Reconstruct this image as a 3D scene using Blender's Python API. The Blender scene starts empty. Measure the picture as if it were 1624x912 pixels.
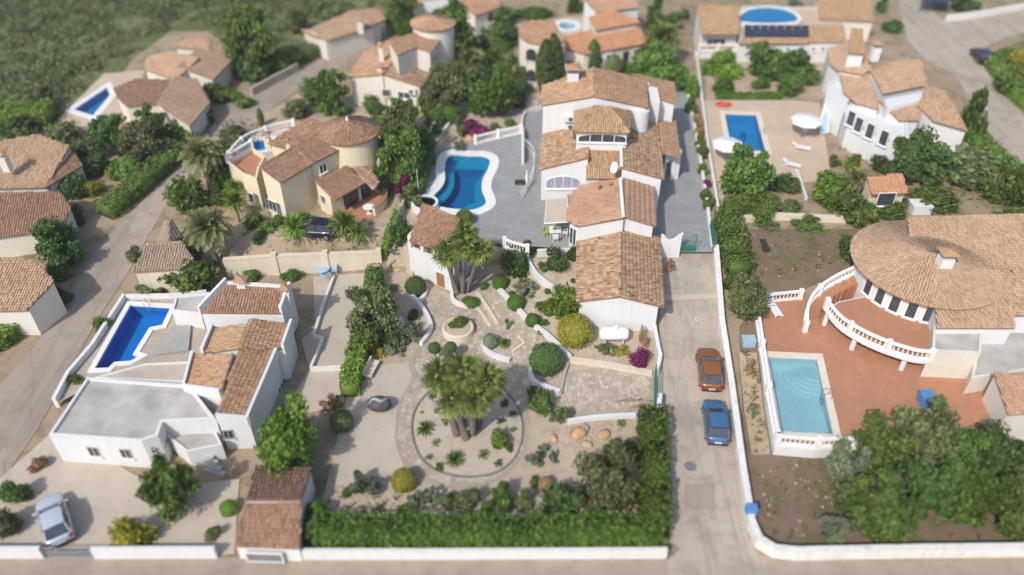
import bpy, bmesh, math, random
import numpy as np
from mathutils import Vector, Matrix
from mathutils.geometry import delaunay_2d_cdt
sc = bpy.context.scene
C = sc.collection
R = math.radians
random.seed(7); RNG = np.random.default_rng(7)

# ---------------------------------------------------------------- camera
CAM_H, PITCH, FPX = 46.0, R(39.0), 1263.0
cam_d = bpy.data.cameras.new('camera'); cam = bpy.data.objects.new('camera', cam_d); C.objects.link(cam)
cam_d.sensor_width = 360.0; cam_d.lens = 360.0 * FPX / 1624.0
cam_d.clip_start = 0.5; cam_d.clip_end = 5000
cam.location = (0, 0, CAM_H); cam.rotation_euler = (math.pi/2 - PITCH, 0, 0)
cam_d.dof.use_dof = True; cam_d.dof.focus_distance = 68.0; cam_d.dof.aperture_fstop = 0.31
sc.camera = cam
# ---------------------------------------------------------------- sky and sun
SUN_EL, SUN_TO = R(44), Vector((-0.52, -0.85, 0)).normalized()     # SUN_TO: horizontal direction towards the sun
w = bpy.data.worlds.new('World'); sc.world = w; w.use_nodes = True
nt = w.node_tree; bg = nt.nodes['Background']
sky = nt.nodes.new('ShaderNodeTexSky'); sky.sky_type = 'NISHITA'; sky.sun_disc = False
sky.sun_elevation = SUN_EL; sky.sun_rotation = math.atan2(SUN_TO.x, SUN_TO.y)
sky.air_density = 1.0; sky.dust_density = 2.0; sky.ozone_density = 1.0
nt.links.new(sky.outputs[0], bg.inputs[0]); bg.inputs[1].default_value = 0.15
sun_d = bpy.data.lights.new('sun', 'SUN'); sun = bpy.data.objects.new('sun', sun_d); C.objects.link(sun)
sun_d.energy = 2.95; sun_d.angle = R(1.2); sun_d.color = (1.0, 0.94, 0.86)
sun.location = (-40, -60, 120)
sd = Vector((SUN_TO.x*math.cos(SUN_EL), SUN_TO.y*math.cos(SUN_EL), math.sin(SUN_EL)))
sun.rotation_euler = sd.to_track_quat('Z', 'Y').to_euler()
vs = sc.view_settings; vs.view_transform = 'Standard'; vs.look = 'None'; vs.exposure = 0.18; vs.gamma = 1.0
sc.cycles.max_bounces = 6; sc.cycles.diffuse_bounces = 3; sc.cycles.transparent_max_bounces = 8
sc.cycles.caustics_reflective = False; sc.cycles.caustics_refractive = False

# ---------------------------------------------------------------- terrain height and survey helpers
def sst(a, b, v):
    t = min(1.0, max(0.0, (v-a)/(b-a))); return t*t*(3-2*t)
ZT = 2.6                                   # level of the upper terraces above the lower garden
def hgt(x, y):
    right = min(1.0, max(0.0, (y-42.0)/20.0))
    mid = sst(59.4, 60.6, y)
    left = sst(50, 82, y)
    a = mid + (right-mid)*sst(-4.0, 5.0, x)
    a = left + (a-left)*sst(-31.0, -22.0, x)
    return ZT*a
def ray(px, py):
    u, v = (px-812)/FPX, (py-456)/FPX
    return Vector((u, math.cos(PITCH)-v*math.sin(PITCH), -math.sin(PITCH)-v*math.cos(PITCH)))
def P(px, py, z=0.0):
    d = ray(px, py); t = (z-CAM_H)/d.z
    return Vector((d.x*t, d.y*t, z))
def G(px, py, dz=0.0):                     # the spot on the terrain seen there, dz above ground
    lo, hi = -0.5, 3.0
    for _ in range(24):
        m = (lo+hi)/2; p = P(px, py, m)
        if hgt(p.x, p.y) > m-dz+dz: lo = m
        else: hi = m
    p = P(px, py, (lo+hi)/2); 
    if dz:
        p = P(px, py, p.z+dz)
    return p
def GA(px, py, dz):                        # point dz above the terrain that is seen there
    p = G(px, py)
    for _ in range(4): p = P(px, py, hgt(p.x, p.y)+dz)
    return p
def mpp(p): return (p - Vector((0, 0, CAM_H))).dot(Vector((0, math.cos(PITCH), -math.sin(PITCH))))/FPX   # metres per pixel

# ---------------------------------------------------------------- materials
MATS = {}
def mat(name, build):
    m = bpy.data.materials.new(name); m.use_nodes = True
    n = m.node_tree; b = n.nodes['Principled BSDF']
    build(n, b); MATS[name] = m; return m
def N(n, t, **kw):
    x = n.nodes.new('ShaderNode'+t)
    for k, v in kw.items():
        if k in x.inputs: x.inputs[k].default_value = v
        else: setattr(x, k, v)
    return x
def ramp(n, fac, stops):
    r = n.nodes.new('ShaderNodeValToRGB'); e = r.color_ramp.elements
    while len(e) < len(stops): e.new(0.5)
    for i, (p, c) in enumerate(stops): e[i].position = p; e[i].color = (*c, 1)
    n.links.new(fac, r.inputs[0]); return r.outputs[0]
def mixc(n, f, a, b, mode='MIX'):
    m = n.nodes.new('ShaderNodeMix'); m.data_type = 'RGBA'; m.blend_type = mode
    for s, v in ((m.inputs[0], f), (m.inputs[6], a), (m.inputs[7], b)):
        if hasattr(v, 'links') or hasattr(v, 'is_linked'): n.links.new(v, s)
        else: s.default_value = v if not isinstance(v, tuple) else (*v, 1)
    return m.outputs[2]
def coords(n, obj=False):
    if obj:
        t = n.nodes.new('ShaderNodeTexCoord'); return t.outputs['Object']
    g = n.nodes.new('ShaderNodeNewGeometry'); return g.outputs['Position']
def noise(n, scale, detail=6, rough=0.6, vec=None):
    x = n.nodes.new('ShaderNodeTexNoise'); x.inputs['Scale'].default_value = scale
    x.inputs['Detail'].default_value = detail; x.inputs['Roughness'].default_value = rough
    n.links.new(vec if vec is not None else coords(n), x.inputs['Vector']); return x.outputs[0]
def bump(n, b, h, s=0.4, d=0.05):
    x = n.nodes.new('ShaderNodeBump'); x.inputs['Strength'].default_value = s; x.inputs['Distance'].default_value = d
    n.links.new(h, x.inputs['Height']); n.links.new(x.outputs[0], b.inputs['Normal'])
def plain(name, col, rough=0.6, metal=0.0, var=0.12, scale=2.0, spec=0.3, bmp=0.0):
    def f(n, b):
        c = ramp(n, noise(n, scale), [(0.3, tuple(v*(1-var) for v in col)), (0.7, tuple(min(1, v*(1+var)) for v in col))])
        n.links.new(c, b.inputs['Base Color'])
        b.inputs['Roughness'].default_value = rough; b.inputs['Metallic'].default_value = metal
        b.inputs['Specular IOR Level'].default_value = spec
        if bmp: bump(n, b, noise(n, scale*12), bmp, 0.03)
    return mat(name, f)
def ground_mat(name, c0, c1, c2=None, s1=0.12, s2=1.6, speck=None, sp_scale=9.0, sp_at=0.66, rough=0.9, wear=None):
    def f(n, b):
        a = ramp(n, noise(n, s1, 5), [(0.35, c0), (0.65, c1)])
        if wear:
            mp_ = N(n, 'Mapping'); mp_.inputs['Rotation'].default_value = (0, 0, wear); mp_.inputs['Scale'].default_value = (0.9, 0.045, 1); n.links.new(coords(n), mp_.inputs['Vector'])
            a = mixc(n, ramp(n, noise(n, 1.0, 6, 0.7, mp_.outputs[0]), [(0.5, (0, 0, 0)), (0.62, (0.55,)*3)]), a, tuple(v*0.72 for v in c0))
            vo = n.nodes.new('ShaderNodeTexVoronoi'); vo.feature = 'DISTANCE_TO_EDGE'; vo.inputs['Scale'].default_value = 0.22; n.links.new(coords(n), vo.inputs['Vector'])
            a = mixc(n, ramp(n, vo.outputs['Distance'], [(0.0, (0.5,)*3), (0.012, (0, 0, 0))]), a, tuple(v*0.6 for v in c0))
        if c2: a = mixc(n, ramp(n, noise(n, s2, 8, 0.7), [(0.48, (0, 0, 0)), (0.66, (1, 1, 1))]), a, c2)
        fine = noise(n, 14, 4, 0.8)
        a = mixc(n, 0.55, a, ramp(n, fine, [(0.25, (0.35,)*3), (0.8, (0.66,)*3)]), 'OVERLAY')
        if speck:
            a = mixc(n, ramp(n, noise(n, sp_scale, 3, 0.6), [(sp_at, (0, 0, 0)), (sp_at+0.06, (1, 1, 1))]), a, speck)
        n.links.new(a, b.inputs['Base Color']); b.inputs['Roughness'].default_value = rough
        b.inputs['Specular IOR Level'].default_value = 0.15
        bump(n, b, fine, 0.5, 0.05)
    return mat(name, f)
def tile_mat(name, stops, dark=0.84):
    def f(n, b):
        at = N(n, 'Attribute', attribute_name='tint')
        c = ramp(n, at.outputs['Fac'], stops)
        big = ramp(n, noise(n, 0.35, 4), [(0.3, (dark,)*3), (0.62, (1, 1, 1))])
        fine = ramp(n, noise(n, 9, 4, 0.7), [(0.3, (0.85,)*3), (0.7, (1.0,)*3)])
        c = mixc(n, 1.0, c, big, 'MULTIPLY'); c = mixc(n, 1.0, c, fine, 'MULTIPLY')
        n.links.new(c, b.inputs['Base Color']); b.inputs['Roughness'].default_value = 0.85
        b.inputs['Specular IOR Level'].default_value = 0.2
    return mat(name, f)
def leaf_mat(name, c0, c1, c2, rough=0.6, patch=None):
    def f(n, b):
        at = N(n, 'Attribute', attribute_name='tint')
        oi = n.nodes.new('ShaderNodeObjectInfo')
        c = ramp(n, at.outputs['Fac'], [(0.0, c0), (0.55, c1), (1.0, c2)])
        hs = n.nodes.new('ShaderNodeHueSaturation')
        mr = N(n, 'MapRange'); mr.inputs[3].default_value = 0.75; mr.inputs[4].default_value = 1.25
        n.links.new(oi.outputs['Random'], mr.inputs[0]); n.links.new(mr.outputs[0], hs.inputs['Value'])
        mr2 = N(n, 'MapRange'); mr2.inputs[3].default_value = 0.485; mr2.inputs[4].default_value = 0.515
        n.links.new(oi.outputs['Random'], mr2.inputs[0]); n.links.new(mr2.outputs[0], hs.inputs['Hue'])
        pt = noise(n, 0.45, 4, 0.6); c = mixc(n, ramp(n, pt, [(0.5, (0, 0, 0)), (0.78, (0.75,)*3)]), c, patch or tuple(v*1.5 for v in c1))
        n.links.new(c, hs.inputs['Color'])
        n.links.new(hs.outputs[0], b.inputs['Base Color']); b.inputs['Roughness'].default_value = rough
        b.inputs['Specular IOR Level'].default_value = 0.25
        tr = n.nodes.new('ShaderNodeBsdfTranslucent'); n.links.new(hs.outputs[0], tr.inputs[0])
        mx = n.nodes.new('ShaderNodeMixShader'); mx.inputs[0].default_value = 0.25
        n.links.new(b.outputs[0], mx.inputs[1]); n.links.new(tr.outputs[0], mx.inputs[2])
        n.links.new(mx.outputs[0], n.nodes['Material Output'].inputs[0])
    return mat(name, f)

def wallmat(name, col, dirt=(0.5, 0.46, 0.4), amt=0.35):
    def f(n, b):
        st = noise(n, 0.9, 8, 0.7)
        mp_ = N(n, 'Mapping'); mp_.inputs['Scale'].default_value = (3.2, 3.2, 0.22); n.links.new(coords(n), mp_.inputs['Vector']); sk = noise(n, 1.0, 5, 0.65, mp_.outputs[0])
        a = mixc(n, ramp(n, st, [(0.52, (0, 0, 0)), (0.85, (amt,)*3)]), col, dirt)
        a = mixc(n, ramp(n, sk, [(0.5, (0, 0, 0)), (0.8, (amt*0.9,)*3)]), a, dirt)
        a = mixc(n, 0.25, a, ramp(n, noise(n, 18, 3), [(0.3, (0.4,)*3), (0.7, (0.6,)*3)]), 'OVERLAY')
        n.links.new(a, b.inputs['Base Color']); b.inputs['Roughness'].default_value = 0.85
        b.inputs['Specular IOR Level'].default_value = 0.2
        bump(n, b, noise(n, 10, 5), 0.25, 0.03)
    return mat(name, f)
wallmat('white_wall', (0.70, 0.705, 0.71)); wallmat('offwhite_wall', (0.70, 0.66, 0.58)); wallmat('cream_wall', (0.74, 0.64, 0.46))
wallmat('garden_wall', (0.74, 0.73, 0.70), (0.38, 0.34, 0.28), 0.6); wallmat('sand_wall', (0.68, 0.60, 0.48), (0.4, 0.34, 0.27), 0.5)
wallmat('stone_wall', (0.42, 0.37, 0.30), (0.25, 0.21, 0.17), 0.7); wallmat('kerb_dark', (0.20, 0.18, 0.16)); wallmat('grey_wall', (0.42, 0.42, 0.42))
tile_mat('tile_warm', [(0.0, (0.333, 0.185, 0.106)), (0.3, (0.461, 0.275, 0.163)), (0.65, (0.529, 0.328, 0.198)), (1.0, (0.608, 0.408, 0.264))])
tile_mat('tile_mottled', [(0.0, (0.186, 0.109, 0.066)), (0.25, (0.363, 0.218, 0.132)), (0.6, (0.48, 0.304, 0.189)), (1.0, (0.647, 0.475, 0.326))])
tile_mat('tile_pink', [(0.0, (0.421, 0.242, 0.158)), (0.4, (0.51, 0.309, 0.207)), (1.0, (0.578, 0.375, 0.26))])
tile_mat('tile_ochre', [(0.0, (0.323, 0.199, 0.106)), (0.4, (0.47, 0.309, 0.176)), (1.0, (0.568, 0.399, 0.246))])
tile_mat('tile_brown', [(0.0, (0.235, 0.133, 0.088)), (0.4, (0.333, 0.195, 0.128)), (1.0, (0.441, 0.285, 0.194))])
tile_mat('tile_grey', [(0.0, (0.294, 0.223, 0.172)), (0.4, (0.372, 0.285, 0.22)), (1.0, (0.441, 0.351, 0.277))])
tile_mat('tile_orange', [(0.0, (0.451, 0.214, 0.11)), (0.4, (0.549, 0.285, 0.158)), (1.0, (0.627, 0.361, 0.216))])
tile_mat('tile_beige', [(0.0, (0.392, 0.242, 0.15)), (0.4, (0.5, 0.332, 0.216)), (1.0, (0.588, 0.418, 0.286))])
plain('roof_bed', (0.28, 0.17, 0.115), 0.9, var=0.25)
plain('ridge_plaster', (0.62, 0.55, 0.48), 0.9, var=0.2)
plain('white_paint', (0.80, 0.80, 0.80), 0.45, var=0.04); plain('plaster_rail', (0.80, 0.79, 0.77), 0.7, var=0.06)
plain('glass', (0.055, 0.065, 0.08), 0.08, var=0.3, spec=0.7); plain('dark_frame', (0.05, 0.045, 0.04), 0.6); plain('curtain', (0.34, 0.33, 0.42), 0.5, var=0.25, scale=4, spec=0.6)
plain('wood_door', (0.34, 0.17, 0.075), 0.6, var=0.2); plain('shutter_green', (0.10, 0.16, 0.14), 0.6); plain('green_metal', (0.03, 0.17, 0.13), 0.5)
plain('ac_white', (0.66, 0.66, 0.63), 0.5, var=0.05); plain('ac_grille', (0.12, 0.12, 0.12), 0.6); plain('awning_cloth', (0.50, 0.42, 0.33), 0.85, var=0.05)
plain('black_rubber', (0.02, 0.02, 0.02), 0.8); plain('grey_metal', (0.35, 0.36, 0.37), 0.4, 0.6); plain('solar_blue', (0.022, 0.028, 0.05), 0.18, var=0.2, spec=0.6)
plain('trunk_bark', (0.20, 0.15, 0.11), 0.95, var=0.35, scale=6, bmp=0.6); plain('palm_bark', (0.17, 0.14, 0.12), 0.95, var=0.35, scale=8, bmp=0.7)
plain('dry_frond', (0.36, 0.26, 0.14), 0.9, var=0.25); plain('blue_plastic', (0.10, 0.24, 0.50), 0.5); plain('pale_blue_paint', (0.36, 0.50, 0.62), 0.5)
plain('red_plastic', (0.55, 0.09, 0.06), 0.5); plain('lime_plastic', (0.34, 0.55, 0.07), 0.5); plain('terracotta_pot', (0.42, 0.19, 0.10), 0.85); plain('sculpture_dark', (0.085, 0.085, 0.085), 0.7, var=0.3); plain('sculpture_pale', (0.34, 0.335, 0.33), 0.7)
plain('coping_white', (0.76, 0.755, 0.74), 0.7, var=0.06); plain('coping_cream', (0.70, 0.63, 0.52), 0.8, var=0.08); plain('flat_roof', (0.44, 0.42, 0.385), 0.9, var=0.25, scale=0.5); plain('grey_tarp', (0.36, 0.36, 0.33), 0.9, var=0.1)
plain('rock_pale', (0.50, 0.42, 0.33), 0.95, var=0.25, bmp=0.6); plain('rock_ochre', (0.52, 0.32, 0.19), 0.95, var=0.25, bmp=0.6); plain('dark_cloth', (0.05, 0.05, 0.055), 0.9); plain('navy_cloth', (0.045, 0.07, 0.13), 0.8)
def stone_piece(n, b):
    at = N(n, 'Attribute', attribute_name='tint'); oi = n.nodes.new('ShaderNodeObjectInfo')
    ad = N(n, 'Math', operation='ADD'); n.links.new(at.outputs['Fac'], ad.inputs[0]); n.links.new(oi.outputs['Random'], ad.inputs[1])
    fr = N(n, 'Math', operation='FRACT'); n.links.new(ad.outputs[0], fr.inputs[0])
    c = ramp(n, fr.outputs[0], [(0.0, (0.40, 0.335, 0.26)), (0.5, (0.49, 0.415, 0.335)), (1.0, (0.58, 0.505, 0.42))])
    c = mixc(n, 1.0, c, ramp(n, noise(n, 5, 6, 0.7), [(0.3, (0.82,)*3), (0.65, (1,)*3)]), 'MULTIPLY')
    n.links.new(c, b.inputs['Base Color']); b.inputs['Roughness'].default_value = 0.92; b.inputs['Specular IOR Level'].default_value = 0.15
mat('paving_stone', stone_piece)
def grid_floor(name, c0, c1, joint, size, rough=0.85):
    def f(n, b):
        br = n.nodes.new('ShaderNodeTexBrick'); n.links.new(coords(n), br.inputs['Vector'])
        br.inputs['Scale'].default_value = 1.0; br.inputs['Brick Width'].default_value = size; br.inputs['Row Height'].default_value = size
        br.inputs['Mortar Size'].default_value = size*0.03; br.offset = 0.0
        br.inputs['Color1'].default_value = (*c0, 1); br.inputs['Color2'].default_value = (*c1, 1); br.inputs['Mortar'].default_value = (*joint, 1)
        a = mixc(n, 1.0, br.outputs[0], ramp(n, noise(n, 0.5, 6, 0.65), [(0.3, (0.82,)*3), (0.68, (1.0,)*3)]), 'MULTIPLY')
        n.links.new(a, b.inputs['Base Color']); b.inputs['Roughness'].default_value = rough; b.inputs['Specular IOR Level'].default_value = 0.2
    return mat(name, f)
grid_floor('terrace_grey', (0.348, 0.355, 0.35), (0.305, 0.312, 0.311), (0.241, 0.241, 0.238), 0.35)
grid_floor('terracotta_floor', (0.52, 0.255, 0.147), (0.468, 0.228, 0.132), (0.351, 0.221, 0.171), 0.4)
grid_floor('beige_floor', (0.633, 0.497, 0.373), (0.588, 0.463, 0.345), (0.475, 0.384, 0.294), 0.5)
grid_floor('sand_floor', (0.50, 0.43, 0.34), (0.47, 0.40, 0.32), (0.37, 0.32, 0.26), 0.5)
ground_mat('dry_ground', (0.325, 0.248, 0.166), (0.389, 0.306, 0.217), (0.173, 0.164, 0.0704), 0.06, 0.5, (0.455, 0.381, 0.282), 5)
ground_mat('hill_ground', (0.125, 0.155, 0.05), (0.18, 0.195, 0.075), (0.30, 0.26, 0.19), 0.09, 0.16, (0.08, 0.115, 0.03), 2, 0.5)
ground_mat('gravel', (0.445, 0.367, 0.282), (0.52, 0.44, 0.347), (0.392, 0.31, 0.226), 0.15, 0.8, (0.275, 0.217, 0.161), 7, 0.68)
ground_mat('pale_sand', (0.484, 0.414, 0.331), (0.53, 0.459, 0.374), (0.419, 0.347, 0.267), 0.3, 1.2, (0.307, 0.243, 0.181), 6, 0.72)
ground_mat('rocky', (0.44, 0.33, 0.23), (0.52, 0.42, 0.31), (0.33, 0.26, 0.19), 0.3, 1.2, (0.22, 0.17, 0.12), 5, 0.62)
ground_mat('soil_brown', (0.181, 0.13, 0.0936), (0.245, 0.177, 0.13), (0.128, 0.125, 0.0468), 0.2, 0.45, (0.34, 0.261, 0.198), 6, 0.69)
ground_mat('asphalt', (0.345, 0.29, 0.237), (0.422, 0.354, 0.289), (0.294, 0.249, 0.206), 0.05, 0.35, wear=0.62)
ground_mat('drive_concrete', (0.416, 0.361, 0.298), (0.493, 0.427, 0.351), (0.335, 0.286, 0.235), 0.10, 0.45, (0.527, 0.421, 0.307), 2.2, 0.66, wear=-0.1)
ground_mat('verge', (0.35, 0.285, 0.225), (0.40, 0.33, 0.265), (0.30, 0.25, 0.20), 0.1, 0.7)
ground_mat('mortar', (0.36, 0.305, 0.24), (0.41, 0.35, 0.28), None)
ground_mat('patio_concrete', (0.503, 0.435, 0.357), (0.54, 0.471, 0.387), (0.456, 0.383, 0.312), 0.15, 0.6)
leaf_mat('leaf_mid', (0.0586, 0.101, 0.0218), (0.13, 0.209, 0.0437), (0.24, 0.34, 0.0757))
leaf_mat('leaf_dark', (0.0454, 0.0864, 0.0261), (0.0961, 0.164, 0.0444), (0.178, 0.262, 0.0726))
leaf_mat('leaf_olive', (0.084, 0.108, 0.0404), (0.159, 0.195, 0.0757), (0.28, 0.317, 0.143))
leaf_mat('leaf_bright', (0.076, 0.133, 0.0192), (0.171, 0.263, 0.0416), (0.304, 0.414, 0.08))
leaf_mat('leaf_yellow', (0.16, 0.157, 0.0209), (0.32, 0.295, 0.0383), (0.49, 0.434, 0.0784))
leaf_mat('leaf_grey', (0.114, 0.15, 0.0881), (0.218, 0.263, 0.16), (0.361, 0.414, 0.264))
leaf_mat('leaf_hedge', (0.0467, 0.0874, 0.0173), (0.0976, 0.171, 0.0259), (0.178, 0.27, 0.0432))
leaf_mat('leaf_dry', (0.246, 0.148, 0.0784), (0.415, 0.27, 0.148), (0.566, 0.383, 0.227))
leaf_mat('flower_magenta', (0.10, 0.02, 0.05), (0.25, 0.035, 0.135), (0.38, 0.07, 0.22))
leaf_mat('flower_white', (0.45, 0.45, 0.35), (0.6, 0.6, 0.48), (0.72, 0.72, 0.62))
leaf_mat('palm_green', (0.076, 0.12, 0.0256), (0.161, 0.215, 0.048), (0.304, 0.327, 0.0881))
leaf_mat('date_green', (0.112, 0.143, 0.048), (0.207, 0.224, 0.0881), (0.349, 0.329, 0.153))
def water(name, tint, alpha):
    def f(n, b):
        n.nodes.remove(b)
        tr = n.nodes.new('ShaderNodeBsdfTransparent'); tr.inputs[0].default_value = (*tint, 1)
        gl = n.nodes.new('ShaderNodeBsdfGlossy'); gl.inputs['Roughness'].default_value = 0.03; gl.inputs[0].default_value = (1, 1, 1, 1)
        fr = n.nodes.new('ShaderNodeFresnel'); fr.inputs[0].default_value = 1.33
        bp = n.nodes.new('ShaderNodeBump'); bp.inputs['Strength'].default_value = 0.25; bp.inputs['Distance'].default_value = 0.03
        n.links.new(noise(n, 2.2, 3), bp.inputs['Height'])
        n.links.new(bp.outputs[0], gl.inputs['Normal']); n.links.new(bp.outputs[0], fr.inputs['Normal'])
        mx = n.nodes.new('ShaderNodeMixShader'); n.links.new(fr.outputs[0], mx.inputs[0])
        n.links.new(tr.outputs[0], mx.inputs[1]); n.links.new(gl.outputs[0], mx.inputs[2])
        n.links.new(mx.outputs[0], n.nodes['Material Output'].inputs[0])
    return mat(name, f)
water('water', (0.72, 0.90, 0.95), 1)
def basin(name, col, joint):
    def f(n, b):
        br = n.nodes.new('ShaderNodeTexBrick'); n.links.new(coords(n), br.inputs['Vector']); br.offset = 0.0
        br.inputs['Scale'].default_value = 1; br.inputs['Brick Width'].default_value = 0.3; br.inputs['Row Height'].default_value = 0.3; br.inputs['Mortar Size'].default_value = 0.008
        br.inputs['Color1'].default_value = (*col, 1); br.inputs['Color2'].default_value = (*[c*0.92 for c in col], 1); br.inputs['Mortar'].default_value = (*joint, 1)
        n.links.new(br.outputs[0], b.inputs['Base Color']); b.inputs['Roughness'].default_value = 0.5
    return mat(name, f)
basin('basin_deep', (0.006, 0.19, 0.46), (0.012, 0.19, 0.44)); basin('basin_shelf', (0.01, 0.34, 0.58), (0.035, 0.44, 0.62))
basin('basin_blue', (0.008, 0.31, 0.66), (0.02, 0.36, 0.68)); basin('basin_royal', (0.006, 0.27, 0.78), (0.02, 0.25, 0.74)); basin('basin_pale', (0.62, 0.76, 0.80), (0.66, 0.78, 0.82)); basin('basin_navy', (0.006, 0.085, 0.40), (0.01, 0.11, 0.42))
# ---------------------------------------------------------------- mesh helpers
WL = {}                                    # world location of each parent
def wloc(o):
    return WL.get(o.name, Vector((0, 0, 0))) if o else Vector((0, 0, 0))
def tag(o, label=None, cat=None, group=None, kind=None):
    if label: o['label'] = label
    if cat: o['category'] = cat; o['kind'] = 'thing'
    if group: o['group'] = group
    if kind: o['kind'] = kind
    return o
def thing(name, label, cat, loc, group=None):
    o = bpy.data.objects.new(name, None); C.objects.link(o); o.location = loc; o.empty_display_size = 0.3
    WL[o.name] = Vector(loc); return tag(o, label, cat, group)
def place(name, mesh, loc, parent=None, rot=(0, 0, 0), scale=(1, 1, 1), material=None):
    o = bpy.data.objects.new(name, mesh); C.objects.link(o)
    o.location = Vector(loc) - wloc(parent); o.rotation_euler = rot; o.scale = scale
    if parent: o.parent = parent
    WL[o.name] = Vector(loc)
    if material:
        if not mesh.materials: mesh.materials.append(MATS[material])
        o.material_slots[0].link = 'OBJECT'; o.material_slots[0].material = MATS[material]
    return o
class MB:
    def __init__(s): s.v = []; s.f = []; s.t = []
    def add(s, vs, fs, tint=None):
        o = len(s.v); s.v += [tuple(v) for v in vs]; s.f += [tuple(i+o for i in f) for f in fs]
        s.t += [random.random() if tint is None else tint]*len(fs); return s
    def box(s, c, size, rz=0.0, M=None, tint=None):
        hx, hy, hz = size[0]/2, size[1]/2, size[2]/2; ca, sa = math.cos(rz), math.sin(rz); vs = []
        for z in (-hz, hz):
            for x, y in ((-hx, -hy), (hx, -hy), (hx, hy), (-hx, hy)):
                p = Vector((x, y, z))
                p = (M @ p) if M else Vector((x*ca-y*sa, x*sa+y*ca, z))
                vs.append(p+Vector(c))
        return s.add(vs, [(3, 2, 1, 0), (4, 5, 6, 7), (0, 1, 5, 4), (1, 2, 6, 5), (2, 3, 7, 6), (3, 0, 4, 7)], tint)
    def prism(s, poly, z0, z1, tint=None):
        n = len(poly); a = sum(poly[i][0]*poly[(i+1) % n][1]-poly[(i+1) % n][0]*poly[i][1] for i in range(n))
        if a < 0: poly = poly[::-1]
        f0 = (lambda p: z0) if not callable(z0) else z0; f1 = (lambda p: z1) if not callable(z1) else z1
        vs = [(p[0], p[1], f0(p)) for p in poly]+[(p[0], p[1], f1(p)) for p in poly]
        return s.add(vs, [tuple(range(n-1, -1, -1)), tuple(range(n, 2*n))]+[(i, (i+1) % n, n+(i+1) % n, n+i) for i in range(n)], tint)
    def tube(s, pts, r, seg=8, cap=True, tint=None):
        pts = [Vector(p) for p in pts]; rs = r if isinstance(r, (list, tuple)) else [r]*len(pts); vs = []; fs = []
        for i, p in enumerate(pts):
            d = (pts[min(i+1, len(pts)-1)]-pts[max(i-1, 0)]).normalized()
            a = d.cross(Vector((0, 0, 1))); a = a.normalized() if a.length > 1e-3 else Vector((1, 0, 0)); b = d.cross(a)
            for k in range(seg):
                t = 2*math.pi*k/seg; vs.append(p+(a*math.cos(t)+b*math.sin(t))*rs[i])
        for i in range(len(pts)-1):
            for k in range(seg):
                q = (k+1) % seg; fs.append((i*seg+k, i*seg+q, (i+1)*seg+q, (i+1)*seg+k))
        if cap: fs += [tuple(range(seg-1, -1, -1)), tuple(range((len(pts)-1)*seg, len(pts)*seg))]
        return s.add(vs, fs, tint)
    def lathe(s, prof, c=(0, 0, 0), seg=16, tint=None):
        vs = []; fs = []; c = Vector(c)
        for r, z in prof:
            for k in range(seg):
                t = 2*math.pi*k/seg; vs.append(c+Vector((r*math.cos(t), r*math.sin(t), z)))
        for i in range(len(prof)-1):
            for k in range(seg):
                q = (k+1) % seg; fs.append((i*seg+k, i*seg+q, (i+1)*seg+q, (i+1)*seg+k))
        fs += [tuple(range(seg-1, -1, -1)), tuple(range((len(prof)-1)*seg, len(prof)*seg))]
        return s.add(vs, fs, tint)
    def mesh(s, name, off=Vector((0, 0, 0)), smooth=False):
        me = bpy.data.meshes.new(name); me.from_pydata([(v[0]-off[0], v[1]-off[1], v[2]-off[2]) for v in s.v], [], s.f)
        at = me.attributes.new('tint', 'FLOAT', 'FACE'); at.data.foreach_set('value', np.array(s.t, dtype=np.float32))
        if smooth: me.polygons.foreach_set('use_smooth', np.ones(len(s.f), dtype=bool))
        me.update(); return me
    def build(s, name, material, parent=None, loc=None, smooth=False):
        off = wloc(parent) if parent else Vector(loc if loc is not None else (0, 0, 0))
        me = s.mesh(name, off, smooth); me.materials.append(MATS[material])
        o = bpy.data.objects.new(name, me); C.objects.link(o)
        if parent: o.parent = parent; WL[o.name] = off
        else: o.location = off; WL[o.name] = off
        return o
def np_mesh(name, verts, faces, tint, material=None, smooth=False):
    """verts (n,3), faces (m,k) all the same size k, tint (m,)"""
    me = bpy.data.meshes.new(name); m, k = faces.shape
    me.vertices.add(len(verts)); me.vertices.foreach_set('co', np.asarray(verts, dtype=np.float32).ravel())
    me.loops.add(m*k); me.loops.foreach_set('vertex_index', faces.astype(np.int32).ravel())
    me.polygons.add(m); me.polygons.foreach_set('loop_start', np.arange(0, m*k, k, dtype=np.int32))
    at = me.attributes.new('tint', 'FLOAT', 'FACE'); at.data.foreach_set('value', np.asarray(tint, dtype=np.float32))
    if smooth: me.polygons.foreach_set('use_smooth', np.ones(m, dtype=bool))
    me.update(calc_edges=True)
    if material: me.materials.append(MATS[material])
    return me
def inside(poly, x, y):
    r = False; n = len(poly); j = n-1
    for i in range(n):
        xi, yi = poly[i][0], poly[i][1]; xj, yj = poly[j][0], poly[j][1]
        if (yi > y) != (yj > y) and x < (xj-xi)*(y-yi)/(yj-yi)+xi: r = not r
        j = i
    return r
def inside_np(poly, X, Y):
    r = np.zeros(X.shape, bool); n = len(poly); j = n-1
    for i in range(n):
        xi, yi = poly[i][0], poly[i][1]; xj, yj = poly[j][0], poly[j][1]
        if yi != yj:
            c = ((yi > Y) != (yj > Y)) & (X < (xj-xi)*(Y-yi)/(yj-yi)+xi); r ^= c
        j = i
    return r
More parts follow.
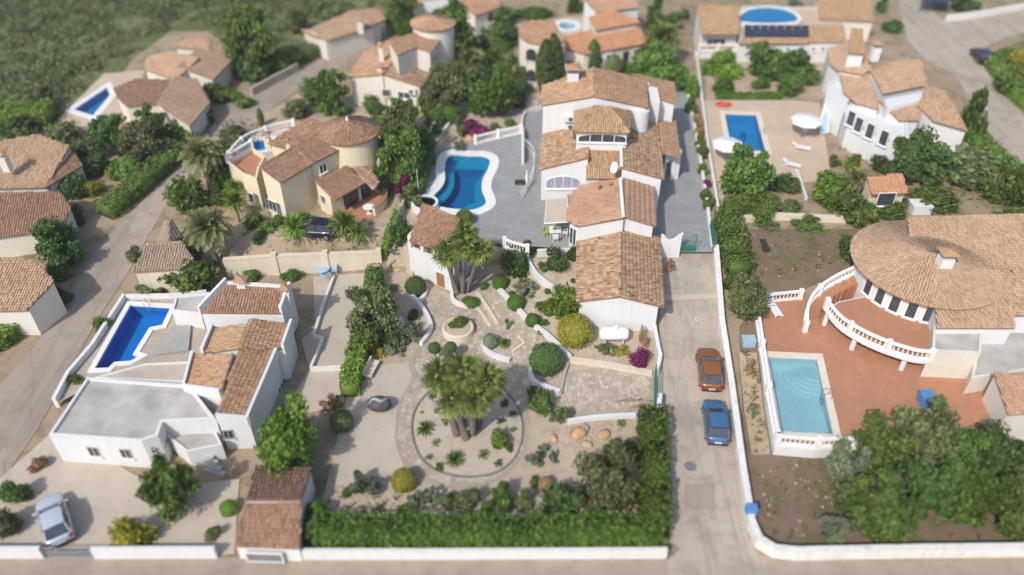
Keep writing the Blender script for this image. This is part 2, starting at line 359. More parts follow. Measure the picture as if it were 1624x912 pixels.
def spline(pts, n=6, closed=False):
    pts = [Vector(p) for p in pts]; out = []; m = len(pts)
    for i in range(m if closed else m-1):
        p0 = pts[(i-1) % m] if closed or i > 0 else pts[0]; p1 = pts[i]; p2 = pts[(i+1) % m]
        p3 = pts[(i+2) % m] if closed or i+2 < m else pts[-1]
        for k in range(n):
            t = k/n
            out.append(0.5*((2*p1)+(p2-p0)*t+(2*p0-5*p1+4*p2-p3)*t*t+(3*p1-p0-3*p2+p3)*t**3))
    if not closed: out.append(pts[-1])
    return out
def offset_poly(poly, d):
    """grow (d>0) a closed xy polygon"""
    n = len(poly); a = sum(poly[i][0]*poly[(i+1) % n][1]-poly[(i+1) % n][0]*poly[i][1] for i in range(n)); sgn = 1 if a > 0 else -1
    out = []
    for i in range(n):
        p, q, r = Vector(poly[i-1][:2]), Vector(poly[i][:2]), Vector(poly[(i+1) % n][:2])
        e1, e2 = (q-p), (r-q)
        if e1.length < 1e-6 or e2.length < 1e-6: out.append(q); continue
        e1.normalize(); e2.normalize()
        n1, n2 = Vector((e1.y, -e1.x))*sgn, Vector((e2.y, -e2.x))*sgn; m = n1+n2
        m = m/max(0.35, m.dot(n1)) if m.length > 1e-4 else n1
        out.append(q+m*d)
    return out
def smooth_px(px, n=6, closed=False): return [(p.x, p.y) for p in spline([(a, b, 0) for a, b in px], n, closed)]

SHEETS = [0]
def sheet(name, poly, off, material, z=None, step=1.6, holes=(), kind='structure', parent=None, label=None):
    """a draped ground sheet: poly and holes are xy outlines, z None follows the terrain"""
    pts = []; edges = []
    def loop(pl):
        s0 = len(pts); n = len(pl)
        for i in range(n):
            a, b = Vector(pl[i][:2]), Vector(pl[(i+1) % n][:2]); m = max(1, int((b-a).length/step))
            for k in range(m): pts.append(a.lerp(b, k/m))
        cnt = len(pts)-s0
        edges.extend((s0+k, s0+(k+1) % cnt) for k in range(cnt))
    loop(poly)
    for h in holes: loop(h)
    xs = [p[0] for p in poly]; ys = [p[1] for p in poly]
    if z is None:
        x = min(xs)+step*0.5
        while x < max(xs):
            y = min(ys)+step*0.5
            while y < max(ys):
                if inside(poly, x, y) and not any(inside(h, x, y) for h in holes): pts.append(Vector((x, y)))
                y += step
            x += step
    vs, es, fs, *_ = delaunay_2d_cdt([Vector(p[:2]) for p in pts], edges, [], 0, 1e-5)
    good = []
    for f in fs:
        cx = sum(vs[i].x for i in f)/3; cy = sum(vs[i].y for i in f)/3
        if inside(poly, cx, cy) and not any(inside(h, cx, cy) for h in holes): good.append(tuple(f))
    SHEETS[0] += 1; off += 0.0012*SHEETS[0] if not parent else 0.0
    mb = MB(); mb.add([(v.x, v.y, (hgt(v.x, v.y) if z is None else z)+off) for v in vs], good, 0.5)
    o = mb.build(name, material, parent)
    if not parent: tag(o, label, kind=kind)
    return o
def gp(px, dz=0.0): return [GA(a, b, dz) for a, b in px]       # surveyed outline -> ground points
def xy(pts): return [(p.x, p.y) for p in pts]

# ---------------------------------------------------------------- roofs with barrel tiles
ARC = [(-1.0, 0.0), (-0.6, 0.8), (0.6, 0.8), (1.0, 0.0)]
def tiles_mesh(name, cells, material):
    """cells: (centre, across, upslope, normal, width, length) of each tile"""
    n = len(cells)
    if not n: return None
    Cn = np.array([c[0] for c in cells]); A = np.array([c[1] for c in cells]); U = np.array([c[2] for c in cells]); Nn = np.array([c[3] for c in cells])
    W = np.array([c[4] for c in cells])[:, None]; L = np.array([c[5] for c in cells])[:, None]
    jit = RNG.uniform(-0.03, 0.03, (n, 1))
    vs = np.zeros((n, 8, 3))
    for i, (a, h) in enumerate(ARC):
        vs[:, i] = Cn+A*(W*0.44*a+jit)-U*L*0.56+Nn*(h*W*0.36+0.045)
        vs[:, 4+i] = Cn+A*(W*0.36*a+jit)+U*L*0.5+Nn*(h*W*0.30+0.01)
    base = (np.arange(n)*8)[:, None, None]
    q = np.array([[0, 1, 5, 4], [1, 2, 6, 5], [2, 3, 7, 6], [0, 3, 2, 1]])[None]
    tint = np.repeat(np.clip(RNG.beta(2.4, 1.8, n), 0, 1), 4)
    return np_mesh(name, vs.reshape(-1, 3), (base+q).reshape(-1, 4), tint, material)
TW, TL = 0.23, 0.33
def line_x(p, d, q, e):
    den = d.x*e.y-d.y*e.x
    if abs(den) < 1e-9: return q
    t = ((q.x-p.x)*e.y-(q.y-p.y)*e.x)/den
    return Vector((p.x+d.x*t, p.y+d.y*t))
def slope(house, px, ze, pitch, tile='tile_warm', wall='white_wall', over=0.25, rake=0.08, join=(), z0=None, body=True, ridge=(), tw=TW, tl=TL, thick=0.14, ridgemat=None, pts=None):
    """One roof slope. px: outline, first two points are the eave at height ze; the plane rises away from it at pitch degrees.
    join: edges that butt against another slope (no overhang); ridge: edges capped with ridge tiles."""
    a = P(*px[0], ze) if pts is None else Vector(pts[0]); b = P(*px[1], ze) if pts is None else Vector(pts[1])
    e = (b-a); e.z = 0; e.normalize(); up = Vector((-e.y, e.x, 0))
    if pts is None:
        mid = P(sum(p[0] for p in px[2:])/len(px[2:]), sum(p[1] for p in px[2:])/len(px[2:]), ze)
    else: mid = sum((Vector(p) for p in pts[2:]), Vector())/len(pts[2:])
    if (mid-a).dot(up) < 0: up = -up
    t = math.tan(R(pitch)); nrm = (Vector((0, 0, 1))-up*t).normalized()
    W3 = []
    if pts is None:
        for q in px:
            d = ray(*q); o = Vector((0, 0, CAM_H)); k = (a-o).dot(nrm)/d.dot(nrm); W3.append(o+d*k)
    else:
        W3 = [Vector((p[0], p[1], a.z+(Vector(p)-a).dot(up)*t)) for p in pts]
    us = (up+Vector((0, 0, t))).normalized()
    loc2 = [Vector(((p-a).dot(e), (p-a).dot(us))) for p in W3]
    back = lambda v: a+e*v.x+us*v.y
    n = len(loc2)
    # slab
    mb = MB(); top = W3; bot = [p-Vector((0, 0, thick)) for p in W3]
    area = sum(loc2[i].x*loc2[(i+1) % n].y-loc2[(i+1) % n].x*loc2[i].y for i in range(n))
    flip = (e.cross(us).z < 0) != (area < 0)
    fs = [tuple(range(n)), tuple(range(2*n-1, n-1, -1))]+[(i, n+i, n+(i+1) % n, (i+1) % n) for i in range(n)]
    if flip: fs = [f[::-1] for f in fs]
    mb.add([*top, *bot], fs, 0.5)
    roof = mb.build('roof', 'roof_bed', house)
    # tiles
    us_, es_, ns_ = np.array(us), np.array(e), np.array(nrm)
    xs = [p.x for p in loc2]; ys = [p.y for p in loc2]
    gx = np.arange(min(xs)+tw/2, max(xs), tw); gy = np.arange(min(ys)+tl*0.42, max(ys)+tl*0.2, tl)
    GX, GY = np.meshgrid(gx, gy); m = inside_np([(p.x, p.y) for p in loc2], GX, GY)
    cells = [(np.array(a)+es_*x+us_*y, es_, us_, ns_, tw, tl) for x, y in zip(GX[m], GY[m])]
    me = tiles_mesh('roof_tiles', cells, tile)
    if me: tag(place('roof_tiles', me, wloc(house)-wloc(house)+wloc(house), roof), kind='stuff'); me.transform(Matrix.Translation(-wloc(house)))
    # walls under the slope
    S = dict(W3=W3, a=a, e=e, us=us, nrm=nrm, roof=roof, house=house)
    ins = []
    for i in range(n):
        w_ = over if i == 0 else (-0.01 if i in join else rake); p, q = loc2[i], loc2[(i+1) % n]; d = (q-p).normalized()
        nn = Vector((-d.y, d.x)) if area > 0 else Vector((d.y, -d.x)); ins.append((p+nn*w_, d))
    iv = [line_x(ins[i-1][0], ins[i-1][1], ins[i][0], ins[i][1]) for i in range(n)]
    IW = [back(v) for v in iv]; S['IW'] = IW
    S['c'] = sum(IW, Vector())/n
    if body:
        zb = z0 if z0 is not None else min(hgt(p.x, p.y) for p in IW)-0.4
        mb = MB(); vs = [p-Vector((0, 0, thick-0.02)) for p in IW]+[Vector((p.x, p.y, zb)) for p in IW]
        f2 = [tuple(range(n)), tuple(range(2*n-1, n-1, -1))]+[(i, n+i, n+(i+1) % n, (i+1) % n) for i in range(n)]
        if flip: f2 = [f[::-1] for f in f2]
        mb.add(vs, f2, 0.5); S['wall'] = mb.build('wall', wall, house)
    for i in ridge:
        ridge_caps(house, W3[i], W3[(i+1) % n], ridgemat or tile, roof)
    return S
def ridge_caps(house, p, q, material, parent=None, r=0.15):
    d = q-p; L = d.length
    if L < 0.3: return
    d.normalize(); s = d.cross(Vector((0, 0, 1))).normalized(); u = s.cross(d); mb = MB(); k = 0.0
    while k < L:
        a0, a1 = p+d*k, p+d*min(L, k+0.42); vs = []
        for c, rr in ((a0, r*1.12), (a1, r*0.92)):
            for t in (-1.35, -0.6, 0.0, 0.6, 1.35): vs.append(c+s*math.sin(t)*rr+u*(math.cos(t)*rr*0.8+0.02))
        mb.add(vs, [(i, i+1, 6+i, 5+i) for i in range(4)]+[(0, 4, 3, 2, 1)]); k += 0.4
    mb.build('ridge_tiles', material, parent or house)
def cone_roof(house, c, rad, ze, pitch, tile='tile_warm', wall='white_wall', z0=None, over=0.25, hips=8, a0=0.0, a1=2*math.pi, body=True, rot=0.2):
    """a round tower under a conical tiled roof"""
    c = Vector(c); t = math.tan(R(pitch)); mb = MB(); seg = 32; top = Vector((c.x, c.y, ze+rad*t))
    full = a1-a0 > 6.2; ring = []
    for k in range(seg+(0 if full else 1)):
        g = a0+(a1-a0)*k/seg; ring.append(Vector((c.x+math.cos(g)*rad, c.y+math.sin(g)*rad, ze)))
    m = len(ring); vs = [top, *ring, *[p-Vector((0, 0, 0.14)) for p in ring], top-Vector((0, 0, 0.14))]
    fs = []
    for k in range(m if full else m-1):
        q = (k+1) % m; fs += [(0, 1+k, 1+q), (1+k, 1+m+k, 1+m+q, 1+q), (1+2*m, 1+m+q, 1+m+k)]
    mb.add(vs, fs, 0.5); roof = mb.build('roof', 'roof_bed', house)
    cells = []; sl = rad/math.cos(R(pitch)); k = 0
    while (k+0.5)*TL < sl:
        s = (k+0.42)*TL; r = rad-s*math.cos(R(pitch)); nn = max(3, int((a1-a0)*r/TW))
        for j in range(nn):
            g = a0+(a1-a0)*(j+0.5)/nn; ct, sn = math.cos(g), math.sin(g)
            up = Vector((-ct*math.cos(R(pitch)), -sn*math.cos(R(pitch)), math.sin(R(pitch)))); ac = Vector((-sn, ct, 0)); nr = ac.cross(up)
            if nr.z < 0: nr = -nr
            cells.append((np.array((c.x+ct*r, c.y+sn*r, ze+(rad-r)*t)), np.array(ac), np.array(up), np.array(nr), (a1-a0)*r/nn, TL))
        k += 1
    me = tiles_mesh('roof_tiles', cells, tile); me.transform(Matrix.Translation(-wloc(house)))
    tag(place('roof_tiles', me, wloc(house), roof), kind='stuff')
    for k in range(hips):
        g = rot+a0+(a1-a0)*k/hips; ridge_caps(house, Vector((c.x+math.cos(g)*rad, c.y+math.sin(g)*rad, ze)), top, tile, roof, 0.12)
    if body:
        rb = rad-over; zb = z0 if z0 is not None else hgt(c.x, c.y)-0.4
        mb = MB(); mb.lathe([(rb, zb), (rb, ze-0.1)], (c.x, c.y, 0), 40); mb.build('wall', wall, house, smooth=False)
    return roof
def flat_block(house, px, z, wall='white_wall', roof='flat_roof', par=0.35, pt=0.25, z0=None):
    poly = xy([P(a, b, z) for a, b in px]) if isinstance(px[0], tuple) and len(px[0]) == 2 and abs(px[0][0]) > 0 else px
    zb = z0 if z0 is not None else min(hgt(*p) for p in poly)-0.4
    MB().prism(poly, zb, z-par).build('wall', wall, house)
    if par > 0:
        inn = offset_poly(poly, -pt); mb = MB(); n = len(poly)
        for i in range(n):
            j = (i+1) % n; mb.prism([poly[i], poly[j], tuple(inn[j]), tuple(inn[i])], z-par-0.01, z)
        mb.build('parapet', wall, house)
        MB().prism([tuple(p) for p in inn], z-par-0.05, z-par+0.02).build('roof_deck', roof, house)
    else: MB().prism([tuple(p) for p in offset_poly(poly, -0.02)], z-0.03, z+0.03).build('roof_deck', roof, house)
    return poly
def frame_at(S, edge, px, py, on='IW'):
    A, B = S['IW'][edge], S['IW'][(edge+1) % len(S['IW'])]; e = B-A; e.z = 0; e.normalize(); nrm = Vector((e.y, -e.x, 0))
    if nrm.dot(S['c']-A) > 0: nrm = -nrm
    d = ray(px, py); o = Vector((0, 0, CAM_H)); k = (A-o).dot(nrm)/d.dot(nrm)
    return o+d*k, e, nrm
def window(house, c, e, n, w, h, arch=False, frame='white_paint', pane='glass', bars=1, shutters=None, grille=False, door=False):
    """window or door standing on a wall: c centre, e along, n outwards"""
    c = Vector(c); M = Matrix((e, n, Vector((0, 0, 1)))).transposed(); mb = MB(); f = 0.07
    name = 'door' if door else 'window'
    if arch:
        pts = []; k = 12
        for i in range(k+1):
            t = math.pi*i/k; pts.append((math.cos(t)*w/2, h*0.05+math.sin(t)*h*0.45))
        pts = [(w/2, -h/2)]+pts+[(-w/2, -h/2)]
    else: pts = [(w/2, -h/2), (w/2, h/2), (-w/2, h/2), (-w/2, -h/2)]
    m = len(pts); inn = [(x*(1-2*f/w), y*(1-2*f/h)) for x, y in pts]
    def pt(x, y, d): return c+e*x+n*d+Vector((0, 0, y))
    vs = [pt(x, y, 0.06) for x, y in pts]+[pt(x, y, 0.06) for x, y in inn]+[pt(x, y, -0.05) for x, y in pts]+[pt(x, y, 0.015) for x, y in inn]
    fs = []
    for i in range(m):
        j = (i+1) % m; fs += [(i, j, m+j, m+i), (i, 2*m+i, 2*m+j, j), (m+i, m+j, 3*m+j, 3*m+i)]
    mb.add(vs, fs, 0.5)
    for b in range(bars):
        x = -w/2+w*(b+1)/(bars+1); top = h/2 if not arch else h*0.05+h*0.45*math.sqrt(max(0, 1-(2*x/w)**2))
        mb.box(c+e*x+n*0.03+Vector((0, 0, (top-h/2)/2)), (0.07, 0.05, top+h/2-0.05), M=M)
    win = mb.build(name, frame, house)
    MB().add([pt(x, y, 0.02) for x, y in inn], [tuple(range(m))], 0.5).build('pane', pane, win)
    if not door: MB().box(c+n*0.08+Vector((0, 0, -h/2-0.04)), (w+0.2, 0.2, 0.08), M=M).build('sill', 'plaster_rail', win)
    else: MB().box(c+e*(w*0.36)+n*0.09, (0.04, 0.06, 0.16), M=M).build('handle', 'grey_metal', win)
    if shutters:
        for sgn in (-1, 1): MB().box(c+e*sgn*(w*0.78)+n*0.05, (w*0.5, 0.06, h), M=M).build('shutter', shutters, win)
    if grille:
        g = MB()
        for k in range(5): g.box(c+e*(-w/2+w*k/4)+n*0.16, (0.025, 0.025, h), M=M)
        for k in (-0.4, 0.0, 0.4): g.box(c+n*0.16+Vector((0, 0, h*k)), (w, 0.025, 0.025), M=M)
        g.build('grille', 'dark_frame', win)
    return win
def win(S, edge, px, py, w, h, **kw):
    c, e, n = frame_at(S, edge, px, py); return window(S['house'], c, e, n, w, h, **kw)
def chimney(house, px, py, z, s=0.7, h=1.2, m='white_wall', tile='tile_warm'):
    c = P(px, py, z); b = MB().box(c+Vector((0, 0, h/2-0.6)), (s, s, h+0.6)).build('chimney', m, house)
    mb = MB()
    for k in range(3):
        mb.box(c+Vector(((k-1)*s*0.42, 0, h+0.12)), (s*0.12, s, 0.2))
    mb.add([c+Vector((x*s*0.75, y*s*0.75, h+0.22)) for x, y in ((-1, -1), (1, -1), (1, 1), (-1, 1))]+[c+Vector((0, 0, h+0.5))], [(3, 2, 1, 0), (0, 1, 4), (1, 2, 4), (2, 3, 4), (3, 0, 4)], 0.5)
    mb.build('chimney_cap', tile, b); return b
def ac_unit(house, c, e, n, w=0.9, h=0.65):
    M = Matrix((e, n, Vector((0, 0, 1)))).transposed(); b = MB().box(Vector(c)+n*0.2, (w, 0.34, h), M=M).build('air_conditioner', 'ac_white', house)
    g = MB(); cc = Vector(c)+n*0.375-e*w*0.15; k = 14
    g.add([cc]+[cc+e*math.cos(2*math.pi*i/k)*h*0.4+Vector((0, 0, math.sin(2*math.pi*i/k)*h*0.4)) for i in range(k)], [(0, 1+i, 1+(i+1) % k) for i in range(k)], 0.5); g.build('fan_grille', 'ac_grille', b)
    MB().box(Vector(c)+n*0.2-Vector((0, 0, h*0.56)), (w*0.9, 0.4, 0.05), M=M).build('bracket', 'grey_metal', b)

# ---------------------------------------------------------------- walls, balustrades
def wall_line(name, label, cat, pts, h, t=0.25, m='white_wall', closed=False, base=-0.4, level=None, cap=None, group=None):
    """a wall that follows ground points; level: fixed top height"""
    pts = [Vector(p) for p in pts]; n = len(pts); L = []; Rr = []
    for i, p in enumerate(pts):
        a = pts[(i-1) % n] if closed or i > 0 else pts[0]; b = pts[(i+1) % n] if closed or i < n-1 else pts[-1]
        d = (b-a); d.z = 0; d.normalize(); s = Vector((-d.y, d.x, 0))*t/2; L.append(p+s); Rr.append(p-s)
    mb = MB(); vs = []
    for i in range(n):
        g = pts[i].z; tp = level if level is not None else g+h
        vs += [Vector((L[i].x, L[i].y, g+base)), Vector((Rr[i].x, Rr[i].y, g+base)), Vector((Rr[i].x, Rr[i].y, tp)), Vector((L[i].x, L[i].y, tp))]
    fs = []
    for i in range(n if closed else n-1):
        j = (i+1) % n
        for k in range(4): q = (k+1) % 4; fs.append((i*4+k, j*4+k, j*4+q, i*4+q))
    if not closed: fs += [(0, 1, 2, 3), ((n-1)*4+3, (n-1)*4+2, (n-1)*4+1, (n-1)*4)]
    mb.add(vs, fs, 0.5)
    if cap:
        o = thing(name, label, cat, pts[0], group); mb.build('wall_body', m, o); cb = MB(); vs = []
        for i in range(n):
            tp = (level if level is not None else pts[i].z+h); s = (L[i]-Rr[i]).normalized()*(t/2+0.06)
            c = Vector((pts[i].x, pts[i].y, tp)); vs += [c+s-Vector((0, 0, 0.003)), c-s-Vector((0, 0, 0.003)), c-s+Vector((0, 0, 0.08)), c+s+Vector((0, 0, 0.08))]
        cb.add(vs, fs, 0.5).build('coping', cap, o); return o
    return tag(mb.build(name, m, None, pts[0]), label, cat, group)
def bal_mesh():
    m = MB(); m.lathe([(0.055, 0), (0.055, 0.06), (0.03, 0.1), (0.06, 0.24), (0.035, 0.42), (0.03, 0.5), (0.055, 0.56), (0.055, 0.6)], seg=6)
    me = m.mesh('baluster'); me.materials.append(MATS['plaster_rail']); return me
BAL = bal_mesh()
def balustrade(label, pts, h=0.95, gap=0.32, group=None, posts=4, name='balustrade'):
    """pts: points on the floor line; plinth, balusters, rail and posts"""
    pts = [Vector(p) for p in pts]; o = thing(name, label, 'balustrade', pts[0], group); pl = MB(); rl = MB()
    for A, mbq, z0, z1, t in ((0, pl, -0.15, 0.15, 0.26), (1, rl, h-0.18, h, 0.24)):
        vs = []; n = len(pts)
        for i, p in enumerate(pts):
            d = pts[min(i+1, n-1)]-pts[max(i-1, 0)]; d.z = 0; d.normalize(); s = Vector((-d.y, d.x, 0))*t/2
            for sg, z in ((1, z0), (-1, z0), (-1, z1), (1, z1)): q = p+s*sg; vs.append(Vector((q.x, q.y, p.z+z)))
        fs = [(i*4+k, (i+1)*4+k, (i+1)*4+(k+1) % 4, i*4+(k+1) % 4) for i in range(n-1) for k in range(4)]+[(0, 1, 2, 3), ((n-1)*4+3, (n-1)*4+2, (n-1)*4+1, (n-1)*4)]
        mbq.add(vs, fs, 0.5)
    pl.build('plinth', 'plaster_rail', o); rl.build('handrail', 'plaster_rail', o)
    tot = sum((pts[i+1]-pts[i]).length for i in range(len(pts)-1)); acc = 0.0; nxt = gap/2; npost = 0; every = tot/max(1, posts-1)
    sc_ = (1, 1, (h-0.33)/0.6)
    for i in range(len(pts)-1):
        L = (pts[i+1]-pts[i]).length
        while nxt < acc+L:
            p = pts[i].lerp(pts[i+1], (nxt-acc)/L); place('baluster', BAL, p+Vector((0, 0, 0.15)), o, scale=sc_); nxt += gap
        acc += L
    for k in range(posts):
        s = min(tot, k*every); acc = 0.0
        for i in range(len(pts)-1):
            L = (pts[i+1]-pts[i]).length
            if s <= acc+L+1e-6:
                p = pts[i].lerp(pts[i+1], (s-acc)/L); MB().box(p+Vector((0, 0, h/2)), (0.36, 0.36, h+0.24)).build('post', 'plaster_rail', o); break
            acc += L
    return o
# ---------------------------------------------------------------- stones (crazy paving)
def voronoi(poly, n, seed=1, relax=1):
    rg = np.random.default_rng(seed); xs = [p[0] for p in poly]; ys = [p[1] for p in poly]; pts = []
    while len(pts) < n:
        x, y = rg.uniform(min(xs), max(xs)), rg.uniform(min(ys), max(ys))
        if inside(poly, x, y): pts.append((x, y))
    pts = np.array(pts); box = [(min(xs), min(ys)), (max(xs), min(ys)), (max(xs), max(ys)), (min(xs), max(ys))]
    for it in range(relax+1):
        cells = []
        for i, p in enumerate(pts):
            d = ((pts-p)**2).sum(1); near = np.argsort(d)[1:15]; rr = math.sqrt(d[near[-1]])
            c = [(p[0]-rr, p[1]-rr), (p[0]+rr, p[1]-rr), (p[0]+rr, p[1]+rr), (p[0]-rr, p[1]+rr)]
            for k in near:
                q = pts[k]; mx, my = (p[0]+q[0])/2, (p[1]+q[1])/2; nx, ny = q[0]-p[0], q[1]-p[1]; out = []
                for a in range(len(c)):
                    A, B = c[a], c[(a+1) % len(c)]; da = (A[0]-mx)*nx+(A[1]-my)*ny; db = (B[0]-mx)*nx+(B[1]-my)*ny
                    if da <= 0: out.append(A)
                    if (da < 0) != (db < 0) and da != db: t = da/(da-db); out.append((A[0]+(B[0]-A[0])*t, A[1]+(B[1]-A[1])*t))
                c = out
                if not c: break
            cells.append(c)
        if it < relax:
            for i, c in enumerate(cells):
                if c:
                    m = np.mean(c, axis=0)
                    if inside(poly, *m): pts[i] = m
    return pts, [c for c in cells]
def paving(parent, poly, n, seed, mode='stuff', gap=0.04, off=0.05, holes=()):
    pts, cells = voronoi(poly, n, seed); joined = MB(); cnt = 0
    for p, c in zip(pts, cells):
        if len(c) < 3 or any(inside(h, *p) for h in holes): continue
        c = [q for q in c if math.hypot(q[0]-p[0], q[1]-p[1]) < 3]
        if len(c) < 3 or not all(inside(poly, q[0]*0.98+p[0]*0.02, q[1]*0.98+p[1]*0.02) for q in c):
            c = [q for q in c if inside(poly, *q)]
            if len(c) < 3: continue
        c = [tuple(v) for v in offset_poly(c, -gap)]
        hh = off+random.uniform(-0.012, 0.02); mb = joined if mode == 'stuff' else MB()
        mb.prism(c, lambda q: hgt(*q)-0.02, lambda q: hgt(*q)+hh)
        if mode != 'stuff': mb.build('stone', 'paving_stone', parent)
        cnt += 1
    if mode == 'stuff': tag(joined.build('stones', 'paving_stone', parent), kind='stuff')
    return cnt
# ---------------------------------------------------------------- plants
def leaves(cent, nrm, size, rg, lean=0.55, aspect=0.55):
    n = len(cent); nn = nrm*(1-lean)+rg.normal(0, 0.6, (n, 3))*lean; nn /= np.linalg.norm(nn, axis=1, keepdims=True)+1e-9
    a = np.cross(nn, rg.normal(0, 1, (n, 3))); a /= np.linalg.norm(a, axis=1, keepdims=True)+1e-9; b = np.cross(nn, a)
    s = size*rg.uniform(0.4, 1.5, (n, 1))
    v = np.stack([cent-a*s, cent-b*s*aspect, cent+a*s, cent+b*s*aspect], 1)
    return v.reshape(-1, 3), np.arange(n*4).reshape(-1, 4)
def cube_sphere(m, c, r, rg, wob=0.05):
    vs = []; fs = []; g = np.linspace(-1, 1, m+1)
    for ax in range(3):
        for sg in (-1, 1):
            o = len(vs)
            for i in g:
                for j in g:
                    p = [0, 0, 0]; p[ax] = sg; p[(ax+1) % 3] = i; p[(ax+2) % 3] = j*sg; p = np.array(p); p = p/np.linalg.norm(p)
                    h = math.sin(p[0]*5+c[0]*9)*math.sin(p[1]*5+c[1]*7)*math.sin(p[2]*5+1)
                    vs.append(np.array(c)+p*np.array(r)*(1+wob*h))
            for i in range(m):
                for j in range(m): fs.append((o+i*(m+1)+j, o+(i+1)*(m+1)+j, o+(i+1)*(m+1)+j+1, o+i*(m+1)+j+1))
    return np.array(vs), np.array(fs)
def join_np(parts):
    vs, fs, ts = [], [], []; o = 0
    for v, f, t in parts:
        vs.append(v); fs.append(f+o); ts.append(np.full(len(f), t) if np.isscalar(t) else t); o += len(v)
    return np.concatenate(vs), np.concatenate(fs), np.concatenate(ts)
def shell(n, c, r, rg, lo=0.88, hi=1.04, zmin=-1.0):
    d = rg.normal(0, 1, (n, 3)); d /= np.linalg.norm(d, axis=1, keepdims=True); d = d[d[:, 2] > zmin]
    rr = rg.uniform(lo, hi, (len(d), 1)); return np.array(c)+d*np.array(r)*rr, d
def proto_ball(seed, n=2600, size=0.06):
    rg = np.random.default_rng(seed); c, d = shell(n, (0, 0, 0), (1, 1, 1), rg, 0.94, 1.03, -0.75); q = 1+0.035*np.sin(d[:, 0]*4+seed)*np.sin(d[:, 1]*5+2*seed)+0.03*np.sin(d[:, 2]*7+d[:, 0]*6); c = c*q[:, None]; v, f = leaves(c, d, size, rg, 0.6)
    cv, cf = cube_sphere(8, (0, 0, 0), (0.92, 0.92, 0.92), rg, 0.03)
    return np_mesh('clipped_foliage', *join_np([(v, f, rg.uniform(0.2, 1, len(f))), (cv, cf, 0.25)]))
def proto_blob(seed, nb, n, size, spread=0.62, rb=(0.3, 0.5), flat=1.0, core=0.7, zlo=-0.6):
    rg = np.random.default_rng(seed); parts = []; per = n//nb
    for k in range(nb):
        d = rg.normal(0, 1, 3); d /= np.linalg.norm(d); c = d*spread*rg.uniform(0.35, 1.12, 1)*np.array((1, 1, flat))
        if c[2] < zlo: c[2] = zlo*rg.uniform(0.3, 1)
        r = rg.uniform(*rb); r3 = np.array((r, r, r*rg.uniform(0.7, 0.95)))
        cc, dd = shell(per, c, r3, rg, 0.55, 1.15); v, f = leaves(cc, dd, size, rg, 0.65); tb = rg.uniform(0.05, 0.5)
        parts.append((v, f, np.clip(tb+rg.uniform(0, 0.5, len(f)), 0, 1)))
        cv, cf = cube_sphere(3, c, r3*core, rg, 0.2); parts.append((cv, cf, 0.05))  # core takes the darkest leaf tint, painting the shade inside the foliage
    return np_mesh('foliage', *join_np(parts))
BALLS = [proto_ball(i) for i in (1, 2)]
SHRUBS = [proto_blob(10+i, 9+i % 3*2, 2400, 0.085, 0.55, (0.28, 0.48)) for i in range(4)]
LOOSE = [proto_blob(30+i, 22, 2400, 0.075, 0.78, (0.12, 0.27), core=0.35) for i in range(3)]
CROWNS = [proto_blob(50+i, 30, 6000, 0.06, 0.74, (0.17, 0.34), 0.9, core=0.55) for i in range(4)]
def proto_cypress(seed):
    rg = np.random.default_rng(seed); n = 3000; t = rg.uniform(0, 1, n); r = 0.155*np.sin(np.pi*np.clip(t*0.86+0.14, 0, 1))**0.7*rg.uniform(0.75, 1.12, n); g = rg.uniform(0, 6.283, n)
    d = np.stack([np.cos(g), np.sin(g), np.full(n, 0.5)], 1); c = np.stack([np.cos(g)*r, np.sin(g)*r, t], 1); v, f = leaves(c, d, 0.03, rg, 0.5, 0.4)
    cv, cf = cube_sphere(5, (0, 0, 0.46), (0.12, 0.12, 0.46), rg, 0.05)
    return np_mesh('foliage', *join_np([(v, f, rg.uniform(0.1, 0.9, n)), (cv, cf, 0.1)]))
CYPR = [proto_cypress(70), proto_cypress(71)]
def proto_rosette(seed, nl, width, up=0.9, curve=0.25, seg=3):
    rg = np.random.default_rng(seed); vs = []; fs = []; ts = []
    for k in range(nl):
        g = k*2.39996+rg.uniform(-0.2, 0.2); el = rg.uniform(-0.05, up)*math.pi/2; L = rg.uniform(0.8, 1.05); o = len(vs); tt = rg.uniform(0.15, 1)
        for s in range(seg+1):
            t = s/seg; rr = L*t*math.cos(el); z = L*t*math.sin(el)-curve*t*t*math.cos(el)*0.6; wd = width*(1-t)**0.6*(0.55+t) if s < seg else 0.004
            c = np.array((math.cos(g)*rr, math.sin(g)*rr, z)); a = np.array((-math.sin(g), math.cos(g), 0.0)); vs += [c-a*wd, c+a*wd]
            if s: fs.append((o+2*s-2, o+2*s-1, o+2*s+1, o+2*s)); ts.append(tt)
    return np_mesh('rosette', np.array(vs), np.array(fs), np.array(ts))
SPIKY = [proto_rosette(80, 150, 0.05, 0.95, 0.45, 4), proto_rosette(81, 130, 0.055, 0.95, 0.6, 4)]
AGAVE = [proto_rosette(83, 48, 0.12, 0.85, 0.2), proto_rosette(84, 60, 0.10, 0.85, 0.3)]
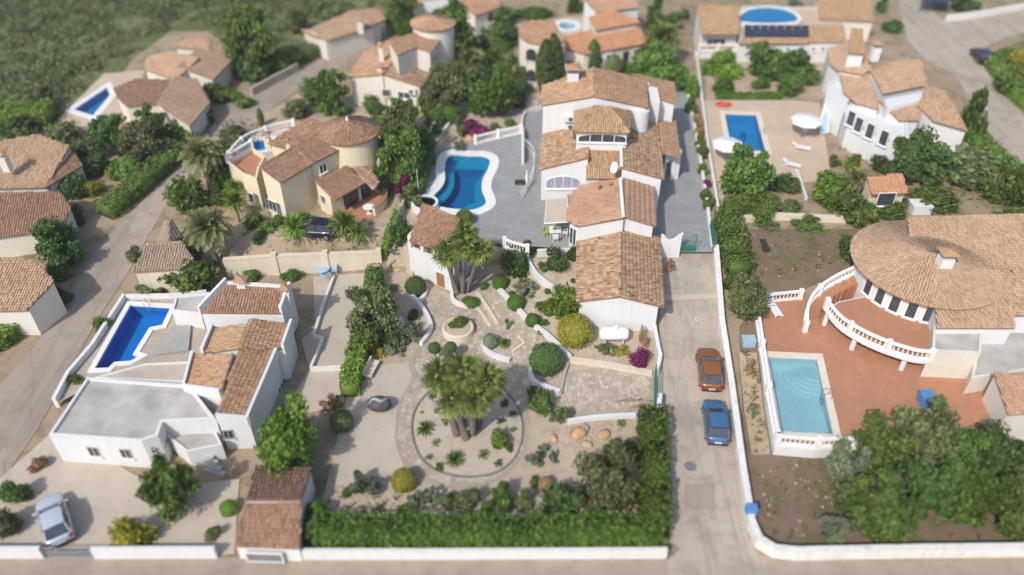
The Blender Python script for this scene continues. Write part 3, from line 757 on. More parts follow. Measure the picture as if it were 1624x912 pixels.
def proto_fan(seed):
    rg = np.random.default_rng(seed); vs = []; fs = []; n = 13
    vs += [np.array((0, -0.012, 0)), np.array((0, 0.012, 0)), np.array((0.55, 0.01, 0)), np.array((0.55, -0.01, 0))]; fs.append((0, 1, 2, 3))
    for k in range(n):
        g = (k/(n-1)-0.5)*R(235); L = 0.62*(1-0.25*abs(k/(n-1)-0.5)); o = len(vs); d = np.array((math.cos(g), math.sin(g), 0)); s = np.array((-d[1], d[0], 0))
        b = np.array((0.5, 0, 0)); w_ = 0.06; dr = rg.uniform(0.05, 0.3)
        vs += [b, b+d*L*0.5+s*w_+np.array((0, 0, 0.02)), b+d*L+np.array((0, 0, -dr)), b+d*L*0.5-s*w_-np.array((0, 0, 0.02))]; fs.append((o, o+1, o+2, o+3))
    return np_mesh('frond', np.array(vs), np.array(fs), rg.uniform(0.1, 1, len(fs)))
FANS = [proto_fan(90), proto_fan(91)]
def proto_feather(seed):
    rg = np.random.default_rng(seed); vs = []; fs = []; n = 26; ax = []
    for k in range(n+1):
        t = k/n; ax.append(np.array((t*0.95-0.12*t**3, 0, 0.28*t-0.62*t*t)))
    for k in range(n):
        a, b = ax[k], ax[k+1]; o = len(vs); wd = 0.012; vs += [a+(0, -wd, 0), a+(0, wd, 0), b+(0, wd, 0), b+(0, -wd, 0)]; fs.append((o, o+1, o+2, o+3))
        if k > 2:
            L = 0.30*math.sin(math.pi*min(1, k/n*0.85+0.15))+0.03
            for sg in (-1, 1):
                o = len(vs); d = np.array((0.55, sg, rg.uniform(-0.15, 0.35))); d = d/np.linalg.norm(d)*L*rg.uniform(0.8, 1.1); s = (b-a)*0.85
                vs += [a, a+d*0.5+s*0.7, a+d, a+d*0.5-s*0.5]; fs.append((o, o+1, o+2, o+3))
    return np_mesh('frond', np.array(vs), np.array(fs), rg.uniform(0.1, 1, len(fs)))
FEATH = [proto_feather(95), proto_feather(96)]
for me in SHRUBS+LOOSE+CROWNS:
    co = np.zeros(len(me.vertices)*3, np.float32); me.vertices.foreach_get('co', co); co = co.reshape(-1, 3)
    hr = np.percentile(np.hypot(co[:, 0], co[:, 1]), 97); z1 = np.percentile(co[:, 2], 98.5); z0 = np.percentile(co[:, 2], 1.5)
    co[:, :2] /= hr; co[:, 2] = (co[:, 2]-(z0+z1)/2)/((z1-z0)/2); me.vertices.foreach_set('co', co.ravel()); me.update()
for me in BALLS+SHRUBS+LOOSE+CROWNS+CYPR+SPIKY+AGAVE+FANS+FEATH: me.materials.append(MATS['leaf_mid'])
pick = lambda L: L[random.randrange(len(L))]
rz = lambda: (0, 0, random.uniform(0, 6.28))
def ball(label, px, py, r, m='leaf_dark', ry=None, stem=0.0, group=None, name='clipped_shrub'):
    p = G(px, py); k = mpp(p)*0.97; rx = r*k; rv = (ry or r)*k; c = GA(px, py, stem+rv*0.82)
    if stem > 0:
        g = c-Vector((0, 0, stem+rv*0.82)); o = thing(name, label, 'shrub', g, group); MB().tube([g-Vector((0, 0, 0.1)), g+Vector((0.03, 0, stem+rv*0.3))], [0.06, 0.05], 6).build('stem', 'trunk_bark', o)
        place('clipped_foliage', pick(BALLS), c, o, rz(), (rx, rx, rv), m); return o
    return tag(place(name, pick(BALLS), c, None, rz(), (rx, rx if ry is None else max(rv, rx*0.8), rv), m), label, 'shrub', group)
def shrub(label, px, py, rx, ry, m='leaf_mid', protos=None, lift=0.72, group=None, name='shrub', cat='shrub'):
    p = G(px, py); k = mpp(p); a, b = rx*k, ry*k; c = GA(px, py, b*lift)
    return tag(place(name, pick(protos or SHRUBS), c, None, rz() if abs(a-b) < 0.3*a else (0, 0, random.uniform(-0.3, 0.3)), (a, (a+b)/2 if a > b else b, b), m), label, cat, group)
def tree(label, px, py, rx, ry, th=1.6, m='leaf_mid', protos=None, group=None, name='tree', bark='trunk_bark', lean=(0, 0)):
    p = G(px, py); k = mpp(p); a, b = rx*k, ry*k; c = GA(px, py, th+b*0.8); g = Vector((c.x-lean[0], c.y-lean[1], hgt(c.x-lean[0], c.y-lean[1])))
    o = thing(name, label, 'tree', g, group); mb = MB(); r0 = 0.07+0.05*a
    top = c-Vector((0, 0, b*0.25)); mb.tube([g-Vector((0, 0, 0.2)), g.lerp(top, 0.4)+Vector((0.1, 0.05, 0)), top], [r0, r0*0.8, r0*0.5], 7)
    for q in range(5):
        t = q*1.257+random.uniform(-0.3, 0.3); s = g.lerp(top, random.uniform(0.5, 0.9)); mb.tube([s, s+Vector((math.cos(t)*a*0.3, math.sin(t)*a*0.3, b*0.3)), c+Vector((math.cos(t)*a*0.62, math.sin(t)*b*0.62, b*random.uniform(-0.1, 0.4)))], [r0*0.45, r0*0.3, r0*0.12], 5)
    mb.build('trunk', bark, o, smooth=True)
    place('crown', pick(protos or CROWNS), c, o, rz() if abs(a-b) < 0.3*a else (0, 0, 0), (a, max(b, a*0.75), b), m); return o
def cypress(label, px, y0, y1, m='leaf_dark', wd=1.0, group=None):
    """y0 top, y1 foot in the survey photograph"""
    g = G(px, y1); k = mpp(g); th = math.atan2(CAM_H-g.z, g.y); h = (y1-y0)*k/math.cos(th)
    o = thing('cypress_tree', label, 'tree', g, group); MB().tube([g-Vector((0, 0, 0.2)), g+Vector((0, 0, h*0.5))], [0.14, 0.06], 6).build('trunk', 'trunk_bark', o)
    place('crown', pick(CYPR), g+Vector((0, 0, 0.05*h)), o, rz(), (h*wd, h*wd, h*0.95), m); return o
def rosette(label, px, py, r, m='leaf_mid', protos=None, stem=0.0, name='agave', cat='plant', group=None, flower=False):
    p = G(px, py); rr = r*mpp(p)*1.18; g = GA(px, py, stem+0.1*rr)
    if stem <= 0 and not flower: return tag(place(name, pick(protos or AGAVE), g, None, rz(), (rr, rr, rr*0.9), m), label, cat, group)
    b = g-Vector((0, 0, stem+0.1*rr)); o = thing(name, label, cat, b, group)
    if stem > 0: MB().tube([b-Vector((0, 0, 0.1)), b.lerp(g, 0.5)+Vector((0.06, 0, 0)), g], [0.13, 0.11, 0.1], 7).build('stem', 'palm_bark', o)
    place('leaf_rosette', pick(protos or AGAVE), g, o, rz(), (rr, rr, rr), m)
    if flower: place('flower_spike', pick(CYPR), g+Vector((0, 0, rr*0.45)), o, rz(), (rr*1.3, rr*1.3, rr*1.1), 'flower_white')
    return o
def fan_palm(label, base, top, r, nf=26, group=None, tr=0.2, skirt=9, m='palm_green'):
    base, top = Vector(base), Vector(top); o = thing('fan_palm', label, 'palm tree', base, group)
    mid = base.lerp(top, 0.5)+(top-base).cross(Vector((0, 0, 1)))*0.03
    MB().tube([base-Vector((0, 0, 0.2)), base+Vector((0, 0, 0.25)), mid, top], [tr*1.7, tr*1.3, tr, tr*0.95], 9).build('trunk', 'palm_bark', o, smooth=True)
    for k in range(nf):
        g = k*2.39996; el = R(82)-R(112)*(k/nf)**0.8; L = r*random.uniform(0.8, 1.15)
        place('frond', pick(FANS), top, o, (random.uniform(-0.3, 0.3), -el, g+random.uniform(-.2, .2)), (L, L, L), m)
    for k in range(skirt):
        g = k*2.1; L = r*random.uniform(0.55, 0.8); place('dry_frond', pick(FANS), top-Vector((0, 0, 0.25)), o, (0, R(random.uniform(55, 80)), g), (L, L, L), 'leaf_dry')
    return o
def date_palm(label, px, py, r, th, nf=60, m='date_green', group=None):
    top = GA(px, py, th); base = Vector((top.x, top.y, hgt(top.x, top.y))); o = thing('date_palm', label, 'palm tree', base, group)
    MB().tube([base-Vector((0, 0, 0.2)), base+Vector((0, 0, 0.3)), base.lerp(top, 0.6), top], [0.36, 0.28, 0.24, 0.27], 9).build('trunk', 'palm_bark', o, smooth=True)
    rr = r*mpp(top)
    nf = int(nf*1.5)
    for k in range(nf):
        g = k*2.39996; el = R(85)-R(105)*(k/nf)**0.8; L = rr*random.uniform(0.95, 1.2)
        place('frond', pick(FEATH), top, o, (random.uniform(-0.4, 0.4), -el, g), (L, L, L), m)
    return o
def hedge(label, pts, wdt, h, m='leaf_hedge', dens=70, size=0.12, name='hedge', closed=False, group=None):
    """clipped hedge along ground points"""
    rg = np.random.default_rng(len(label)); pts = [Vector(p) for p in pts]; o0 = pts[0]; parts = []; core = MB()
    for i in range(len(pts)-1):
        a, b = pts[i], pts[i+1]; d = (b-a); L = d.length
        if L < 0.05: continue
        d.normalize(); s = Vector((-d.y, d.x, 0)).normalized(); n = int(L*(wdt+2*h)*dens)
        t = rg.uniform(-0.1, L+0.1, n); q = rg.uniform(0, wdt+2*h, n); off = rg.uniform(-0.06, 0.07, n)
        side = np.where(q < h, -wdt/2, np.where(q < h+wdt, q-h-wdt/2, wdt/2)); zz = np.where(q < h, q, np.where(q < h+wdt, h, q-h-wdt))
        nx = np.where(q < h, -1.0, np.where(q < h+wdt, 0.0, 1.0)); nz = np.where((q >= h) & (q < h+wdt), 1.0, 0.1)
        lump = 0.10*np.sin(t*1.3+i)+0.07*np.sin(t*3.1+side*2)+0.05*np.sin(t*6.7)
        side = side*(1+lump*0.6)+nx*off; zz = zz*(1+lump*0.5)+(nz > 0.5)*off
        av, dv, sv = np.array(a), np.array(d), np.array(s)
        c = av+dv*t[:, None]+sv*side[:, None]; c[:, 2] = a.z+(b.z-a.z)*np.clip(t/L, 0, 1)+zz
        nn = sv*nx[:, None]; nn[:, 2] += nz; v, f = leaves(c-np.array(o0), nn, size, rg, 0.55); parts.append((v, f, rg.uniform(0.1, 1, n)))
        hw = wdt/2*0.84-0.05; cs = [(a+s*hw), (a-s*hw), (b-s*hw), (b+s*hw)]; vs = [Vector((p.x, p.y, p.z-0.1)) for p in cs]+[Vector((p.x, p.y, p.z+h*0.86-0.05)) for p in cs]
        parts.append((np.array([np.array(x-o0) for x in vs]), np.array([(3, 2, 1, 0), (4, 5, 6, 7), (0, 1, 5, 4), (1, 2, 6, 5), (2, 3, 7, 6), (3, 0, 4, 7)]), 0.4))
    me = np_mesh(name, *join_np(parts), m); return tag(place(name, me, o0), label, 'hedge', group)
def pear_cactus(label, px, py, r, m='leaf_grey', group=None):
    p = G(px, py); rr = r*mpp(p); o = GA(px, py, 0.0); rg = np.random.default_rng(int(px)); parts = []
    def pad(c, d, s, lvl):
        d = d/np.linalg.norm(d); side = np.cross(d, rg.normal(0, 1, 3)); side /= np.linalg.norm(side); nn = np.cross(d, side)
        cv, cf = cube_sphere(3, (0, 0, 0), (1, 1, 1), rg, 0.0); v = c+d*s*0.9+np.outer(cv[:, 0], d*s)+np.outer(cv[:, 1], side*s*0.65)+np.outer(cv[:, 2], nn*s*0.16)
        parts.append((v, cf, rg.uniform(0.2, 0.9)))
        if lvl < 3:
            for _ in range(rg.integers(2, 4)): pad(c+d*s*1.75, d*0.8+rg.normal(0, 0.7, 3)+np.array((0, 0, 0.3)), s*rg.uniform(0.75, 0.95), lvl+1)
    for k in range(4):
        g = k*1.6; pad(np.array((math.cos(g)*rr*0.3, math.sin(g)*rr*0.3, -0.05)), np.array((math.cos(g)*0.5, math.sin(g)*0.5, 1)), rr*0.19, 0)
    return tag(place('prickly_pear', np_mesh('prickly_pear', *join_np(parts), m, True), o), label, 'cactus', group)
def rock(parent, c, s, m='rock_pale', name='rock'):
    rg = np.random.default_rng(random.randrange(9999)); v, f = cube_sphere(3, (0, 0, 0), (1, 1, 1), rg, 0); v = v*(1+rg.uniform(-0.18, 0.18, (len(v), 1)))
    # weld by rounding so that the faces stay closed
    key = {}; idx = []
    for p, q in zip(cube_sphere(3, (0, 0, 0), (1, 1, 1), rg, 0)[0], v):
        k = tuple(np.round(p, 3)); idx.append(key.setdefault(k, (len(key), q))[0])
    vs = np.array([q for _, q in key.values()])*np.array(s); me = np_mesh(name, vs, np.array(idx)[f], rg.uniform(0, 1, len(f)), m)
    return place(name, me, c, parent, rz())
# ---------------------------------------------------------------- pools: outlines first, so that the ground leaves room for them
def at_z(px, z): return [(p.x, p.y) for p in (P(a, b, z) for a, b in px)]
def c7(l): return [(620+a*0.2632, 170+b*0.2632) for a, b in l]
Z_LOW = 1.5                                # terracotta deck on the right
Z_WH = 0.5                                 # deck of the white house
main_out = at_z(smooth_px(c7([(328, 325), (352, 292), (400, 286), (470, 293), (540, 293), (588, 308), (598, 340), (580, 390), (555, 440), (550, 500), (570, 550), (574, 582), (550, 605), (490, 625), (430, 622), (370, 618), (300, 606), (262, 596), (246, 566), (262, 530), (302, 488), (324, 440), (322, 390), (325, 350)]), 3, True), ZT)
main_deep = at_z(smooth_px(c7([(385, 370), (460, 372), (553, 372), (545, 410), (512, 450), (500, 500), (505, 550), (500, 573), (460, 580), (428, 612), (340, 608), (305, 596), (296, 585), (350, 530), (380, 470), (383, 420)]), 2, True), ZT-0.5)
POOLS = {
 'main': dict(out=main_out, z=ZT+0.05, cop=0.95),
 'upper_right': dict(out=at_z([(1148.5, 180.5), (1199, 182), (1214.5, 241), (1160, 241)], ZT), z=ZT+0.05, cop=0.55),
 'lower_right': dict(out=at_z([(1217, 565.5), (1295.5, 569), (1322, 691), (1238, 686)], Z_LOW), z=Z_LOW+0.05, cop=0.5),
 'white_house': dict(out=at_z([(207, 484), (272, 488), (258, 517), (238, 521), (212, 563), (222, 566), (208, 574), (182, 576), (173, 585), (150, 586)], Z_WH), z=Z_WH+0.05, cop=0.4),
 'top_left': dict(out=at_z([(170, 139), (175, 152), (148, 185), (117, 175)], ZT), z=ZT+0.05, cop=0.8),
 'top_mid': dict(out=at_z(smooth_px([(886, 41), (893, 36), (905, 36), (913, 40), (910, 46), (895, 48)], 4, True), ZT), z=ZT+0.05, cop=0.8),
 'cream': dict(out=at_z([(376, 247), (386, 233), (410, 222), (432, 220), (436, 236), (410, 241), (396, 247)], ZT), z=ZT+0.05, cop=0.5),
}
PITS = [offset_poly(d['out'], 1.0 if k != 'main' else 1.2) for k, d in POOLS.items()]

# ---------------------------------------------------------------- ground sheet out to the horizon
def axis(lo, hi, step, far):
    a = list(np.arange(lo, hi+1e-6, step)); s = step; x = hi
    while x < far: s *= 1.6; x += s; a.append(x)
    s = step; x = lo; pre = []
    while x > -far: s *= 1.6; x -= s; pre.append(x)
    return np.array(pre[::-1]+a)
gxs, gys = axis(-95, 95, 1.0, 2500), axis(18, 150, 1.0, 2500)
GXX, GYY = np.meshgrid(gxs, gys); GZ = np.vectorize(hgt)(GXX, GYY)
for pit in PITS: GZ[inside_np([tuple(p) for p in pit], GXX, GYY)] -= 2.6
ny, nx = GXX.shape; ii = np.arange(ny*nx).reshape(ny, nx)
gf = np.stack([ii[:-1, :-1], ii[:-1, 1:], ii[1:, 1:], ii[1:, :-1]], -1).reshape(-1, 4)
tag(place('ground', np_mesh('ground', np.stack([GXX, GYY, GZ], -1).reshape(-1, 3), gf, np.full(len(gf), 0.5), 'dry_ground', True), (0, 0, 0)), kind='structure')

def zone(name, px, material, off=0.03, smooth=0, holes=(), z=None, step=1.6, closed=True):
    q = smooth_px(px, smooth, True) if smooth else px
    return sheet(name, xy(gp(q)) if z is None else at_z(q, z), off, material, z, step, holes)
zone('hillside', [(-300, -90), (640, -90), (610, 30), (560, 70), (470, 108), (400, 145), (380, 90), (330, 50), (270, 50), (215, 90), (190, 120), (110, 170), (60, 230), (-300, 260)], 'hill_ground', 0.02, step=4)
zone('road', [(700, 55), (600, 70), (470, 110), (405, 142), (345, 190), (300, 245), (215, 330), (150, 400), (110, 470), (55, 550), (0, 610), (-90, 700), (-90, 860), (0, 775), (22, 735), (60, 680), (110, 590), (160, 500), (205, 430), (250, 350), (300, 285), (375, 215), (425, 178), (505, 122), (600, 88), (700, 72)], 'asphalt', 0.035, 3)
zone('road', [(-150, 884), (500, 886), (1060, 888), (1080, 870), (1062, 860), (1050, 680), (1042, 600), (1046, 520), (1047, 401), (1131, 401), (1141, 520), (1155, 620), (1172, 750), (1186, 850), (1205, 880), (1240, 893), (1780, 893), (1900, 1040), (-300, 1040)], 'drive_concrete', 0.035)
zone('verge', [(-150, 882), (1058, 887), (1062, 1040), (-300, 1040)], 'verge', 0.045)
zone('verge', [(1215, 890), (1780, 890), (1900, 1040), (1240, 1040)], 'verge', 0.045)
zone('road', [(1405, -60), (1425, 0), (1438, 60), (1468, 98), (1515, 120), (1545, 180), (1590, 238), (1640, 275), (1760, 330), (1760, 250), (1650, 210), (1595, 150), (1556, 100), (1568, 72), (1650, 46), (1760, 30), (1760, 5), (1620, 18), (1500, 32), (1480, 0), (1470, -60)], 'drive_concrete', 0.035, 3)
zone('traffic_island', [(1566, 100), (1590, 78), (1660, 55), (1760, 40), (1760, 240), (1655, 200), (1602, 148)], 'hill_ground', 0.08, 3)
zone('path', [(757, 48), (790, 42), (860, 34), (875, 30), (870, 40), (820, 52), (762, 60)], 'patio_concrete', 0.03)
# central garden plot
zone('garden', [(610, 436), (650, 434), (716, 468), (742, 440), (775, 390), (912, 396), (920, 520), (1040, 522), (1046, 600), (1052, 690), (1058, 862), (495, 862), (520, 760), (548, 640), (575, 560), (590, 480)], 'gravel', 0.03)
zone('garden', [(690, 240), (753, 226), (830, 208), (862, 150), (820, 145), (740, 160), (690, 190), (655, 250), (610, 380), (600, 440), (655, 440), (690, 345), (720, 330)], 'gravel', 0.03, holes=[[tuple(p) for p in offset_poly(main_out, 0.5)]])
terr = at_z([(752, 227), (826, 210), (829, 185), (845, 178), (866, 178), (1080, 138), (1094, 160), (1110, 240), (1122, 330), (1131, 401), (1045, 401), (913, 396), (799, 389), (778, 384), (748, 400), (700, 400), (672, 345), (672, 300), (690, 240)], ZT)
sheet('terrace', terr, 0.06, 'terrace_grey', ZT, holes=[[tuple(p) for p in offset_poly(main_out, 0.4)]])
# cobbled court, ramp and ring path of the garden
court = xy(gp(smooth_px([(676, 470), (716, 466), (742, 445), (765, 410), (790, 400), (800, 430), (815, 480), (850, 520), (880, 560), (885, 600), (845, 612), (838, 660), (832, 720), (790, 762), (735, 775), (680, 765), (640, 735), (628, 690), (632, 640), (655, 600), (648, 575), (680, 530), (675, 500)], 3, True)))
circ = xy(gp(smooth_px([(653, 680), (662, 645), (690, 617), (740, 606), (790, 615), (820, 645), (829, 685), (818, 725), (788, 750), (740, 758), (694, 748), (664, 722)], 4, True)))
pv = sheet('stone_path', court, 0.05, 'mortar', holes=[circ]); paving(pv, court, 1500, 3, 'stuff', 0.025, 0.075, [circ])
ramp_px = [(893, 592), (960, 582), (1034, 597), (1037, 640), (1000, 652), (915, 660), (886, 648), (884, 615)]
ramp_xy = xy(gp(ramp_px)); rp = sheet('stone_ramp', ramp_xy, 0.05, 'mortar'); NST = paving(rp, ramp_xy, 240, 5, 'piece', 0.03, 0.09)
sheet('planting_bed', circ, 0.05, 'pale_sand')
zone('gravel_court', [(548, 660), (590, 580), (648, 576), (655, 600), (632, 640), (626, 700), (640, 740), (610, 770), (530, 770), (530, 715)], 'patio_concrete', 0.045)
zone('rocky_bank', [(905, 672), (1005, 660), (1005, 745), (960, 745), (905, 700)], 'rocky', 0.045, 3)
# neighbours' ground
zone('patio', [(497, 440), (603, 432), (585, 490), (552, 583), (490, 584), (478, 540), (500, 520)], 'patio_concrete', 0.05)
zone('yard', [(492, 585), (552, 585), (545, 640), (480, 660), (460, 640)], 'patio_concrete', 0.04)
zone('driveway', [(0, 760), (90, 680), (250, 775), (380, 760), (372, 880), (-60, 882), (-60, 800)], 'patio_concrete', 0.045)
zone('garden', [(365, 360), (450, 350), (610, 330), (640, 300), (605, 424), (370, 434), (300, 400)], 'rocky', 0.05)
zone('garden', [(390, 200), (470, 150), (560, 160), (700, 180), (690, 240), (640, 300), (560, 230), (420, 200)], 'rocky', 0.03)
deckU = at_z([(1112, 160), (1260, 160), (1300, 165), (1318, 285), (1220, 300), (1135, 320), (1122, 240)], ZT)
sheet('pool_deck', deckU, 0.055, 'beige_floor', ZT, holes=[[tuple(p) for p in offset_poly(POOLS['upper_right']['out'], 0.2)]])
zone('garden', [(1118, 92), (1320, 92), (1316, 158), (1120, 158)], 'rocky', 0.03)
zone('soil_plot', [(1168, 364), (1360, 364), (1362, 420), (1320, 440), (1270, 462), (1210, 468), (1180, 450)], 'soil_brown', 0.03)
zone('soil_plot', [(1172, 520), (1200, 480), (1206, 560), (1222, 720), (1330, 725), (1640, 700), (1760, 880), (1215, 862), (1190, 820)], 'soil_brown', 0.03)
zone('soil_strip', [(1172, 560), (1200, 560), (1222, 722), (1192, 722), (1180, 650)], 'rocky', 0.045)
deckL = at_z([(1199, 470), (1268, 462), (1345, 430), (1420, 470), (1500, 560), (1600, 570), (1620, 640), (1500, 690), (1352, 706), (1232, 706), (1216, 640), (1206, 560)], Z_LOW)
sheet('pool_deck', deckL, 0.0, 'terracotta_floor', Z_LOW, holes=[[tuple(p) for p in offset_poly(POOLS['lower_right']['out'], 0.2)]])
deckW = at_z([(196, 478), (330, 470), (345, 520), (320, 560), (300, 620), (120, 625), (92, 640), (118, 596)], Z_WH)
sheet('pool_deck', deckW, 0.0, 'sand_floor', Z_WH, holes=[[tuple(p) for p in offset_poly(POOLS['white_house']['out'], 0.15)]])
sheet('pool_deck', at_z([(165, 118), (230, 112), (215, 175), (205, 195), (100, 205), (92, 190)], ZT), 0.05, 'beige_floor', ZT, holes=[[tuple(p) for p in offset_poly(POOLS['top_left']['out'], 0.2)]])
sheet('pool_deck', at_z([(872, 30), (930, 28), (932, 56), (878, 58)], ZT), 0.05, 'beige_floor', ZT, holes=[[tuple(p) for p in offset_poly(POOLS['top_mid']['out'], 0.2)]])
sheet('pool_deck', at_z([(362, 252), (380, 226), (420, 206), (466, 192), (470, 230), (420, 262), (385, 275)], ZT), 0.05, 'beige_floor', ZT, holes=[[tuple(p) for p in offset_poly(POOLS['cream']['out'], 0.2)]])

def pool(key, label, depth=1.5, floor='basin_blue', side=None, coping='coping_white', shelf=None, shelfmat=None, wl=0.12):
    d = POOLS[key]; out = [tuple(p) for p in d['out']]; z = d['z']; n = len(out); cx = sum(p[0] for p in out)/n; cy = sum(p[1] for p in out)/n
    o = thing('swimming_pool', label, 'pool', (cx, cy, z))
    a = sum(out[i][0]*out[(i+1) % n][1]-out[(i+1) % n][0]*out[i][1] for i in range(n))
    if a < 0: out = out[::-1]
    def wall_ring(pl, z0, z1): 
        m = len(pl); return [(p[0], p[1], z1) for p in pl]+[(p[0], p[1], z0) for p in pl], [(i, m+i, m+(i+1) % m, (i+1) % m) for i in range(m)]
    zs = z-0.65 if shelf else z-depth
    v, f = wall_ring(out, zs, z); MB().add(v, f, 0.5).build('pool_side', side or floor, o)
    if shelf:
        sheet('pool_shelf', out, 0, shelfmat, zs, holes=[shelf], parent=o, kind=None)
        s = shelf if sum(shelf[i][0]*shelf[(i+1) % len(shelf)][1]-shelf[(i+1) % len(shelf)][0]*shelf[i][1] for i in range(len(shelf))) > 0 else shelf[::-1]
        v, f = wall_ring(s, z-depth, zs); MB().add(v, f, 0.5).build('deep_side', floor, o); sheet('pool_floor', s, 0, floor, z-depth, parent=o, kind=None)
    else: sheet('pool_floor', out, 0, floor, z-depth, parent=o, kind=None)
    sheet('water', [tuple(p) for p in offset_poly(out, 0.01)], 0, 'water', z-wl, parent=o, kind=None)
    big = [tuple(p) for p in offset_poly(out, d['cop'])]; inn = [tuple(p) for p in offset_poly(out, -0.04)]; mb = MB()
    for i in range(n):
        j = (i+1) % n; mb.prism([big[i], big[j], inn[j], inn[i]], z-0.12, z+0.07)
    mb.build('coping', coping, o); return o
mp = pool('main', 'curvy blue pool with broad white coping on the grey terrace', 1.7, 'basin_deep', 'basin_shelf', shelf=main_deep, shelfmat='basin_shelf')
sp = MB()
for k in range(5):
    c = P(*c7([(520, 590)])[0], ZT-0.4); sp.lathe([(2.2-0.38*k, 0), (2.2-0.38*k, 0.12*k+0.02)], (c.x-0.1, c.y+0.2, ZT-0.6), 20)
ur = pool('upper_right', 'rectangular blue pool with a dark dolphin motif on a beige deck', 1.3, 'basin_blue', coping='coping_cream')
lr = pool('lower_right', 'pale turquoise pool set in a terracotta deck', 1.0, 'basin_pale', coping='coping_cream')
c = P(1285, 580, Z_LOW); st = MB()
for k in range(5): st.lathe([(2.1-0.36*k, -0.9), (2.1-0.36*k, -0.78+0.13*k)], (c.x, c.y-0.6, Z_LOW), 24)
st.build('pool_steps', 'basin_pale', lr)
wh = pool('white_house', 'royal blue angular pool beside the white flat-roofed house', 1.3, 'basin_royal', 'basin_royal')
pool('top_left', 'small bright blue pool behind a hedge near the scrubby hillside', 0.9, 'basin_blue')
pool('top_mid', 'small oval pool behind the house with arched tower windows', 1.4, 'basin_pale')
pool('cream', 'pool behind the curved balustrade of the cream house', 0.9, 'basin_blue')
# dolphin motif on the pool floor
q = [P(1090+a*0.2632, 120+b*0.2632, ZT-1.2) for a, b in [(300, 372), (322, 366), (318, 350), (335, 335), (340, 345), (355, 352), (352, 380), (338, 405), (334, 412), (328, 398), (342, 376), (338, 362), (326, 376)]]
MB().add([(p.x, p.y, ZT-1.23) for p in q], [tuple(range(len(q)))], 0.5).build('dolphin_mosaic', 'basin_navy', ur)
# ---------------------------------------------------------------- houses
def arch_wall(parent, A, B, z0, ztop, ops, t=0.25, m='white_wall', name='arcade', n=60):
    """wall panel from A to B; ops: (s0, s1, sill, spring, crown) in metres along the wall and absolute heights"""
    A, B = Vector(A), Vector(B); A.z = B.z = 0; e = B-A; L = e.length; e.normalize(); s = Vector((-e.y, e.x, 0))*t/2
    xs = sorted(set([L*i/n for i in range(n+1)]+[v for o in ops for v in (o[0], o[1])]))
    zt = ztop if callable(ztop) else (lambda x: ztop)
    def arch(x):
        for s0, s1, sill, spr, cr in ops:
            if s0-1e-6 <= x <= s1+1e-6:
                u = (2*(x-s0)/(s1-s0)-1); return sill, spr+(cr-spr)*math.sqrt(max(0, 1-u*u))
        return None
    mb = MB()
    def quad(x0, x1, a0, a1, b0, b1):
        p0, p1 = A+e*x0, A+e*x1; vs = []
        for sg in (1, -1):
            for p, z in ((p0, a0), (p1, a1), (p1, b1), (p0, b0)): vs.append(Vector((p.x, p.y, z))+s*sg)
        mb.add(vs, [(0, 1, 2, 3), (7, 6, 5, 4), (0, 4, 5, 1), (1, 5, 6, 2), (2, 6, 7, 3), (3, 7, 4, 0)], 0.5)
    for x0, x1 in zip(xs[:-1], xs[1:]):
        if x1-x0 < 1e-5: continue
        mid = arch((x0+x1)/2)
        if mid:
            a, b = arch(x0) or mid, arch(x1) or mid
            if mid[0] > z0+0.01: quad(x0, x1, z0, z0, mid[0], mid[0])
            quad(x0, x1, a[1], b[1], zt(x0), zt(x1))
        else: quad(x0, x1, z0, z0, zt(x0), zt(x1))
    return mb.build(name, m, parent)

# --- the main villa
V = thing('villa', 'large white villa with rambling terracotta tile roofs beside the curvy pool', 'house', P(965, 330, ZT))
ga = slope(V, [(914, 478), (915, 362), (983, 356), (983, 470)], 3.9, 15, 'tile_mottled', join=(2,), ridge=(2,), over=0.3, rake=0.2)
gb = slope(V, [(1053, 487), (1046, 376), (983, 356), (983, 470)], 3.9, 15, 'tile_mottled', join=(2,), over=0.45, rake=0.2)
ba = slope(V, [(900, 351), (901, 312), (922, 293), (984, 284), (989, 346), (917, 359)], 5.4, 13, 'tile_pink', join=(3,), ridge=(3,), ridgemat='white_paint', tl=0.5)
bb = slope(V, [(1040, 359), (1037, 294), (988, 279), (990, 344)], 5.5, 17, 'tile_pink', join=(2,), tl=0.5)
ca = slope(V, [(855, 269), (860, 209), (910, 201), (911, 231), (934, 227), (934, 250)], 6.2, 15, 'tile_mottled', join=())
cb = slope(V, [(929, 283), (984, 283), (985, 227), (931, 227)], 6.1, 16, 'tile_ochre')
cc = slope(V, [(1053, 284), (1043, 195), (1003, 196), (985, 228), (986, 266)], 6.5, 14, 'tile_mottled')
ridge_caps(V, cc['W3'][3], cc['W3'][4], 'white_paint', cc['roof'])
cd = slope(V, [(1079, 251), (1071, 191), (1042, 193), (1049, 242)], 6.0, 14, 'tile_warm', body=False)
da = slope(V, [(912, 209), (998, 211), (970, 170), (942, 169)], 9.3, 20, 'tile_ochre', join=(1, 3), ridge=(1, 2, 3), z0=5.5, over=0.35)
db = slope(V, [(998, 211), (1001, 176), (970, 170)], 9.3, 33, 'tile_ochre', join=(2,), z0=5.5, over=0.3)
dc = slope(V, [(912, 209), (911, 175), (942, 169)], 9.3, 33, 'tile_ochre', join=(2,), z0=5.5, over=0.3)
ea = slope(V, [(859, 167), (860, 136), (942, 107), (942, 153)], 9.5, 12, 'tile_warm', join=(2,), ridge=(2,), over=0.15)
eb = slope(V, [(1028, 171), (1025, 126), (942, 107), (942, 153)], 9.5, 12, 'tile_warm', join=(2,), over=0.3)
fa = slope(V, [(1073, 165), (1069, 131), (1000, 116), (1030, 128), (1047, 157)], 8.4, 12, 'tile_warm')
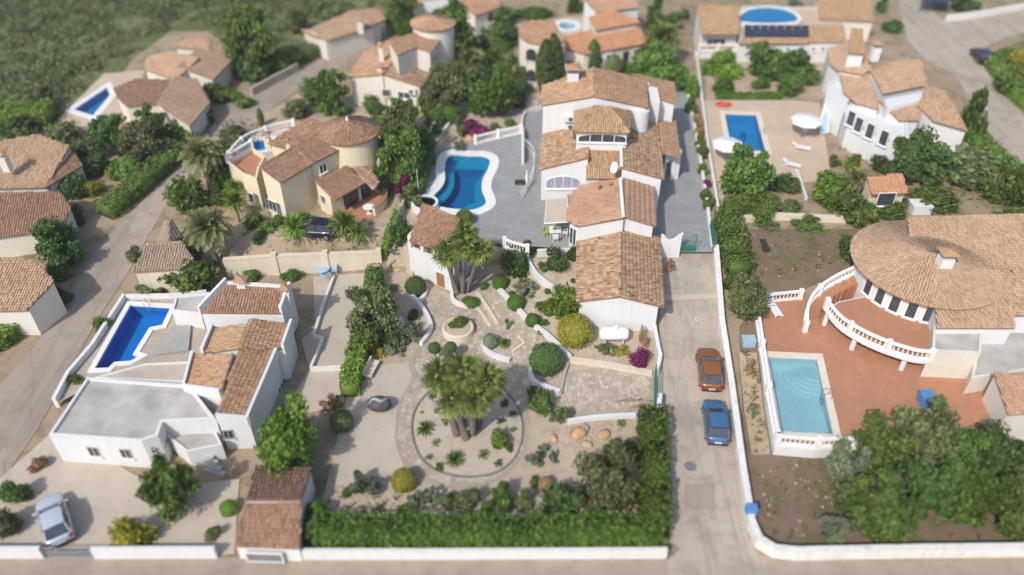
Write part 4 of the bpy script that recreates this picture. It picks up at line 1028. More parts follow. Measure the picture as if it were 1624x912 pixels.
flat_block(V, [(1027, 137), (1043, 139), (1047, 160), (1031, 154)], 9.3, par=0, roof='white_wall')
chimney(V, 908, 127, 10.2, 1.15, 1.2)
# rounded corner turret at the back block
c = P(1017, 176, 9.2); MB().lathe([(0.9, 4), (0.9, 9.2)], (c.x, c.y+0.4, 0), 20).build('turret', 'white_wall', V)
# porch arch on the right
A, B = P(1051, 284, ZT), P(1075, 286, ZT); A.y = B.y = P(1063, 283, ZT).y
Lp = (B-A).length; arch_wall(V, A, B, ZT-0.2, lambda x: 6.0+0.14-0.25*0+(Lp-x)*0.25-0.2, [(0.15, Lp-0.55, ZT-0.1, ZT+1.7, ZT+2.3)], 0.5)
for p in ((1077, 240), (1074, 215), (1071, 197)):
    q = P(*p, 5.9); MB().box((q.x-0.35, q.y, (ZT+5.7)/2), (0.4, 0.4, 5.9-ZT)).build('porch_post', 'white_wall', V)
# windows
c, e, n = frame_at(da, 0, 955, 219); window(V, c, e, n, 4.7, 0.95, arch=True, bars=3)
c, e, n = frame_at(ca, 5, 893, 289); window(V, c, e, n, 3.4, 1.45, arch=True, bars=3, pane='curtain')
c, e, n = frame_at(ba, 5, 909, 375); window(V, c, e, n, 0.9, 1.9, pane='glass', frame='white_paint', door=True)
c, e, n = frame_at(ea, 3, 903, 187); ac_unit(V, c, e, n, 0.95, 0.62); ac_unit(V, c-Vector((0, 0, 0.85)), e, n, 0.95, 0.62)
c, e, n = frame_at(cb, 0, 941, 290); ac_unit(V, c, e, n, 0.95, 0.6)
for px, py, w_, h_ in ((862, 330, 1.6, 2.0),):
    c, e, n = frame_at(ca, 0, px, 290)
# garage front: a vertical joint line and downpipes
c, e, n = frame_at(ga, 3, 976, 500); MB().box(c+n*0.02, (0.05, 0.04, 2.6), math.atan2(e.y, e.x)).build('downpipe', 'ac_white', V)
# vents on the pink roof and a satellite dish
for px, py in ((950, 297), (968, 294)):
    c = P(px, py, 6.4); MB().lathe([(0.12, -0.3), (0.12, 0.25), (0.2, 0.28), (0.04, 0.42)], c, 8).build('roof_vent', 'terracotta_pot', V)
c = P(974, 266, 7.6); d = thing('satellite_dish', 'white satellite dish on the main villa roof', 'satellite dish', c-Vector((0, 0, 0.9)))
mb = MB(); nr = Vector((-0.25, -0.75, 0.55)).normalized(); s = nr.cross(Vector((0, 0, 1))).normalized(); u = s.cross(nr); vs = [c]; k = 18
for r_, o_ in ((0.28, 0.03), (0.55, 0.12)): vs += [c+(s*math.cos(2*math.pi*i/k)*0.6+u*math.sin(2*math.pi*i/k))*r_+nr*o_ for i in range(k)]
mb.add(vs, [(0, 1+i, 1+(i+1) % k) for i in range(k)]+[(1+i, 1+k+i, 1+k+(i+1) % k, 1+(i+1) % k) for i in range(k)], 0.5).build('reflector', 'white_paint', d, smooth=True)
MB().tube([c-Vector((0, 0, 0.9)), c-nr*0.05], 0.04, 6).tube([c-u*0.6+nr*0.12, c+nr*0.65-u*0.1], 0.015, 5).build('mast', 'grey_metal', d); MB().box(c+nr*0.68-u*0.1, (0.1, 0.1, 0.14)).build('receiver', 'ac_white', d)
# awning
aw = [P(867, 317, ZT+3.1), P(900.5, 314, ZT+3.1), P(901, 352, ZT+2.55), P(863, 354.5, ZT+2.55)]
o = thing('awning', 'extended beige awning on the main villa over the grey terrace', 'awning', aw[1]); mb = MB()
for k in range(6):
    f = lambda a, b, t: a.lerp(b, t)
    p = [f(aw[0], aw[1], k/6), f(aw[0], aw[1], (k+1)/6), f(aw[3], aw[2], (k+1)/6), f(aw[3], aw[2], k/6)]
    mb.add(p+[q-Vector((0, 0, 0.03)) for q in p], [(3, 2, 1, 0), (4, 5, 6, 7), (0, 1, 5, 4), (2, 3, 7, 6), (1, 2, 6, 5), (3, 0, 4, 7)], 0.5)
mb.build('cloth', 'awning_cloth', o); MB().tube([aw[3], aw[2]], 0.06, 6).build('front_bar', 'white_paint', o); MB().tube([aw[0], aw[3]], 0.03, 6).tube([aw[1], aw[2]], 0.03, 6).build('arm', 'white_paint', o)

# --- pool house
PH = thing('pool_house', 'small white pool house with tiled lean-to roof and open arcade', 'house', P(700, 440, 0))
A, B = P(652, 434, -0.0), P(717, 463, 0.0); sd_ = Vector((1.25, 2.2, 0)); sd_.normalize(); Cc, D = B+sd_*5.2, A+sd_*5.2
MB().prism(xy([A+sd_*0.3, B+sd_*0.3, Cc, D]), -0.5, ZT-0.05).build('lower_wall', 'white_wall', PH)
MB().prism(xy([A+sd_*0.28, B+sd_*0.28, Cc, D]), ZT-0.05, ZT+0.05).build('floor', 'terracotta_floor', PH)
L = (B-A).length
arch_wall(PH, A+sd_*0.15, B+sd_*0.15, -0.5, 4.35, [(0.35+i*(L-0.5)/3, 0.35+i*(L-0.5)/3+(L-0.5)/3-0.3, ZT+0.5, ZT+1.0, ZT+1.55) for i in range(3)], 0.3)
arch_wall(PH, D+(A-D).normalized()*0.05, A+sd_*0.32, -0.5, 4.3, [(0.5, 2.4, ZT+0.4, ZT+1.0, ZT+1.55), (2.8, 4.7, ZT+0.4, ZT+1.0, ZT+1.55)], 0.3)
arch_wall(PH, B+sd_*0.32, B+sd_*2.2, -0.5, ZT+0.7, [], 0.25)
slope(PH, [(649, 382), (714, 402), (730, 349), (670, 323)], 4.45, 18, 'tile_brown', body=False, ridge=(2,))
e = (B-A).normalized(); n = Vector((e.y, -e.x, 0)); c = P(697, 448, 0); c = A+sd_*0.0+e*((P(697, 458, 0)-A).dot(e)); window(PH, Vector((c.x, c.y, 0.85)), e, n, 1.05, 1.75, pane='wood_door', frame='white_wall', bars=0, door=True)

# --- cream house with a round tower
CH = thing('house', 'cream two-storey house with a round tower and brown tile roofs', 'house', P(480, 320, ZT))
r1 = slope(CH, [(445, 290), (496, 260), (464, 235), (412, 265)], 7.3, 15, 'tile_brown', 'cream_wall', ridge=(1, 2))
r2 = slope(CH, [(496, 259), (546, 234), (506, 211), (465, 232)], 7.5, 15, 'tile_brown', 'cream_wall', ridge=(2,))
r3 = slope(CH, [(425, 227), (456, 237), (507, 212), (514, 194), (490, 187), (466, 200)], 6.6, 13, 'tile_brown', 'cream_wall')
ct = P(553, 207, 8.2); cone_roof(CH, ct, 3.05, 8.2, 20, 'tile_brown', 'cream_wall'); MB().lathe([(0.08, 0), (0.16, 0.15), (0.03, 0.55)], (ct.x, ct.y, 9.25), 8).build('finial', 'white_paint', CH)
r4 = slope(CH, [(531, 318), (580, 289), (549, 263), (499, 286)], 5.1, 15, 'tile_brown', 'cream_wall', over=0.9)
slope(CH, [(592, 301), (602, 288), (585, 264), (556, 263), (580, 289)], 5.0, 12, 'tile_mottled', 'cream_wall', body=False)
flat_block(CH, [(361, 257), (399, 233), (421, 247), (411, 266), (407, 284), (384, 275)], 5.7, 'cream_wall', 'terracotta_floor', 0.5, 0.2)
win(r1, 3, 433, 326, 1.1, 1.2, shutters='shutter_green', grille=True); win(r1, 3, 399, 312, 0.7, 0.9, grille=True); win(r2, 0, 512, 267, 0.9, 1.0, frame='white_paint')
win(r4, 3, 514, 316, 0.6, 0.8, grille=True); win(r4, 0, 557, 318, 1.9, 2.0, door=True, frame='dark_frame', bars=1); win(r4, 0, 580, 305, 0.9, 2.0, door=True, frame='dark_frame', bars=0)
sheet('patio_floor', at_z([(540, 335), (592, 302), (613, 318), (602, 346), (572, 352)], ZT), 0.12, 'terracotta_floor', ZT, parent=CH, kind=None)
chimney(CH, 424, 222, 6.6, 0.6, 0.5, 'cream_wall', 'tile_brown'); chimney(CH, 458, 234, 7.6, 0.45, 0.6, 'cream_wall', 'tile_brown')

# --- white house with the royal blue pool
WH = thing('house', 'white house with parapets and patched brown tile roofs by the royal blue pool', 'house', P(390, 580, 0))
wa = slope(WH, [(317, 496), (446, 497), (461, 457), (360, 450)], 3.5, 17, 'tile_brown', over=0.02)
wc = slope(WH, [(321, 560), (338, 519), (394, 514), (379, 553)], 3.4, 11, 'tile_ochre', join=(2,), over=0.02)
wb = slope(WH, [(449, 553), (463, 513), (394, 506), (379, 552)], 3.4, 11, 'tile_warm', join=(2,), over=0.02)
wd = slope(WH, [(292, 614), (306, 561), (368, 562), (349, 622)], 3.2, 11, 'tile_warm', join=(2,), ridge=(2,), over=0.02)
we = slope(WH, [(393, 665), (439, 557), (379, 553), (343, 661)], 3.2, 12, 'tile_warm', join=(2,), over=0.02)
def thin_parapet(S, i, h, t=0.22, m='white_wall', drop=0.6):
    a, b = S['W3'][i], S['W3'][(i+1) % len(S['W3'])]; d = (b-a); d.z = 0; d.normalize(); s = Vector((-d.y, d.x, 0))*t/2
    vs = [p+s*sg+Vector((0, 0, z)) for sg in (1, -1) for p, z in ((a, -drop), (b, -drop), (b, h), (a, h))]
    MB().add(vs, [(0, 1, 2, 3), (7, 6, 5, 4), (0, 4, 5, 1), (1, 5, 6, 2), (2, 6, 7, 3), (3, 7, 4, 0)], 0.5).build('parapet', m, S['house'])
thin_parapet(wa, 3, 0.65); thin_parapet(wa, 1, 0.7, drop=3.5); thin_parapet(wa, 2, 0.25); thin_parapet(wc, 0, 0.45); thin_parapet(wb, 0, 0.5); thin_parapet(we, 0, 0.4); thin_parapet(wd, 0, 0.35); thin_parapet(wd, 3, 0.3); thin_parapet(we, 3, 0.3)
flat_block(WH, [(77, 689), (224, 699), (250, 690), (258, 668), (342, 664), (300, 610), (138, 598)], 3.0, 'white_wall', 'flat_roof', 0.22, 0.2)
def front_win(px, py, zt, pa, pb, w_, h_, house, **kw):
    A, B = P(*pa, zt), P(*pb, zt); e = (B-A); e.z = 0; e.normalize(); n = Vector((e.y, -e.x, 0)); n = n if n.y < 0 else -n
    d = ray(px, py); o = Vector((0, 0, CAM_H)); k = (A-o).dot(n)/d.dot(n); return window(house, o+d*k, e, n, w_, h_, **kw)
flat_block(WH, [(150, 598), (302, 606), (322, 572), (232, 576), (172, 592)], 1.5, 'white_wall', 'patio_concrete', 0.12, 0.15)
flat_block(WH, [(262, 690), (338, 676), (352, 705), (296, 716)], 1.6, 'white_wall', 'flat_roof', 0.15, 0.15)
front_win(149, 716, 3.0, (77, 689), (224, 699), 0.8, 1.0, WH, frame='grey_wall'); front_win(200, 719, 3.0, (77, 689), (224, 699), 0.8, 1.0, WH, frame='grey_wall')
win(we, 0, 463, 552, 0.8, 0.9, frame='white_paint'); win(we, 0, 455, 577, 0.7, 0.8, frame='white_paint'); win(we, 0, 446, 612, 1.6, 0.7, frame='white_paint', bars=2); win(we, 3, 362, 688, 0.7, 0.9, frame='grey_wall', grille=True)
chimney(WH, 384, 453, 4.3, 0.7, 0.45); chimney(WH, 455, 470, 4.1, 0.55, 0.7)
flat_block(WH, [(278, 470), (332, 463), (318, 498), (272, 492)], 2.2, 'white_wall', 'flat_roof', 0.15, 0.2)

# --- carport
CP = thing('carport', 'garage with a brown pitched tile roof at the street', 'garage', P(430, 850, 0))
slope(CP, [(370, 866), (475, 870), (478, 794), (389, 794)], 1.7, 12, 'tile_brown', 'white_wall', join=(2,), ridge=(2,), over=0.15)
slope(CP, [(494, 742), (404, 740), (389, 794), (478, 794)], 2.3, 5, 'tile_brown', 'white_wall', join=(2,), over=0.1)
front_win(420, 884, 1.7, (370, 868), (475, 872), 2.4, 1.0, CP, pane='grey_metal', frame='white_paint', bars=0, door=True)

# --- house with the round tower roof (behind)
TH = thing('house', 'off-white house with a flat round tower roof above the cream house', 'house', P(620, 140, ZT))
t1 = slope(TH, [(552, 123), (577, 84), (617, 64), (626, 92), (606, 118)], ZT+3.6, 11, 'tile_warm', 'offwhite_wall', join=(3,), ridge=(3,))
t2 = slope(TH, [(668, 138), (685, 115), (627, 92), (607, 118)], ZT+3.2, 14, 'tile_mottled', 'offwhite_wall', join=(2,))
t3 = slope(TH, [(684, 83), (707, 50), (666, 50), (616, 64), (630, 88), (660, 75)], ZT+6.0, 10, 'tile_warm', 'offwhite_wall')
cone_roof(TH, P(687, 36, ZT+7.3), 2.75, ZT+7.3, 14, 'tile_warm', 'offwhite_wall', rot=0.7)
win(t1, 4, 612, 147, 0.8, 0.95, grille=True); c, e, n = frame_at(t2, 3, 655, 144); ac_unit(TH, c, e, n)
win(t2, 3, 641, 151, 1.6, 0.9); win(t3, 0, 689, 92, 0.9, 1.1); win(t3, 0, 702, 104, 0.9, 1.1)
chimney(TH, 605, 88, ZT+5.0, 0.55, 1.2, 'offwhite_wall'); chimney(TH, 603, 116, ZT+4.2, 0.5, 0.8, 'offwhite_wall')

# --- house with arched windows (top centre)
AH = thing('house', 'off-white house with a rounded end and two arched windows', 'house', P(930, 90, ZT))
h1 = slope(AH, [(838, 68), (862, 71), (896, 66), (878, 32), (842, 32), (822, 46), (824, 58)], ZT+5.6, 9, 'tile_warm', 'offwhite_wall', over=0.1)
h2 = slope(AH, [(929, 86), (1025, 69), (1013, 34), (948, 45), (897, 58), (896, 78)], ZT+3.2, 13, 'tile_orange', 'offwhite_wall')
h3 = slope(AH, [(945, 48), (1013, 36), (1003, 27), (969, 15), (934, 27)], ZT+4.8, 10, 'tile_orange', 'offwhite_wall')
h4 = slope(AH, [(947, 20), (1014, 12), (995, -22), (935, -15), (926, -2)], ZT+5.2, 14, 'tile_pink', 'white_wall')
win(h1, 0, 842.5, 87, 1.25, 1.5, arch=True, frame='dark_frame', bars=1, grille=True); win(h1, 0, 842.5, 120, 1.25, 1.5, arch=True, frame='dark_frame', bars=1, grille=True)
c, e, n = frame_at(h1, 1, 883, 76); ac_unit(AH, c, e, n); win(h2, 0, 1009, 83, 0.9, 1.0, grille=True); win(h2, 0, 992, 93, 0.8, 2.0, door=True, frame='dark_frame'); win(h2, 0, 951, 97, 0.9, 1.0); c, e, n = frame_at(h2, 0, 964, 88); ac_unit(AH, c, e, n)
flat_block(AH, [(893, 84), (916, 82), (918, 100), (897, 103)], ZT+2.4, 'sand_wall', 'terracotta_floor', 0.3, 0.15)

# --- top houses
X1 = thing('house', 'long low house with a pinkish hip roof below the scrub hillside', 'house', P(540, 55, ZT))
slope(X1, [(521, 64), (593, 42), (577, 21), (563, 16), (493, 46)], ZT+2.8, 12, 'tile_beige', 'offwhite_wall', ridge=(3,)); slope(X1, [(476, 47), (498, 58), (521, 64), (494, 46)], ZT+2.8, 12, 'tile_pink', 'offwhite_wall')
slope(X1, [(590, 40), (612, 30), (600, 14), (566, 15), (578, 22)], ZT+2.8, 10, 'tile_pink', 'offwhite_wall'); chimney(X1, 572, 42, ZT+3.4, 0.7, 0.9, 'offwhite_wall')
X2 = thing('house', 'house with tiled roof and arched porch at the top edge', 'house', P(750, 20, ZT))
s2 = slope(X2, [(754, 25), (793, 11), (797, -12), (722, -14), (738, 12)], ZT+3.0, 12, 'tile_warm', 'offwhite_wall'); slope(X2, [(641, 15), (677, 4), (672, -10), (648, -4)], ZT+3.2, 12, 'tile_warm', 'offwhite_wall')
win(s2, 0, 778, 27, 1.4, 1.5, arch=True, frame='sand_wall', bars=0); flat_block(X2, [(672, 4), (724, 2), (724, -10), (672, -8)], ZT+3.4, 'white_wall')

# --- top right house with orange roof and solar panels
SR = thing('house', 'white house with ochre tile roofs and a rooftop pool terrace', 'house', P(1200, 85, ZT))
q1 = slope(SR, [(1112, 55), (1172, 54), (1173, 11), (1106, 9)], ZT+3.2, 16, 'tile_ochre', 'white_wall', over=1.2, ridge=(2,))
flat_block(SR, [(1103, 80), (1172, 80), (1170, 62), (1106, 62)], ZT+1.1, 'white_wall', 'terracotta_floor', 0.0)
flat_block(SR, [(1172, 69), (1342, 70), (1336, 12), (1176, 10)], ZT+2.6, 'white_wall', 'beige_floor', 0.12, 0.15)
q2 = slope(SR, [(1284, 68), (1342, 68), (1338, 40), (1285, 40)], ZT+2.75, 10, 'tile_ochre', body=False); slope(SR, [(1172, 69), (1283, 69), (1283, 60), (1176, 60)], ZT+2.75, 10, 'tile_ochre', body=False)
slope(SR, [(1300, 30), (1386, 34), (1378, -10), (1296, -12)], ZT+2.9, 8, 'tile_ochre', 'offwhite_wall')
win(q1, 0, 1135, 70, 2.6, 1.5, bars=2, frame='offwhite_wall')
for px in (1249, 1268, 1290, 1305): front_win(px, 78, ZT+2.6, (1172, 69), (1342, 70), 0.5, 0.5, SR, bars=0)
pz = ZT+2.75; ov = at_z(smooth_px([(1174, 28), (1190, 18), (1217, 14), (1246, 18), (1262, 28), (1260, 37), (1217, 40), (1176, 37)], 4, True), pz)
o = thing('swimming_pool', 'oval blue rooftop pool behind the solar panels', 'pool', (*ov[0], pz)); mb = MB(); big = [tuple(p) for p in offset_poly(ov, 0.5)]
for i in range(len(ov)): j = (i+1) % len(ov); mb.prism([big[i], big[j], ov[j], ov[i]], pz-0.3, pz+0.3)
mb.build('coping', 'coping_white', o); sheet('pool_floor', ov, 0, 'basin_blue', pz+0.05, parent=o, kind=None); sheet('water', ov, 0, 'water', pz+0.22, parent=o, kind=None)
sp_ = [P(1180, 59, pz+0.15), P(1283, 60, pz+0.15), P(1283, 41, pz+0.7), P(1180, 40, pz+0.7)]
for k in range(8):
    a, b = sp_[0].lerp(sp_[1], (k+0.03)/8), sp_[0].lerp(sp_[1], (k+0.97)/8); c_, d_ = sp_[3].lerp(sp_[2], (k+0.97)/8), sp_[3].lerp(sp_[2], (k+0.03)/8)
    o = thing('solar_panel', ('dark blue solar panel %s in the row on the top right roof' % ('leftmost', 'second from left', 'third from left', 'fourth from left', 'fourth from right', 'third from right', 'second from right', 'rightmost')[k]), 'solar panel', a, 'row of solar panels')
    up = Vector((0, 0, 0.05)); vs = [a, b, c_, d_]; MB().add([v+up for v in vs]+vs, [(0, 1, 2, 3), (7, 6, 5, 4), (0, 4, 5, 1), (1, 5, 6, 2), (2, 6, 7, 3), (3, 7, 4, 0)], 0.5).build('panel', 'solar_blue', o)
    fr = MB()
    for t in (0.0, 0.33, 0.67, 1.0): fr.tube([a.lerp(d_, t)+up*1.1, b.lerp(c_, t)+up*1.1], 0.025, 4)
    fr.build('frame', 'grey_metal', o)

# --- right upper villa
RU = thing('house', 'sprawling white villa with curved front and pinkish roofs at upper right', 'house', P(1420, 180, ZT))
slope(RU, [(1315, 100), (1328, 112), (1366, 119), (1383, 110), (1376, 79), (1342, 68), (1312, 78)], ZT+3.9, 9, 'tile_beige')
slope(RU, [(1400, 149), (1471, 135), (1460, 94), (1424, 96), (1380, 112)], ZT+3.9, 12, 'tile_beige')
u3 = slope(RU, [(1338, 146), (1358, 164), (1394, 174), (1390, 158), (1376, 112), (1331, 114)], ZT+3.2, 11, 'tile_beige')
u4 = slope(RU, [(1426, 191), (1459, 191), (1458, 150), (1394, 160)], ZT+3.2, 9, 'tile_beige')
u5 = slope(RU, [(1480, 192), (1536, 208), (1500, 145), (1468, 134), (1456, 168)], ZT+3.5, 11, 'tile_beige')
flat_block(RU, [(1402, 158), (1462, 146), (1468, 158), (1408, 171)], ZT+4.0, par=0.0, roof='white_wall'); flat_block(RU, [(1336, 168), (1345, 196), (1405, 226), (1440, 232), (1440, 190), (1380, 160)], ZT+2.9, roof='white_wall')
for k, (px, py) in enumerate(((1350, 184), (1362, 194), (1380, 204), (1402, 215))): front_win(px, py+4, ZT+2.9, (1343, 196), (1405, 227), 1.0, 1.7, RU, bars=0)
flat_block(RU, [(1326, 122), (1313, 134), (1308, 160), (1338, 178), (1350, 150)], ZT+3.0, par=0.2, roof='white_wall'); chimney(RU, 1388, 84, ZT+6, 0.9, 1.0)
slope(RU, [(1345, 84), (1372, 86), (1368, 46), (1350, 44)], ZT+6.0, 8, 'tile_warm', body=True)

# --- right round villa
RR_ = thing('house', 'large villa with a faceted round tile roof above the terracotta deck', 'house', P(1470, 450, Z_LOW))
cR = P(1470, 416, 5.5); cone_roof(RR_, cR, 6.1, 5.5, 9, 'tile_beige', z0=-0.4, over=0.7, hips=0)
v1 = slope(RR_, [(1487, 520), (1610, 520), (1600, 425), (1476, 432)], 4.9, 9, 'tile_beige', over=0.2)
v2 = slope(RR_, [(1445, 434), (1700, 425), (1700, 338), (1440, 345)], 5.6, 5, 'tile_beige', over=0.1)
slope(RR_, [(1600, 500), (1720, 500), (1720, 425), (1600, 430)], 5.1, 9, 'tile_beige')
chimney(RR_, 1497, 418, 6.4, 1.0, 1.0)
flat_block(RR_, [(1482, 500), (1560, 506), (1556, 560), (1478, 556)], 4.3, 'offwhite_wall', 'flat_roof', 0.2, 0.2); flat_block(RR_, [(1556, 520), (1660, 520), (1640, 585), (1540, 600)], 3.2, 'offwhite_wall', 'flat_roof', 0.2, 0.2)
for k in range(7):
    g = R(198+k*14); rr = 5.4; p = Vector((cR.x+math.cos(g)*rr, cR.y+math.sin(g)*rr, 4.2)); n = Vector((math.cos(g), math.sin(g), 0)); e = Vector((-n.y, n.x, 0)); window(RR_, p, e, n, 0.85, 1.6, bars=0)
# balcony slab under the round front
zb = 3.3; bal_px = [(1310, 490), (1316, 500), (1335, 520), (1370, 541), (1410, 558), (1450, 570), (1475, 572)]
bal_w = [P(a, b, zb) for a, b in smooth_px(bal_px, 3)]; inner = [P(1480, 500, zb), P(1430, 492, zb), P(1370, 470, zb), P(1330, 478, zb)]
MB().prism(xy(bal_w+inner), zb-0.35, zb-0.02).build('balcony', 'white_wall', RR_); MB().prism([tuple(p) for p in offset_poly(xy(bal_w+inner), -0.15)], zb-0.02, zb+0.03).build('balcony_floor', 'terracotta_floor', RR_)
for a in (2, 8, 14): p = bal_w[min(a, len(bal_w)-1)]; MB().lathe([(0.22, Z_LOW-0.3), (0.2, zb-0.35)], (p.x+0.3, p.y+0.5, 0), 10).build('column', 'white_wall', RR_)
XR = thing('house', 'corner of a pinkish tiled house at the right edge', 'house', P(1610, 640, 1.0)); slope(XR, [(1600, 658), (1700, 650), (1700, 590), (1576, 592)], 3.6, 10, 'tile_pink', 'offwhite_wall')

# --- left houses
TL_ = thing('house', 'pinkish-roofed villa beside the small blue pool near the hillside', 'house', P(270, 140, ZT))
slope(TL_, [(338, 126), (371, 92), (336, 76), (315, 74), (280, 105)], ZT+2.5, 10, 'tile_beige', 'offwhite_wall'); slope(TL_, [(301, 200), (333, 162), (312, 125), (277, 122), (250, 165)], ZT+2.3, 11, 'tile_beige', 'offwhite_wall')
slope(TL_, [(200, 168), (256, 163), (278, 127), (217, 124), (180, 140), (185, 154)], ZT+2.4, 10, 'tile_brown', 'offwhite_wall'); slope(TL_, [(229, 110), (279, 127), (316, 92), (272, 82), (233, 90)], ZT+2.8, 8, 'tile_beige', 'offwhite_wall')
slope(TL_, [(276, 74), (334, 80), (332, 60), (297, 59)], ZT+3.2, 10, 'tile_beige', 'offwhite_wall')
LF = thing('house', 'brown-roofed house at the left edge above the street', 'house', P(40, 320, ZT*0.4))
slope(LF, [(-60, 300), (72, 297), (111, 231), (60, 213), (10, 222), (-60, 240)], 4.2, 13, 'tile_beige', 'offwhite_wall'); slope(LF, [(72, 298), (131, 262), (111, 231)], 4.2, 16, 'tile_brown', 'offwhite_wall')  # right hip gets browner tiles: its shaded side is put into the colour
slope(LF, [(-60, 384), (100, 362), (112, 328), (95, 304), (-60, 306)], 3.2, 11, 'tile_brown', 'offwhite_wall'); chimney(LF, 8, 258, 6.2, 0.7, 0.9, 'offwhite_wall')
L2 = thing('house', 'pinkish hip roof of a low house at the left edge', 'house', P(30, 470, 0)); slope(L2, [(-40, 494), (42, 492), (86, 446), (64, 420), (34, 408), (-40, 412)], 3.0, 12, 'tile_beige', 'offwhite_wall')
SG = thing('garage', 'small garage with a greyish brown tile roof beside the street palms', 'garage', P(250, 430, 0.5))
g1 = slope(SG, [(210, 431), (286, 426), (308, 410), (288, 384), (233, 388)], 3.0, 11, 'tile_grey', 'sand_wall', ridge=(3,)); slope(SG, [(249, 386), (262, 352), (268, 349), (268, 385)], 2.9, 20, 'tile_grey', 'offwhite_wall'); slope(SG, [(288, 376), (272, 348), (266, 349), (268, 385)], 2.9, 20, 'tile_grey', 'offwhite_wall')
ORG = thing('pavilion', 'small pavilion with a bright orange tiled roof among trees', 'pavilion', P(1405, 310, ZT))
slope(ORG, [(1383, 308), (1440, 306), (1432, 276), (1374, 280)], ZT+2.4, 14, 'tile_orange', 'cream_wall', over=0.5)
front_win(1405, 316, ZT+2.4, (1383, 308), (1440, 306), 1.8, 1.5, ORG, bars=0)
# ---------------------------------------------------------------- walls and balustrades
def gl(px, smooth=0): return gp(smooth_px(px, smooth)) if smooth else gp(px)
def pz_(px, z, smooth=0): return [P(a, b, z) for a, b in (smooth_px(px, smooth) if smooth else px)]
o = wall_line('retaining_wall', 'sand-coloured retaining wall with coping below the cream house', 'wall', pz_([(362, 440), (440, 434), (520, 431), (605, 428)], 0.0), 3, 0.35, 'sand_wall', level=2.1, cap='sand_wall')
for a, b in ((441, 434), (521, 431), (604, 428)): c = P(a, b, 0); MB().box((c.x, c.y-0.02, 1.1), (0.5, 0.5, 2.7)).build('pillar', 'sand_wall', o)
wall_line('boundary_wall', 'low grey wall running uphill between cream house and pool terrace', 'wall', gl([(607, 424), (625, 372), (648, 312), (668, 262), (690, 205), (703, 184)]), 1.0, 0.25, 'grey_wall')
wall_line('planter_wall', 'short pale planter wall left of the curvy pool', 'wall', gl([(676, 262), (692, 228), (712, 200)]), 0.45, 0.3, 'garden_wall')
wall_line('patio_wall', 'low white wall edging the pale patio of the white house', 'wall', gl([(530, 442), (512, 492), (499, 536), (513, 541), (494, 588)]), 0.45, 0.22, 'garden_wall')
wall_line('patio_wall', 'low white wall between the pale patio and the bare yard', 'wall', gl([(494, 589), (553, 586)]), 0.45, 0.22, 'garden_wall')
wall_line('street_wall', 'white street wall left of the driveway gate', 'wall', gl([(-120, 884), (72, 884)]), 1.1, 0.25, 'white_wall')
wall_line('street_wall', 'white street wall between driveway gate and tiled garage', 'wall', gl([(152, 885), (250, 884), (346, 884)]), 1.1, 0.25, 'white_wall')
wall_line('street_wall', 'long white street wall below the tall green hedge', 'wall', gl([(478, 886), (700, 886), (1056, 884)]), 1.0, 0.25, 'white_wall')
wall_line('drive_wall', 'long white boundary wall curving along the driveway into the street', 'wall', gl([(1133, 402), (1136, 440), (1142, 520), (1157, 620), (1174, 750), (1188, 838), (1200, 866), (1225, 882), (1260, 886), (1450, 882), (1780, 878)]), 0.95, 0.35, 'garden_wall', cap='garden_wall')
wall_line('drive_parapet', 'low white parapet between driveway and gas tank bed', 'wall', gl([(1036, 522), (1043, 560), (1046, 572), (1041, 596)]), 0.7, 0.3, 'white_wall')
wall_line('pillar_wall', 'white gate pillar wall at the head of the tall hedge', 'wall', gl([(1042, 662), (1044, 640)]), 1.2, 0.35, 'white_wall')
o = thing('gate_wall', 'white wall with a dipped top joining garage and driveway gate', 'wall', P(1046, 401, ZT)); A, B = P(1045, 401, ZT), P(1077, 401, ZT); Lw = (B-A).length
arch_wall(o, A, B, ZT-0.8, lambda x: ZT+2.0-0.55*math.sin(math.pi*min(1, max(0, (x-0.25)/(Lw-0.5)))), [], 0.3, name='wall_body'); MB().lathe([(0.02, 0), (0.14, 0.14), (0.02, 0.3)], (B.x, B.y, ZT+2.0), 8).build('ball_finial', 'white_wall', o)
def gate_leaf(label, A, B, h0, h1, m='green_metal'):
    A, B = Vector(A), Vector(B); o = thing('gate_leaf', label, 'gate', A); e = B-A; L = e.length; e.normalize(); fr = MB(); n = int(L/0.13)
    top = lambda s: h0+(h1-h0)*math.sin(s/L*math.pi/2); up = Vector((0, 0, 1))
    fr.tube([A+up*0.08, B+up*0.08], 0.03, 5).tube([A+up*0.75, B+up*0.75], 0.025, 5).tube([A+e*L*k/8+up*top(L*k/8) for k in range(9)], 0.03, 5).tube([A+up*0.05, A+up*top(0)], 0.04, 5).tube([B+up*0.05, B+up*top(L)], 0.04, 5)
    fr.build('frame', m, o); me = None
    for k in range(1, n):
        s = L*k/n; MB().tube([A+e*s+up*0.08, A+e*s+up*top(s)], 0.014, 4).build('bar', m, o)
    b = MB(); b.add([A+e*0.03+up*0.1, B-e*0.03+up*0.1, B-e*0.03+up*0.74, A+e*0.03+up*0.74], [(0, 1, 2, 3)], 0.5); b.build('lower_panel', m, o); return o
gate_leaf('closed green metal gate leaf with arched top beside the garage', P(1079, 400, ZT), P(1101, 400, ZT), 1.35, 1.95)
gate_leaf('green metal gate leaf standing open along the hedge side', P(1131, 401, ZT), P(1125, 365, ZT), 1.95, 1.35)
gate_leaf('narrow green gate at the cobbled ramp by the driveway', G(1038, 650), G(1037, 604), 1.6, 1.9)
gate_leaf('grey-blue street gate at the lower left driveway', G(78, 885), G(148, 885), 1.1, 1.1, 'grey_metal')
